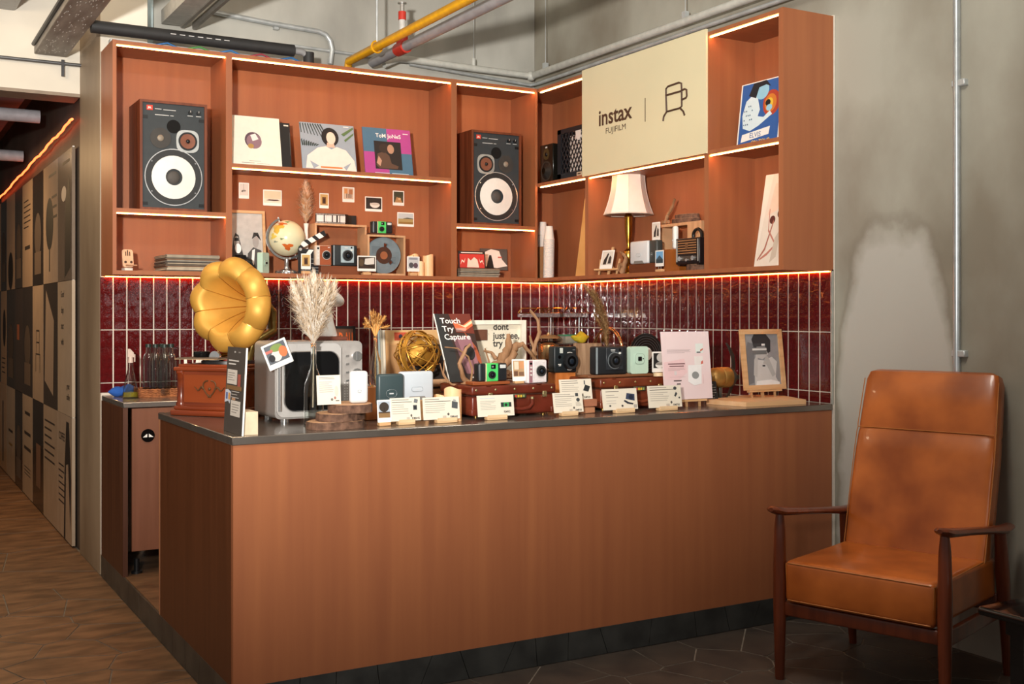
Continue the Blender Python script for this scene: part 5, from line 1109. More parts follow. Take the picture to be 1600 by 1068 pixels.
# ---- microwave
mx0, mx1, my, mb_ = .285, .660, .40, .27; mz0, mz1 = ZF + .016, 1.346
mw, mh = mx1 - mx0, mz1 - mz0
t = thing('microwave', 'retro silver microwave with a rounded dark door', 'microwave', ((mx0 + mx1) / 2, my, ZF))
SIL = M('9c9894', .35, .25, var=.04, scale=4)  # duller body silver, shade of the left-facing side put into the colour
part('body', MB().prism(rrect(-mw / 2, .016, mw / 2, .016 + mh, .022, 6), 0, mb_, SIL, smooth=True), t)
part('door', MB().prism(rrect(-mw / 2 + .004, .024, mw * .24, .008 + mh, .03, 6), -.014, .001, M('bdbab7', .3, .25, var=.03), smooth=True), t)
dw = part('door_window', MB().prism(rrect(-mw / 2 + .034, .046, mw * .215, mh - .024, .045, 8), -.0165, -.013, BLACKG, smooth=True), t)
ol = [(x, -.016, z) for x, z in rrect(-mw / 2 + .034, .046, mw * .215, mh - .024, .045, 8)]
part('window_rim', MB().tube(ol, .003, CHROME, 6, closed=True), t)
part('door_handle', MB().cyl((-mw / 2 + .014, -.022, .05), (-mw / 2 + .014, -.022, mh - .01), .007, CHROME, n=12), t)
px_ = mw * .37
part('control_panel', MB().prism(rrect(mw * .255, .03, mw / 2 - .004, .006 + mh, .012, 4), -.008, .001, M('a5a09c', .35, .25), smooth=True), t)
for i, z in enumerate((.265, .19)): part('dial', MB().cyl((mw * .42, -.008, z + .0), (mw * .42, -.022, z), .020 + .004 * i, CHROME, n=24).box((mw * .42, -.0225, z), (.004, .002, .034), M('8b8b8b', .3, .8)), t)
for i in range(4): part('push_button', MB().rbox((mw * .315, -.010, mh - .045 - .034 * i), (.016, .006, .010), .002, CHROME, seg=1), t)
gv = MB()
for i in range(10):
    for j in range(3): gv.box((mw * .285 + .011 * j, -.0088, .055 + .011 * i), (.005, .002, .005), M('d3d1ce', .4))
part('vent', gv, t)
for sx in (-1, 1):
    for yy in (.03, mb_ - .03): part('foot', MB().cyl((sx * (mw / 2 - .05), yy, 0), (sx * (mw / 2 - .05), yy, .018), .018, CHROME, n=18), t)
p = onY(my - .03, 436, 553); photo('tilted colourful instant photo stuck to the microwave corner', .105, .104, 'crowd', (p.x + .012, my - .031, p.z - .048), 0, -22)
# ornament on the microwave
p = onY(.58, 512, 533)
t = thing('wooden_plinth', 'flat brown wooden plinth on top of the microwave', 'plinth', (p.x - .01, .57, mz1 + .0006)); part('board', MB().rbox((0, 0, .008), (.155, .10, .016), .002, M('5f3020', .5), seg=1), t)
t = thing('white_ornament', 'white smooth mushroom-shaped ornament behind the pampas plume', 'ornament', (p.x, .57, mz1 + .0172))
part('stem', MB().lathe([(.036, 0), (.037, .006), (.022, .06), (.013, .11), (.012, .15), (0, .155)], M('eceae6', .35, var=.02), 28), t)
part('cap', MB().sphere((.014, 0, .163), .058, M('eceae6', .35, var=.02), 28, 16, sc=(1, .9, .55), R=Matrix.Rotation(math.radians(24), 3, 'Y')), t)
# ---- bottle with pampas
bx_p, by_p = XY(490, .27), .27
def bottle(label, loc, h, r, neck, name='glass_bottle'):
    t = thing(name, label, 'bottle', loc)
    part('glass', MB().lathe([(r * .9, 0), (r, .005), (r, h * .42), (r * .92, h * .52), (neck * 1.3, h * .70), (neck, h * .76), (neck, h * .98), (neck * 1.2, h), (neck * .8, h), (neck * .78, h * .76), (neck * 1.1, h * .69), (r * .85, h * .5), (r * .93, h * .41), (r * .93, .008), (0, .006)], glass(), 28, cap=False), t)
    return t
hb_ = onY(.27, 490, 536).z - ZF
bottle('tall clear glass bottle holding the cream pampas plume', (bx_p, by_p, ZF), hb_, .040, .011)
t = thing('pampas_plume', 'large cream pampas plume in the bottle before the microwave', 'plant', (bx_p, by_p, ZF))
part('stem', MB().tube([(-.003, 0, .07), (0, 0, hb_), (.004, 0, hb_ + .06)], .003, PAMW[1], 6), t)
zt = onY(.27, 492, 430).z - ZF
pw = MB()
for k, (dx, dy, n_, wd_) in enumerate(((0, 0, 900, .085), (-.085, .0, 420, .06), (.085, .0, 420, .06), (-.04, -.03, 420, .06), (.04, .03, 420, .06), (-.05, .03, 300, .06), (.05, -.03, 300, .06))): plume(pw, (0, 0, hb_ - .004), (dx, dy, zt - .01 - .35 * abs(dx)), wd_, n_, PAMW, 20 + k, .1, .003, .02, 1.7)
part('plume', pw, t, kind='stuff')
# ---- three wood slices with printer and card
cx, _, _, _ = fitY(.13, 474, 568, 0, 1)
wood_slice('lowest of the three stacked wood slices by the microwave', (cx, .125, ZF), .113, .029, 11, .8, group='stacked wood slices')
cx2, _, _, _ = fitY(.13, 487, 574, 0, 1); wood_slice('middle of the three stacked wood slices by the microwave', (cx2, .13, ZF + .0296), .106, .030, 12, .8, 30, group='stacked wood slices')
cx3, _, _, _ = fitY(.13, 503, 589, 0, 1); wood_slice('topmost of the three stacked wood slices by the microwave', (cx3, .13, ZF + .0602), .106, .033, 13, .8, 70, group='stacked wood slices')
zs3 = ZF + .0938
cx, w, zb, h = fitY(.09, 547, 574.5, 587, 639)
printer('small white rounded printer standing on the wood slices', w, .125, .03, (cx, .085, zs3), -8, 'd3d5d6', (.014, .009), notch=False, r=.013)
LINE = '8a8078'
def info_card(label, x0, x1, y0, y1, Y, items, z, rz=0, lean=8, holder=True, hlabel='', tall=None, hx=.5):
    cx, w, zb, h = fitY(Y, x0, x1, y0, y1)
    z_b = z + (.014 if holder else 0)
    h2_ = tall or (onY(Y + .01, (x0 + x1) / 2, y0).z - z_b)
    t = thing('price_card', label, 'card', (cx, Y, z_b + .001), rz, None, -lean)
    part('card', MB().box((0, .001, h2_ / 2), (w, .0022, h2_), M('e0d7c6', .6, var=.02)), t)
    part('card_print', prints(MB(), -w / 2, 0, w, h2_, items, y=-.0003), t, fix=False)
    if holder:
        u = thing('card_holder', hlabel, 'holder', (cx + (hx - .5) * w, Y, z), rz)
        part('block', MB().rbox((0, .004, .007), (w * .55, .030, .014), .002, M('e0bd92', .5, scale=5, h2='d1aa7c'), seg=1), u)
        part('lip', MB().box((0, -.010, .015), (w * .52, .005, .012), M('e3c299', .5)), u)
    return t
DK = '3f4244'
def cam_icon(x, z, s, c=DK): return [('r', x - s * .5, z - s * .8, x + s * .5, z + s * .8, c), ('e', x, z, s * .3, s * .5, '20242a')]
def std(price, icon, extra=()): return [('l', .06, .86, .62, .96, 1, '6f6862'), ('l', .06, .76, .8, .86, 1, '4a4541'), ('l', .06, .28, .62, .74, 5, 'a39a90')] + list(icon) + [('t', price, .83, .06, .13, '2f2b29'), ('e', .68, .22, .03, .06, '5a5550'), ('r', .52, .06, .62, .16, 'bdb3a5')] + list(extra)
info_card('cream price card leaning on the wood slices beside the white printer', 496, 533, 594, 641, .075, [('l', .1, .85, .8, .95, 2, '5a544e'), ('l', .1, .4, .7, .8, 6, 'a39a90'), ('e', .82, .45, .08, .18, 'c9c3b5'), ('e', .62, .17, .05, .05, '6f6862'), ('e', .75, .22, .05, .05, 'a8756a'), ('r', 0.775, 0.107, 0.925, 0.139, '4a4541')], zs3, 0, 6, False, tall=.112)
# ---- wood block with dried wheat bottle
xw = XY(582, .36); hw_ = onY(.36, 582, 604).z - ZF
t = thing('wood_block', 'tall orange wooden block under the wheat bottle', 'block', (xw, .375, ZF)); part('block', MB().rbox((0, 0, hw_ / 2), (.075, .07, hw_), .002, M('c07a48', .5, scale=4, stretch=(6, 6, .5), h2='ab6636'), seg=1), t)
xw2 = XY(590, .36); hb2 = onY(.36, 590, 524).z - ZF - hw_
bottle('small clear bottle holding dried wheat', (xw2 - .004, .375, ZF + hw_ + .0006), hb2, .024, .008)
t = thing('dried_wheat', 'dried orange wheat stems in the small clear bottle', 'plant', (xw2 - .004, .375, ZF + hw_ + .0006))
WH = [M('c98f4a', .8), M('b0783a', .8), M('d8a866', .8)]; mb = MB(); r = random.Random(3)
zt = onY(.36, 592, 476).z - ZF - hw_
mb.tube([(0, 0, .01), (0, 0, hb2)], .002, WH[2], 6)
part('stem', mb, t); ea = MB()
for i in range(9):
    a = (i - 4) / 4; tip = Vector((a * .055, r.uniform(-.02, .02), zt - .02 - .05 * a * a - r.uniform(0, .02)))
    mid = Vector((a * .018, 0, hb2 + .03)); ea.tube([(0, 0, hb2 - .01), mid, mid.lerp(tip, .5), tip], [.0015, .002, .0045, .0012], r.choice(WH), 6)
    plume(ea, mid, tip, .020, 60, WH, 40 + i, .0, .0014, .1, 2.0)
part('ears', ea, t, kind='stuff')
# ---- records and crate behind the golden globe
a, b = XY(606, .80), XY(702, .80); zt = onY(.80, 650, 515).z - ZF
for i in range(4):
    t = sleeve('record_sleeve', ('front tan record sleeve leaning behind the golden globe', 'second record sleeve behind the golden globe', 'third record sleeve behind the golden globe', 'rearmost record sleeve behind the golden globe')[i], ((a + b) / 2 + (.0, -.008, -.014, -.02)[i], .80 + .013 * i, ZF + .02), b - a, zt - .02, [('r', .0, .82, 1, 1, 'c39a68'), ('r', .14, .86, .34, .97, 'b0482c'), ('e', .24, .915, .03, .03, '2a2a3a'), ('r', .45, .1, 1, .8, '2a221e'), ('r', .05, .1, .45, .8, 'a87e52')] if i == 0 else None, ('b98c5c', 'cfc6b4', 'a8a090', '8d9a9c')[i], 5)
t = thing('wooden_crate', 'low slatted wooden crate under the leaning records', 'crate', ((a + b) / 2 + .02, .85, ZF))
part('floor_board', MB().box((0, 0, .009), (b - a + .06, .20, .018), OAK), t)
for i in range(3): part('slat', MB().box((0, -.105, .028 + .045 * i), (b - a + .08, .010, .034), LO), t)
for s in (-1, 1): part('end_board', MB().box((s * ((b - a) / 2 + .035), 0, .07), (.012, .2, .14), OAK), t)
# golden armillary globe
p = onY(.68, 652, 553); R_ = .106; zc = p.z - ZF
t = thing('wire_globe', 'golden wire globe with metal continents, on a dark stand', 'globe', (p.x, .675, ZF))
part('stand', MB().lathe([(.06, 0), (.062, .006), (.05, .014), (.012, .024), (.008, .05), (.008, zc - R_)], BRASS, 24), t)
GW = M('c08c38', .38, .6, var=.1)
for k in range(13):
    e = Euler((random.uniform(.2, 2.8), random.uniform(-.6, .6), random.uniform(0, 3.1))).to_matrix(); rr_ = R_ * random.uniform(.93, 1.03)
    part('wire_ring', MB().tube([e @ Vector((rr_ * math.cos(2 * PI * i / 40), rr_ * math.sin(2 * PI * i / 40), 0)) + Vector((0, 0, zc)) for i in range(40)], .0026, GW, 6, closed=True), t)
e = Euler((0, .35, .5)).to_matrix(); vs = []
for i in range(40):
    a_ = 2 * PI * i / 40
    for y_ in (-.011, .011):
        for rr_ in (R_ * 1.0, R_ * 1.025): vs.append(e @ Vector((rr_ * math.cos(a_), y_, rr_ * math.sin(a_))) + Vector((0, 0, zc)))
part('wide_band', MB().add(vs, [f for i in range(40) for f in ((i * 4, (i + 1) % 40 * 4, (i + 1) % 40 * 4 + 2, i * 4 + 2), (i * 4 + 1, i * 4 + 3, (i + 1) % 40 * 4 + 3, (i + 1) % 40 * 4 + 1), (i * 4, i * 4 + 1, (i + 1) % 40 * 4 + 1, (i + 1) % 40 * 4), (i * 4 + 2, (i + 1) % 40 * 4 + 2, (i + 1) % 40 * 4 + 3, i * 4 + 3))], GW), t)
part('inner_ball', MB().sphere((0, 0, zc), R_ * .5, M('b98a38', .45, .6), 28, 18), t)
for k, (lon, lat, s_) in enumerate(((.5, -.25, .5), (-.6, .3, .45), (1.2, .3, .3), (-.2, .9, .3))):
    c = Vector((math.cos(lat) * math.sin(lon), -math.cos(lat) * math.cos(lon), math.sin(lat))); u = Vector((0, 0, 1)).cross(c).normalized(); v = c.cross(u); n = 16
    vs = [c * R_ * .72] + [(c + (u * math.cos(2 * PI * i / n) + v * math.sin(2 * PI * i / n)) * s_ * (1 + .3 * math.sin(3 * 2 * PI * i / n + k))).normalized() * R_ * .72 for i in range(n)]
    part('continent_plate', MB().add([x + Vector((0, 0, zc)) for x in vs], [(0, 1 + i, 1 + (i + 1) % n) for i in range(n)], GW, None, True), t, fix=False)
# ---- two link printers on little stands
for (x0, x1, y0, Y, col, lb, sl, hgt) in ((590.5, 632, 584, .20, '38474a', 'dark green square photo printer behind the price cards', 'pale wooden stand under the dark green printer', .128), (625, 678, 580, .235, 'bcc4cc', 'pale blue-white wide photo printer behind the price cards', 'pale wooden stand under the wide white printer', .118)):
    cx, w, _, _ = fitY(Y, x0, x1, 0, 1); zt = onY(Y, (x0 + x1) / 2, y0).z - ZF; zs_ = zt - hgt
    u = thing('printer_stand', sl, 'stand', (cx, Y + .02, ZF)); part('block', MB().rbox((0, 0, zs_ / 2), (w * .7, .05, zs_), .002, PALEWOOD, seg=1), u)
    printer(lb, w, hgt, .032, (cx, Y, ZF + zs_ + .0006), 0, col, (.046 if col == '38474a' else .05, .03 if col == '38474a' else .018), r=.012)
# ---- price cards along the edge
photo('instant photo of a leafy tree standing beside the first price card', *fitY(.105, 589.5, 611, 0, 1)[1:2], .088, 'palm', (fitY(.105, 589.5, 611, 0, 1)[0], .100, ZF + .014), 0, 0, -6)
photo_stand(fitY(.105, 589.5, 611, 0, 1)[0], .106, ZF, 0, .05, 'pale wood foot holding the leafy tree photo', .0135)
info_card('price card with a small dark printer drawing, next to the tree photo', 611, 658, 621, 661, .10, std('RM645', cam_icon(.82, .56, .13) + [('p', [(.78, .78), (.9, .74), (.93, .9), (.81, .94)], '6f7476')]), ZF, 0, 8, True, 'pale wood holder of the card beside the tree photo')
info_card('price card with a grey wide printer drawing, left of the candle', 662, 719, 620, 660, .09, std('RM668', [('p', [(.78, .5), (.94, .44), (.96, .74), (.8, .8)], '4b5052'), ('p', [(.83, .8), (.92, .77), (.9, .86), (.84, .88)], '9a9d9c')]), ZF, 0, 8, True, 'pale wood holder of the card left of the candle', hx=.62)
info_card('price card with a green camera picture, reading 92', 747, 804, 617, 657, .10, [('l', .08, .78, .48, .93, 1, 'b9c3cc'), ('l', .08, .3, .5, .76, 6, 'a39a90'), ('r', .64, .42, .93, .64, '2a3330'), ('r', .72, .42, .86, .64, '3c9c58'), ('e', .78, .52, .04, .07, '1c2420'), ('t', 'RM92', .80, .14, .15, '2f2b29')], ZF, 0, 8, True, 'pale wood holder of the card reading 92')
info_card('price card with two small camera icons before the first suitcase end', 866, 912, 613, 650, .10, std('RM928', [('r', .76, .8, .86, .96, DK), ('e', .84, .62, .06, .1, DK), ('l', .75, .3, .95, .5, 3, '8a8078')]), ZF, 0, 10, True, 'pale wood holder of the card before the suitcase end')
info_card('price card with a dark camera picture, raised between the two suitcases', 876, 926, 592, 627, .16, std('RM928', [('p', [(.72, .44), (.88, .36), (.95, .62), (.8, .72)], '25282a'), ('r', .76, .72, .8, .92, '5a5e60')]), ZF + .062, 0, 9, False)
u = thing('card_riser', 'pale wood riser under the card between the suitcases', 'riser', (XY(912, .175), .18, ZF)); part('block', MB().rbox((0, 0, .014), (.10, .045, .028), .003, M('b07a58', .6), seg=1).rbox((0, 0, .0455), (.12, .05, .033), .003, M('a86c50', .6), seg=1), u)
info_card('price card with a camera and strap picture before the second suitcase', 943, 997, 607, 644, .10, [('l', .1, .82, .5, .93, 1, '5a544e'), ('l', .1, .55, .45, .75, 2, 'a39a90'), ('l', .1, .25, .5, .5, 2, 'c3bab0'), ('p', [(.66, .5), (.7, .78), (.93, .72), (.92, .4)], '39425a'), ('e', .82, .58, .07, .12, '20283a'), ('p', [(.6, .4), (.63, .46), (.75, .34), (.88, .28), (.86, .22), (.7, .27)], '2a2e3a'), ('e', .2, .2, .03, .04, '3a3a3a'), ('e', .55, .18, .03, .05, '3a3a3a'), ('r', .88, .08, .97, .22, 'a8a299')], ZF, 0, 9, True, 'pale wood holder of the card with the strap picture', hx=.6)
info_card('price card before the pink poster easel', 1014, 1066, 602, 640, .10, std('RM750', [('e', .82, .86, .05, .08, DK), ('p', [(.78, .52), (.84, .7), (.88, .6), (.82, .46)], DK), ('e', .93, .42, .025, .04, DK)]), ZF, 0, 8, True, 'pale wood holder of the card before the pink poster', hx=.55)
# ---- candles
p = onY(.06, 720, 662); candle('broad pale lit candle beside the first suitcase', p.x + .012, .155, ZF, .036, onY(.06, 720, 610).z - ZF, 4)
p = onY(.33, 690, 640); candle('low lit candle behind the price cards, under the wire globe', p.x, .33, ZF, .032, onY(.33, 688, 617).z - ZF, 5)
# ---- suitcases
def suitcase(label, x0, x1, Y, d, h, col, col2, brass):
    w = x1 - x0; t = thing('suitcase', label, 'suitcase', ((x0 + x1) / 2, Y, ZF + .008))
    LE = M(col, .35, scale=12, h2=col2, bump=.08)
    part('lower_shell', MB().rbox((0, d / 2, h * .34), (w, d, h * .68), .012, LE), t)
    part('lid', MB().rbox((0, d / 2, h * .84), (w + .004, d + .004, h * .32), .010, LE), t)
    part('seam', MB().box((0, d / 2, h * .675), (w + .006, d + .006, .004), M('3a1c12', .5)), t)
    hx = .02
    part('handle', MB().tube([(hx - .065, -.004, h * .52), (hx - .06, -.016, h * .35), (hx - .04, -.02, h * .22), (hx, -.022, h * .19), (hx + .04, -.02, h * .22), (hx + .06, -.016, h * .35), (hx + .065, -.004, h * .52)], .0075, LE, 8), t)
    for s in (-1, 1): part('handle_ring', MB().cyl((hx + s * .065, -.006, h * .5), (hx + s * .065, -.006, h * .58), .008, brass, n=12), t)
    part('combination_lock', MB().rbox((hx, -.004, h * .62), (.07, .012, h * .16), .003, M('5a5a48', .35, .6), seg=1), t)
    for i, c in enumerate(('c94a3c', 'd8b03c', 'd8b03c', '8f9a5c')): part('lock_wheel', MB().box((hx - .02 + .013 * i, -.011, h * .62), (.008, .004, h * .08), M(c, .4)), t)
    for s in (-1, 1):
        part('corner_guard', MB().rbox((s * (w / 2 - .012), .010, h * .12), (.03, .03, h * .22), .006, LE), t)
        part('latch', MB().rbox((s * w * .36 + (.03 if s < 0 else 0), -.003, h * .66), (.022, .008, h * .2), .002, brass, seg=1), t)
        part('strap', MB().box((s * w * .30, d / 2, h * 1.003), (.022, d + .006, .003), LE), t)
        for yy in (.04, d - .04): part('foot', MB().cyl((s * (w / 2 - .04), yy, -.0078), (s * (w / 2 - .04), yy, .004), .008, M('c9a860', .3, 1.0), n=10), t)
    for i in range(5): part('rivet', MB().sphere((-w * .45 + w * .9 * i / 4, -.002, h * .86), .0055, brass, 10, 6, sc=(1, .6, 1)), t)
    return t
h1_ = onY(.20, 800, 601).z - ZF - .008
suitcase('larger red-brown leather suitcase nearest the candle', XY(737, .20), XY(868, .20) , .20, .30, h1_, '6b2a1c', '55200f', M('b0a37a', .3, .8))
ZS1 = ZF + .008 + h1_ * 1.005 + .0008
h2_ = onY(.25, 985, 590).z - ZF - .008
suitcase('smaller brown suitcase with corner guards and rivets, by the pink poster', XY(938, .25), XY(1045, .25), .25, .27, h2_, '7a3a22', '642a15', M('b39a68', .3, .8))
ZS2 = ZF + .008 + h2_ * 1.005 + .0008
# ---- on the first suitcase
cx, w, _, _ = fitY(.215, 739, 797, 0, 1)
bd = thing('display_board', 'orange-brown wooden board under the green camera', 'board', (cx, .215, ZS1 + .001)); part('board', MB().rbox((0, .035, .007), (w, .07, .014), .002, M('9c552c', .5, scale=4, stretch=(.5, 6, 6), h2='85431f'), seg=1), bd)
cx, w, _, _ = fitY(.225, 747.5, 792.5, 0, 1); camera_disposable('green and black disposable camera on the suitcase', w, (cx, .225, ZS1 + .0156), 0)
cx, w, zb, h = fitY(.23, 802, 822.5, 566, 600)
photo('instant photo of a shop front propped between the green and the pale camera', w, h, 'shop', (cx, .235, ZS1 + .012), 0, 0, -5); photo_stand(cx, .242, ZS1 + .001, 0, .045, 'pale wood foot holding the shop front photo', .011)
cx, w, zb, h = fitY(.225, 824, 855, 567, 603)
camera_evo('white and lilac instant camera on the red-brown suitcase', w, h, .035, (cx, .225, ZS1 + .001), 4, ('e3dcdc', 'dfd6d6'), '9c6f76')
# ---- leaning poster
bxl, bxr = onY(.44, 703, 598), onY(.44, 760, 598); Yt = YX(678, bxl.x); zb = ZS1 + .002
zt = onY(Yt, 708, 490).z; lean = math.degrees(math.atan2(Yt - .44, zt - zb)); hL = math.hypot(Yt - .44, zt - zb); w = bxr.x - bxl.x
t = thing('poster_board', 'leaning dark poster reading Touch Try Capture with a lilac camera', 'poster', ((bxl.x + bxr.x) / 2, .44, zb), 0, None, -lean)
part('board', MB().box((0, .003, hL / 2), (w, .005, hL), M('3a2620', .5, scale=5, h2='2b1c18')), t)
part('edge', MB().box((-w / 2 - .001, .002, hL / 2), (.003, .0065, hL), WHITE), t)
part('print', prints(MB(), -w / 2, 0, w, hL, [('p', [(0, 0), (0, 1), (.12, 1), (.35, .5), (.3, 0)], '262626'), ('p', [(.4, 1), (1, 1), (1, .7), (.5, .72)], '6b2a1c'), ('p', [(.45, .9), (.7, .82), (1, .92), (1, .82), (.75, .74), (.5, .78)], 'd8643c'), ('p', [(.55, .86), (.75, .82), (1, .9), (1, .86), (.78, .79)], 'f0c9a0'), ('p', [(.7, .75), (.95, .5), (1, .35), (1, .2), (.9, .3), (.8, .55)], '9c4a2c'), ('p', [(.36, .64), (.86, .66), (.92, .1), (.5, .12)], '8c6068'), ('p', [(.36, .64), (.47, .64), (.6, .12), (.5, .12)], '6a454c'), ('e', .72, .42, .155, .11, '1d1a1b'), ('e', .72, .42, .1, .07, '0f0d0e'), ('r', .6, .05, .68, .07, 'c9c3bd'), ('r', .84, .05, .88, .07, 'c9c3bd'), ('t', 'Touch', .12, .855, .115, 'f0eae2', 'LEFT', 'f0eae2'), ('t', 'Try', .13, .735, .115, 'f0eae2', 'LEFT', 'f0eae2'), ('t', 'Capture', .13, .615, .115, 'f0eae2', 'LEFT', 'f0eae2'), ('l', .5, .73, .8, .79, 3, 'd8cfc6')], y=.0002), t, fix=False)
st = thing('poster_rest', 'slanted wooden rest behind the leaning poster', 'stand', ((bxl.x + bxr.x) / 2, .44, ZF)); hs = zb - ZF
part('rest', MB().prism([(-.06, 0), (.06, 0), (.06, hs * .9), (-.06, hs * .9)], .08, .16, OAK), st)
# ---- driftwood
mb = MB(); Yd = .36; o0 = onY(Yd, 735, 606)
def dv(px, py, dy=0): q = onY(Yd + dy, px, py); return (q.x - o0.x, dy, q.z - ZS1)
branch(mb, [dv(737, 606), dv(722, 590), dv(718, 570), dv(727, 550), dv(735, 540)], .012, .006, DRIFT, 1); branch(mb, [dv(735, 606), dv(738, 580), dv(732, 560), dv(715, 547), dv(695, 545)], .005, .0025, DRIFT, 2); branch(mb, [dv(733, 607), dv(705, 603), dv(693, 590), dv(687, 570)], .006, .0022, DRIFT, 3); branch(mb, [dv(700, 600), dv(693, 585), dv(694, 565)], .004, .002, DRIFT, 4); branch(mb, [dv(740, 604), dv(730, 600), dv(722, 604)], .012, .008, DRIFT, 6)
one('driftwood', mb, 'thin forked driftwood twigs in front of the leaning poster', 'driftwood', (o0.x, Yd, ZS1 + .008))
mb = MB(); Yd = .50; o0 = onY(Yd, 780, 590)
branch(mb, [dv(765, 585), dv(785, 568), dv(795, 545), dv(794, 526)], .030, .010, DRIFT, 11, 12); branch(mb, [dv(778, 585), dv(800, 560), dv(806, 545), dv(818, 540)], .026, .010, DRIFT, 12, 12); branch(mb, [dv(815, 540), dv(826, 552), dv(840, 570)], .010, .006, DRIFT, 13); branch(mb, [dv(775, 565), dv(768, 555), dv(756, 552)], .010, .004, DRIFT, 14); branch(mb, [dv(790, 586), dv(815, 592), dv(832, 595)], .016, .008, DRIFT, 15); branch(mb, [dv(760, 588), dv(764, 570), dv(758, 548)], .006, .003, DRIFT, 16); branch(mb, [dv(752, 590), dv(780, 594), dv(800, 592)], .014, .014, DRIFT, 17)
one('driftwood', mb, 'thick forked driftwood root before the white message board', 'driftwood', (o0.x, Yd, ZS1 + .012))
mb = MB(); Yd = .62; o0 = onY(Yd, 838, 600)
def dv2(px, py, dy=0): q = onY(Yd + dy, px, py); return (q.x - o0.x, dy, q.z - ZF)
branch(mb, [dv2(842, 648), dv2(838, 600), dv2(833, 555), dv2(843, 525), dv2(840, 505), dv2(829, 491)], .014, .006, DRIFT, 21); branch(mb, [dv2(836, 560), dv2(828, 530)], .009, .005, DRIFT, 22); branch(mb, [dv2(846, 640), dv2(862, 590), dv2(868, 560)], .012, .007, DRIFT, 23)
one('driftwood', mb, 'tall upright driftwood stick beside the message board', 'driftwood', (o0.x, Yd, ZF + .018))
# ---- message board
Yb = .74; a, b = XY(729, Yb), XY(821, Yb); zt = onY(Yb, 790, 500).z - ZF; w = b - a
t = thing('message_board', 'white framed message board reading dont just see, try', 'sign', ((a + b) / 2, Yb, ZF), 0)
part('board', MB().box((0, .02, zt / 2), (w, .01, zt), M('ded5c0', .6, var=.03)), t)
for c, s in (((0, .008, zt - .010), (w, .03, .020)), ((0, .008, .010), (w, .03, .020)), ((-w / 2 + .01, .008, zt / 2), (.020, .03, zt - .04)), ((w / 2 - .012, .008, zt / 2), (.024, .03, zt - .04))): part('frame_bar', MB().box(c, s, M('e9e2d2', .5)), t)
part('side_skin', MB().box((w / 2 + .004, .012, zt / 2), (.006, .036, zt), M('5f3226', .5)), t)
mt = MB(); TK = M('3a3634', .6)
def mbx(px, py): q = onY(Yb + .014, px, py); return q.x - (a + b) / 2, q.z - ZF
for s, px, py in (('dont', 770.5, 515), ('just see,', 770.5, 529), ('try it', 770.5, 541)): x, z = mbx(px, py); mt.text(s, .045, x, z, .0142, TK, 'LEFT', bold=.025)
part('lettering', mt, t)
x, z = mbx(748, 523); part('brown_label', MB().rbox((x + .004, .012, z), (.085, .006, .052), .002, M('6b4434', .5), seg=1), t)
mk = MB(); r = random.Random(6)
for i in range(34):
    px, py = r.uniform(742, 812), r.uniform(505, 590); x, z = mbx(px, py); mk.box((x, .0148, z), (.010, .0006, .0014), M('a89a80', .6), r=(0, r.uniform(0, 180), 0))
part('fleck', mk, t, kind='stuff')
# ---- between suitcases: black camera on block, log, wide camera
Yc = .50; cx, w, _, _ = fitY(Yc, 865.5, 902, 0, 1); zt = onY(Yc, 884, 541).z; zb = onY(Yc, 884, 582).z
t = thing('wood_block', 'bright orange wooden block under the black round-lens camera', 'block', (cx + .004, Yc + .04, ZF)); part('block', MB().rbox((0, 0, (zb - ZF) / 2), (w * .85, .07, zb - ZF), .002, M('c9783a', .5, scale=4, stretch=(6, 6, .5), h2='b0632a'), seg=1), t)
t = thing('instant_camera', 'black instant camera with a large round lens on the orange block', 'camera', (cx, Yc, zb + .0008), 3); h = zt - zb
part('body', MB().rbox((0, .025, h / 2), (w, .05, h), .008, M('1d2326', .4)), t)
part('flash', MB().rbox((-w * .2, -.002, h * .84), (w * .12, .006, h * .2), .001, M('c9cdc6', .2), seg=1), t)
part('viewfinder', MB().cyl((-w * .28, 0, h * .6), (-w * .28, -.004, h * .6), w * .06, BLACKG, n=14), t)
lm = lens(MB(), w * .17, h * .43, .002, w * .31, .022); part('lens', lm, t)
for a0_ in (70, 250): part('lens_mark', MB().tube([(w * .17 + w * .32 * math.cos(math.radians(a0_ + i * 4)), -.002, h * .43 + w * .32 * math.sin(math.radians(a0_ + i * 4))) for i in range(11)], .0012, WHITE, 5), t)
part('lettering', MB().box((-w * .27, -.0008, h * .32), (w * .13, .001, h * .03), WHITE).box((-w * .26, -.0008, h * .27), (w * .10, .001, h * .02), WHITE).box((w * .36, -.0008, h * .86), (w * .1, .001, h * .02), M('8a8a88', .4)), t)
cx, w, _, _ = fitY(.59, 900, 937, 0, 1); zt = onY(.59, 917, 536).z
lg = MB(); n = 18; q = random.Random(8); poly = [(w / 2 * math.copysign(abs(math.cos(a)) ** .6, math.cos(a)) * (1 + .04 * q.uniform(-1, 1)), .05 * math.copysign(abs(math.sin(a)) ** .6, math.sin(a))) for a in [2 * PI * i / n for i in range(n)]]
lg.slab(poly, 0, zt - ZF, M('ab8a6c', .85, scale=9, stretch=(6, 6, .4), h2='806248', bump=.5)); one('wood_log', lg, 'weathered grey-brown wooden post between the black cameras', 'log', (cx, .59, ZF))
cx, w, _, _ = fitY(.29, 917, 1020, 0, 1)
bd = thing('display_board', 'brown wooden board under the wide black and the mint cameras', 'board', (cx, .275, ZS2 + .001)); part('board', MB().rbox((0, .05, .006), (w, .10, .012), .003, M('8a5a3c', .5, scale=4, stretch=(.5, 6, 6), h2='704528'), seg=1), bd)
cx, w, zb, h = fitY(.30, 931, 980, 541, 583); camera_square('wide black instant camera on the board by the wood post', w, onY(.30, 955, 541).z - ZS2 - .014, .055, (cx, .30, ZS2 + .0138), 0, '1b1e22', '2a2e33')
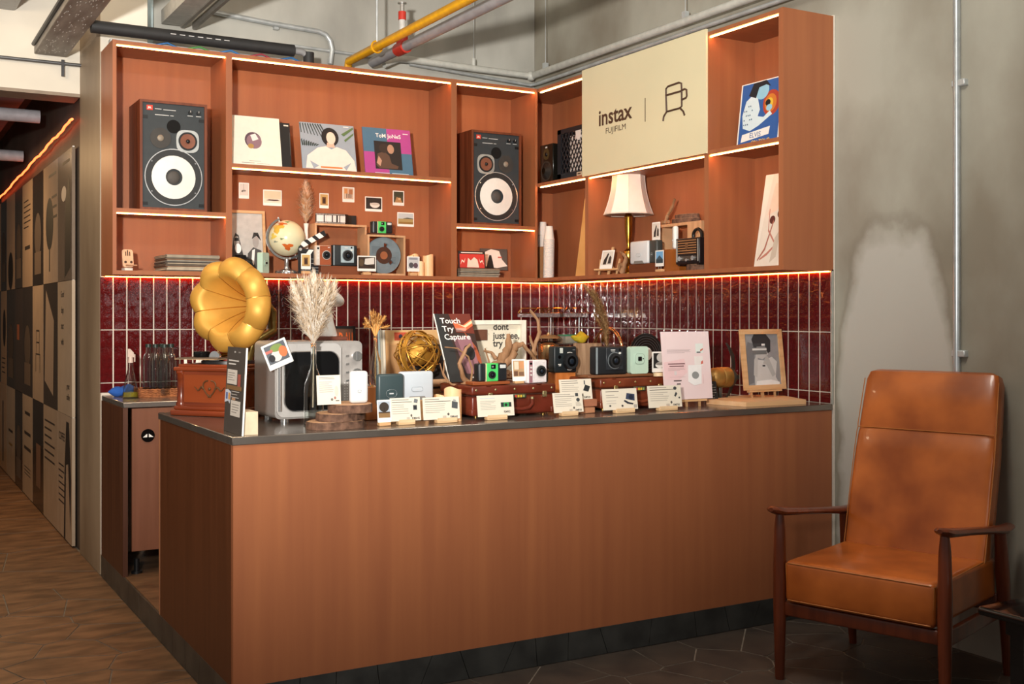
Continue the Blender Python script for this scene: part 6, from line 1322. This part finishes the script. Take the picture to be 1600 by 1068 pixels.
cx, w, zb, h = fitY(.30, 985, 1013, 541, 582); camera_mini('mint instant camera with a square centre lens on the board', w, onY(.30, 999, 541).z - ZS2 - .014, .03, (cx, .30, ZS2 + .0138), 0, 'bcd6c4')
p = onY(.36, 1024, 556); R_ = .100
t = thing('vinyl_record', 'black vinyl record standing behind the mint camera', 'record', (p.x, .42, ZS2 + .001), 0, None, -5)
part('disc', MB().cyl((0, .0, R_), (0, .004, R_), R_, M('121213', .18), n=56), t)
for k in range(4): part('groove_ring', MB().tube([(R_ * (.5 + .12 * k) * math.cos(2 * PI * i / 40), -.0004, R_ + R_ * (.5 + .12 * k) * math.sin(2 * PI * i / 40)) for i in range(40)], .0006, M('5a5a5c', .2), 4, closed=True), t)
part('centre_label', MB().cyl((0, -.0006, R_), (0, 0, R_), R_ * .32, M('d8d4cc', .5), n=28), t)
cx, w, zb, h = fitY(.27, 1017.5, 1041, 545, 577); photo('black and white coffee photo beside the pink poster', w, h, 'latte', (cx, .262, ZS2 + .020), 0)
t = thing('photo_stand', 'round pale wood foot holding the coffee photo', 'stand', (cx - .004, .270, ZS2 + .001)); part('foot', MB().cyl((0, 0, 0), (0, 0, .016), .024, M('e3c79f', .5), n=24), t)
# brown pampas in glass tube, on the wood log
xg = XY(942, .50); zg = onY(.50, 943, 545).z
t = thing('glass_tube', 'slender glass tube holding the brown grass plume', 'vase', (xg + .004, .47, ZS2 + .001)); hg_ = zg - ZS2 + .02
part('glass', MB().lathe([(.014, 0), (.015, .004), (.015, hg_), (.013, hg_), (.013, .006), (0, .005)], glass(), 18, cap=False), t)
t = thing('grass_plume', 'tall brown drooping grass plume before the corner tiles', 'plant', (xg + .004, .47, ZS2 + .001))
part('stem', MB().tube([(0, 0, .01), (0, 0, hg_ + .03)], .002, PAMB[1], 6), t)
e1 = onY(.47, 925, 450); tip = Vector((e1.x - xg - .004, .0, e1.z - ZS2 - .001)); pm = MB()
mid = Vector((-.012, 0, hg_ + .16))
plume(pm, (0, 0, hg_ - .02), mid, .028, 500, PAMB, 51, .1, .0016, .02); plume(pm, (-.004, 0, hg_ + .08), tip, .04, 700, PAMB, 52, .1, .0016, .02); plume(pm, mid, tip + Vector((-.05, 0, .02)), .03, 200, PAMB, 53, .2, .0012)
plume(pm, (-.004, 0, hg_ + .05), (-.075, 0, hg_ + .15), .025, 160, PAMB, 54, .1, .0014)
part('plume', pm, t, kind='stuff')
# ---- pink poster on easel
cx, w, zb, h = fitY(.22, 1037.5, 1112, 518, 622)
easel('wooden tabletop easel under the pink poster', (cx, .225, ZF), 0, w * .8, .22, 6, .028, peg=.0)
t = thing('poster_board', 'pale pink poster with a white camera drawing on the easel', 'poster', (cx, .212, ZF + .036), 0, None, -6); h = onY(.22, 1075, 518).z - ZF - .034
part('board', MB().box((0, .002, h / 2), (w, .004, h), M('eddbdc', .5, scale=2, h2='e6cccd')), t)
part('print', prints(MB(), -w / 2, 0, w, h, [('p', [(.02, .3), (.02, .55), (.45, .6), (.5, .4), (.3, .28)], 'e9c6c8'), ('l', .1, .68, .62, .74, 4, '9c8a8c'), ('r', .70, .68, .86, .82, 'dfe6e2'), ('r', .72, .68, .8, .7, '6b6f70'), ('p', [(.79, .7), (.85, .72), (.86, .75), (.8, .73)], 'c9705c'), ('r', .66, .49, .84, .63, 'e9e3e0'), ('p', [(.79, .51), (.84, .52), (.84, .57), (.8, .55)], 'd0685a'), ('r', 0.105, 0.518, 0.455, 0.533, '7d5a5c'), ('r', 0.130, 0.483, 0.430, 0.498, '7d5a5c'), ('l', .1, .42, .45, .47, 3, 'b39a9c'), ('p', [(.5, .26), (.52, .5), (.8, .5), (.78, .22), (.62, .2)], 'eceaea'), ('e', .66, .35, .075, .055, '8d8f8f'), ('r', .82, .22, .825, .36, 'c39a9c'), ('r', .26, .22, .34, .24, '6a6060'), ('r', .2, .27, .36, .285, '5a5050'), ('r', .12, .33, .45, .333, 'bda5a7'), ('r', .22, .36, .27, .42, 'd9cfcf')], y=-.0004), t, fix=False)
t = thing('black_card', 'black printed card standing beside the pink poster', 'card', (XY(1116, .30), .30, ZF), 0, None, -12); part('card', MB().box((0, .002, .055), (.06, .004, .11), M('1c1b1c', .5)), t); part('card_print', prints(MB(), -.03, 0, .06, .11, [('l', .1, .2, .9, .9, 6, '8f8b88')], y=-.0004), t, fix=False)
# ---- brass propeller motor
Yp = .42; p0, p1 = onY(Yp, 1112, 590), onY(Yp, 1137, 590); zc = p0.z - ZF
ob = Vector((p1.x, Yp, ZF))
t = thing('propeller_motor', 'old brass motor with a grey two-blade propeller', 'motor', ob)
ln = p1.x - p0.x; BR2 = M('b08a4c', .42, .5, scale=12, h2='8a6530'); GB = M('57564f', .45, .6, var=.2)
part('housing', MB().lathe([(.028, 0), (.042, .012), (.050, .03), (.052, ln * .6), (.049, ln * .7), (.052, ln * .75), (.052, ln + .02)], BR2, 28, T(-ln - .02, 0, zc) @ rot('Y', 90)), t)
part('tail', MB().lathe([(.02, -.05), (.024, -.02), (.028, 0)], GB, 20, T(-ln - .02, 0, zc) @ rot('Y', 90)), t)
part('front_cap', MB().lathe([(.052, 0), (.05, .018), (.035, .03), (.016, .034)], GB, 24, T(0, 0, zc) @ rot('Y', 90)), t)
part('hub', MB().lathe([(.022, .03), (.024, .04), (.022, .055), (.014, .058), (.014, .068), (0, .072)], GB, 6, T(0, 0, zc) @ rot('Y', 90), smooth=False), t)
def blade(pts, wd_):
    vs = []; n = len(pts)
    for i, (x, z) in enumerate(pts):
        f = math.sin(PI * (.15 + .85 * i / (n - 1))) * wd_ + .002
        for yy, xx in ((-f, -.004), (f, .004), (f, .008), (-f, 0)): vs.append((x + xx + yy * .9, yy * .7, z))
    return MB().add(vs, [(i * 4 + k, i * 4 + (k + 1) % 4, i * 4 + 4 + (k + 1) % 4, i * 4 + 4 + k) for i in range(n - 1) for k in range(4)] + [(0, 1, 2, 3), tuple(range(n * 4 - 4, n * 4))], GB, None, True)
part('blade', blade([(.035, zc + .01), (.038, zc + .06), (.03, zc + .11), (.008, zc + .15), (-.012, zc + .175)], .022), t)
part('blade', blade([(.035, zc - .01), (.025, zc - .045), (.01, zc - .08), (-.012, zc - .105)], .022), t)
part('stand', MB().cyl((-ln * .5, 0, 0), (-ln * .5, 0, zc - .045), .010, GB, n=12).lathe([(.055, 0), (.055, .008), (.02, .016)], M('1b1b1c', .5), 24, T(-ln * .5, 0, 0)), t)
# ---- plank and framed photo on easel
pa, pb = onZ(ZF, 1135, 631), onZ(ZF, 1265, 630)
t = thing('wood_plank', 'pale wooden plank under the framed photo at the counter end', 'plank', (0, 0, 0)); part('plank', MB().slab([(2.47, .07), (2.84, .055), (2.93, .30), (2.86, .42), (2.66, .42), (2.64, .355), (2.50, .355), (2.42, .30)], ZF, ZF + .022, M('e0b88e', .5, scale=4, stretch=(.6, 6, 6), h2='d3a678')), t)
Yq = .28; cx, w, zb, h = fitY(Yq, 1162.5, 1226.5, 514, 605); zq = ZF + .0226
easel('pale wooden easel holding the framed photo', (cx, Yq + .005, zq), 0, w * .85, .2, 7, .030, peg=0.0)
zt = onY(Yq, 1195, 514).z - zq - .036; e = .024
t = thing('picture_frame', 'pale wood frame with a black and white photo of someone holding a camera', 'frame', (cx, Yq - .010, zq + .0375), 0, None, -7)
for c, s in (((0, .006, e / 2), (w, .016, e)), ((0, .006, zt - e / 2), (w, .016, e)), ((-w / 2 + e / 2, .006, zt / 2), (e, .016, zt - 2 * e)), ((w / 2 - e / 2, .006, zt / 2), (e, .016, zt - 2 * e))): part('frame_bar', MB().box(c, s, PALEWOOD), t)
part('picture', prints(MB().box((0, .010, zt / 2), (w - 2 * e, .004, zt - 2 * e), M('8d8d8f', .3)), -w / 2 + e, e, w - 2 * e, zt - 2 * e, [('p', [(.0, 0), (.2, .05), (.3, .8), (.1, .85), (0, .6)], '6f6f72'), ('p', [(.22, .0), (.25, .3), (.35, .5), (.55, .48), (.78, .55), (.92, .45), (.85, .15), (.95, 0)], 'c3c1bf'), ('p', [(.22, .9), (.3, 1), (.65, 1), (.78, .88), (.75, .65), (.6, .6), (.3, .62)], '2f2e30'), ('p', [(.3, .55), (.35, .75), (.6, .75), (.68, .6), (.5, .5)], 'b5b2b0'), ('r', .22, .6, .64, .74, '6a6a6a'), ('r', .22, .68, .64, .72, 'd0d0ce'), ('r', .26, .75, .62, .82, '3c3c3e'), ('r', .5, .77, .6, .81, 'dcdcda'), ('p', [(.5, .42), (.62, .6), (.7, .5), (.85, .2), (.75, .15), (.6, .4)], 'aaa8a6'), ('p', [(.2, .2), (.25, .5), (.35, .6), (.36, .5), (.3, .15)], 'b5b3b1'), ('r', .48, .36, .56, .39, '3a3a3c'), ('p', [(.25, 0), (.28, .08), (.7, .1), (.95, .05), (.95, 0)], 'e4e2e0')], y=.0075), t, fix=False)

# ================================================================== armchair
th = math.radians(72); wv = Vector((math.cos(th), -math.sin(th), 0)); dvv = Vector((math.sin(th), math.cos(th), 0))
c0 = Vector((2.03, -.62, 0)) + wv * .33
t = thing('armchair', 'high-backed tan leather armchair with dark wooden arms and legs', 'chair', c0, -72)
TAN = M('bd672b', .28, scale=5.0, h2='8d4517', contrast=(.30, .68), bump=.03, detail=3, coat=.15); PIPE = M('a8662e', .4); CW = M('6b3018', .3, scale=5, stretch=(5, 5, .6), h2='52220f', coat=.2)
HWD = .33
def cush(mb, w, d, h, bev): pass
sz0, sz1 = .315, .482
part('seat_cushion', MB().rbox((0, .30, (sz0 + sz1) / 2), (.60, .64, sz1 - sz0), .022, TAN, seg=4), t)
for yy, zz in ((-.018, sz1 - .010), (-.018, sz0 + .012)): part('seat_piping', MB().tube([(-.285, yy, zz), (.285, yy, zz)], .0024, PIPE, 6), t)
for s in (-1, 1): part('seat_piping', MB().tube([(s * .29, -.012, sz0 + .02), (s * .296, -.012, sz1 - .015), (s * .292, .55, sz1 - .004)], .0024, PIPE, 6), t)
A = T(0, .47, .385) @ rot('X', -15)
bk = MB(); prof = [(-.02, .292), (.10, .295), (.30, .297), (.50, .297), (.585, .295), (.60, .2925), (.615, .294), (.72, .290), (.82, .286), (.855, .276), (.868, .25)]
vs = []
for z, hw in prof:
    f = 1.0 if z < .8 else (.9 if z < .84 else (.72 if z < .86 else .35)); dp = -.004 if .59 < z < .61 else 0
    ring_ = []
    for k in range(28):
        a = 2 * PI * k / 28; cx_ = math.copysign(abs(math.cos(a)) ** .28, math.cos(a)); cy_ = math.copysign(abs(math.sin(a)) ** .28, math.sin(a))
        ring_.append((hw * cx_, .055 + (.055 * f + dp) * cy_ + (.012 * math.sin(PI * min(1, max(0, z / .6))) * (-1 if cy_ < 0 else 0)), z))
    vs += ring_
n = len(prof)
bk.add(vs, [(i * 28 + k, i * 28 + (k + 1) % 28, i * 28 + 28 + (k + 1) % 28, i * 28 + 28 + k) for i in range(n - 1) for k in range(28)] + [list(range(28)), list(range(n * 28 - 28, n * 28))], TAN, A, True)
part('backrest', bk, t)
part('headrest_seam', MB().tube([A @ Vector((-.29, .002, .602)), A @ Vector((0, -.001, .602)), A @ Vector((.29, .002, .602))], .0022, PIPE, 6), t)
for s in (-1, 1): part('back_piping', MB().tube([A @ Vector((s * (hw + .0005), .006, z)) for z, hw in prof[:-2]], .0022, PIPE, 6), t)
for s in (-1, 1):
    lg = part('front_leg', MB().lathe([(.017, 0), (.019, .01), (.026, .30), (.027, .45), (.022, .60), (.016, .66)], CW, 18, T(s * .33, 0, 0)), t)
    part('rear_leg', MB().tube([(s * .33, .66, 0), (s * .33, .63, .25), (s * .33, .60, .42), (s * .33, .575, .605)], [.016, .024, .028, .022], CW, 14), t)
    arm = []
    prof = [(-.06, .010, .008), (-.045, .028, .014), (.0, .036, .018), (.2, .030, .015), (.45, .030, .015), (.58, .034, .018), (.66, .026, .014), (.70, .006, .006)]
    vs = []
    for (y, hw, hz) in prof:
        zc_ = .676 - .085 * (y + .05) / .7 + (.006 if y < -.04 else 0) + (.012 if y > .6 else 0)
        for k in range(10):
            a = 2 * PI * k / 10; vs.append((s * .335 + hw * math.cos(a), y, zc_ + hz * math.sin(a)))
    n = len(prof); part('armrest', MB().add(vs, [(i * 10 + k, i * 10 + (k + 1) % 10, i * 10 + 10 + (k + 1) % 10, i * 10 + 10 + k) for i in range(n - 1) for k in range(10)] + [list(range(10)), list(range(n * 10 - 10, n * 10))], CW, None, True), t)
    part('side_rail', MB().rbox((s * .318, .31, .275), (.024, .60, .06), .006, CW), t)
part('front_rail', MB().rbox((0, .01, .285), (.62, .026, .055), .006, CW), t)
part('rear_rail', MB().rbox((0, .61, .30), (.62, .026, .07), .006, CW), t)
# black side table cut by the frame
q = onZ(.46, 1526, 946)
t = thing('side_table', 'glossy black side table at the right edge of the picture', 'table', (q.x, q.y, 0), 0)
BK = M('0d0d0e', .12, coat=.4)
part('table_top', MB().rbox((.275, -.275, .445), (.55, .55, .03), .010, BK), t); part('apron', MB().box((.285, -.285, .40), (.44, .44, .06), BK), t)
for sx in (.10, .46):
    for sy in (-.46, -.10): part('leg', MB().box((sx, sy, .1875), (.05, .05, .375), BK), t)

# ================================================================== pipes and services
def pipe(name, label, pts, r, mat, extra=None, cat='pipe', n=14):
    t = thing(name, label, cat, (0, 0, 0)); part('run', MB().tube(pts, r, mat, n), t)
    if extra:
        for nm_, mb in extra: part(nm_, mb, t)
    return t
INS = M('2b2b2c', .6); YEL = M('e0a418', .4); GRP = M('9a9a9e', .45); LGP = M('c3c4bd', .45)
pp = onY(2.42, 135, 40); z_ = 3.012
e1 = onY(2.42, 459, 80); e2 = onY(2.42, 483, 88)
wr = [('print_mark', MB().box((.35 + .05 * i, 2.385, 3.016), (.03, .002, .004), M('cfcfcf', .5))) for i in range(7)]
pipe('insulated_pipe', 'thick black insulated pipe running above the shelf', [(-.08, 2.42, z_), (e1.x, 2.42, z_)], .035, INS, wr + [('grey_elbow', MB().tube([(e1.x - .01, 2.42, z_), (e1.x + .05, 2.42, z_), (e1.x + .085, 2.42, z_ - .02)], .02, M('8f8f90', .5), 12)), ('drop_sleeve', MB().cyl((e1.x + .092, 2.42, z_ + .0), (e1.x + .092, 2.42, 2.90), .032, INS))])
def wallp(px, py, Y=2.82): q = onY(Y, px, py); return (q.x, q.y, q.z)
cp = [wallp(330, 18), wallp(420, 36), wallp(497, 49), wallp(509, 54), wallp(516, 64), wallp(519, 78), wallp(516, 100)]
pipe('steel_conduit', 'galvanised conduit bending down behind the shelf top', cp, .016, GALV, [('clip', MB().box((cp[1][0] + .05, 2.835, cp[1][2] - .008), (.03, .03, .05), GALV))])
pipe('steel_conduit', 'thin galvanised conduit running behind the yellow pipe', [wallp(455, 71, 2.838), wallp(590, 90, 2.838), wallp(640, 97, 2.838)], .010, GALV)
def run(px, py, Y0, Y1):                                   # a straight run towards the room from a point on the back wall
    q = onY(Y0, px, py); return [(q.x, Y0, q.z), (q.x, Y1, q.z)]
yp = run(545, 96, 2.70, -1.2); (yx, yy, yz) = yp[0]
pipe('gas_pipe', 'bright yellow pipe running out overhead from the back wall', [(yx, 2.72, yz - .06), yp[0], yp[1]], .026, YEL, [('hanger', MB().tube([(yx + .034 * math.cos(a), 2.25, yz + .034 * math.sin(a)) for a in [2 * PI * i / 20 for i in range(20)]], .006, YEL, 6, closed=True).cyl((yx, 2.25, yz + .03), (yx, 2.25, 3.9), .007, GALV, n=8))])
gp = run(582, 98, 2.72, -1.2); (gx_, _, gz_) = gp[0]
RED = M('c93a2c', .4)
pipe('sprinkler_pipe', 'grey overhead pipe with a red tee beside the yellow pipe', gp, .031, GRP, [('red_tee', MB().cyl((gx_, 2.32, gz_), (gx_, 2.20, gz_), .040, RED).cyl((gx_, 2.26, gz_), (gx_, 2.26, gz_ + .09), .036, RED)), ('riser', MB().cyl((gx_, 2.26, gz_ + .08), (gx_, 2.26, gz_ + .17), .020, M('d0cfcb', .4)).cyl((gx_, 2.26, gz_ + .17), (gx_, 2.26, gz_ + .22), .024, RED)), ('sprinkler_head', MB().cyl((gx_, 2.26, gz_ + .22), (gx_, 2.26, gz_ + .27), .014, CHROME).cyl((gx_, 2.26, gz_ + .27), (gx_, 2.26, gz_ + .275), .028, CHROME))])
lp = [wallp(600, 101, 2.72), wallp(622, 92, 2.74), wallp(640, 93, 2.75), wallp(740, 107, 2.75), wallp(846, 121, 2.75)]
cz_ = lp[-1][2]; xw_ = W - .075
lp[-1] = (xw_ - .01, 2.75, cz_); ends = [(xw_, 2.70, cz_), (xw_, 1.3, cz_ + .0), (xw_, -.4, cz_)]
pipe('drain_pipe', 'pale grey pipe following both walls above the shelves', lp + ends, .023, LGP, [('elbow', MB().sphere((xw_ - .004, 2.745, cz_), .034, LGP, 16, 10)), ('hanger', MB().cyl((xw_, 2.56, cz_ + .02), (xw_, 2.56, 3.9), .003, GALV, n=6).box((xw_, 2.56, cz_ + .03), (.03, .03, .05), GALV)), ('hanger', MB().cyl((xw_, 1.05, cz_ + .02), (xw_, 1.05, 3.9), .003, GALV, n=6).box((xw_, 1.05, cz_ + .03), (.03, .03, .05), GALV)), ('hanger', MB().cyl((lp[3][0], 2.75, cz_ + .02), (lp[3][0], 2.75, 3.9), .003, GALV, n=6).cyl((lp[3][0], 2.75, cz_ + .02), (lp[3][0], 2.75, cz_ + .07), .014, LGP))])
pipe('steel_conduit', 'thin steel conduit below the pale grey wall pipe', [wallp(640, 100, 2.80), (xw_ + .02, 2.79, cz_ - .055), (xw_ + .03, 2.7, cz_ - .055), (xw_ + .03, -.3, cz_ - .055)], .012, GALV)
yc_ = YX(1492.5, W - .01)
pipe('wall_conduit', 'vertical steel conduit on the right concrete wall above the armchair', [(W, yc_, 3.9), (W, yc_, .9)], .016, M('c3c9cc', .3, .7), [('saddle_clip', MB().rbox((W + .005, yc_ - .012, onX(W, 1492, 131).z), (.03, .07, .03), .004, GALV, seg=1)), ('saddle_clip', MB().rbox((W + .005, yc_ - .012, onX(W, 1492, 552).z), (.03, .07, .03), .004, GALV, seg=1))])
# cable tray and strut over the entry
TRAY = M('a8a29a', .5, .2, scale=18, h2='857d74', stretch=(1, .2, 1)); xt0, xt1, zt_ = -.262, -.085, 3.011
tr = thing('cable_tray', 'rusty perforated cable tray running overhead above the entry', 'cable tray', (0, 0, 0))
part('floor_sheet', MB().box(((xt0 + xt1) / 2, 1.2, zt_), (xt1 - xt0, 4.1, .004), TRAY), tr)
for x in (xt0, xt1): part('side_wall', MB().box((x, 1.2, zt_ + .03), (.004, 4.1, .06), TRAY), tr)
pf = MB(); r = random.Random(9)
for i in range(130): pf.box((r.uniform(xt0 + .01, xt1 - .01), r.uniform(1.6, 3.2), zt_ - .0026), (.004, .02, .001), M('d0cdc6', .5))
part('perforation', pf, tr, kind='stuff')
part('black_cable', MB().tube([(xt0 - .012, 3.2, zt_ + .045), (xt0 - .012, -.8, zt_ + .045)], .012, BLACK, 8), tr)
hz_ = onY(3.27, 60, 96).z
pipe('steel_rod', 'slim grey steel rod crossing under the cable tray', [(-1.6, 3.255, hz_), (-.0, 3.255, hz_)], .010, M('6f7072', .4, .7), [('bracket', MB().box((onY(3.25, 98, 100).x, 3.245, hz_ - .03), (.018, .006, .10), M('4a4a4c', .4, .6)))])
zd = 3.16; xa, xb = onY(2.80, 245, 42).x, onY(2.80, 303, 52).x
dt = thing('duct_tray', 'grey flat duct with steel edge rails running out over the shelf', 'duct', (0, 0, 0))
part('duct', MB().box(((xa + xb) / 2 - .02, 1.0, zd + .05), (xb - xa - .09, 3.6, .08), M('c3c1b9', .6)), dt)
for x in (xb - .07, xb): part('rail', MB().box((x, 1.0, zd + .02), (.02, 3.6, .04), M('8f8c86', .4, .3)), dt)
st_ = onY(2.83, 228, 30)
tag(part('steel_channel', MB().box((st_.x, 2.825, 3.3), (.075, .03, 1.2), M('a8b8bb', .4, .5))), 'vertical galvanised channel on the back wall above the first speaker bay', 'channel')
tg = thing('trunking', 'galvanised wire trunking lying along the shelf top', 'trunking', (0, 0, 0))
part('channel', MB().box((.57, 2.50, 2.945), (1.08, .06, .05), GALV), tg)
for i, c in enumerate(('2f6fae', '4f9a4c', '3a7fc0', 'a83a4c', '2f6fae')): part('wire', MB().tube([(.25 + .18 * i, 2.46, 2.955), (.33 + .18 * i, 2.44, 2.975), (.42 + .18 * i, 2.45, 2.945), (.5 + .18 * i, 2.46, 2.93)], .005, M(c, .4), 6), tg)
q0 = onY(2.9, 0, 20)
lb = thing('ceiling_cassette', 'grey metal ceiling unit with its orange glow coloured onto a rim at the upper left', 'ceiling unit', (0, 0, 0))
qa = onZ(3.25, 20, 38)
part('unit', MB().rbox((qa.x - .22, qa.y - .45, 3.33), (.42, .9, .14), .02, M('8f8f90', .35, .5)), lb); part('rim', MB().rbox((qa.x - .20, qa.y - .43, 3.40), (.50, 1.0, .04), .02, M('d8943c', .5)), lb)  # orange rim colour stands in for light glowing around the unit
# corridor services
for i, (px, py, Y, rr_, lb_) in enumerate(((30, 180, 4.4, .045, 'nearer pale duct tube crossing the corridor ceiling'), (18, 243, 5.9, .045, 'farther pale duct tube crossing the corridor ceiling'))):
    q = onY(Y, px, py); xe = onY(Y, (62, 36)[i], py).x
    pipe('corridor_tube', lb_, [(-3.0, Y, q.z), (xe, Y, q.z)], rr_, M('a3a3a8', .5))
q = onY(3.9, 40, 165); tag(part('corridor_tray', MB().box((q.x - .05, 5.0, q.z + .12), (.16, 2.6, .05), M('7a3f2c', .5, .4))), 'rust-red cable tray on the corridor ceiling', 'cable tray')
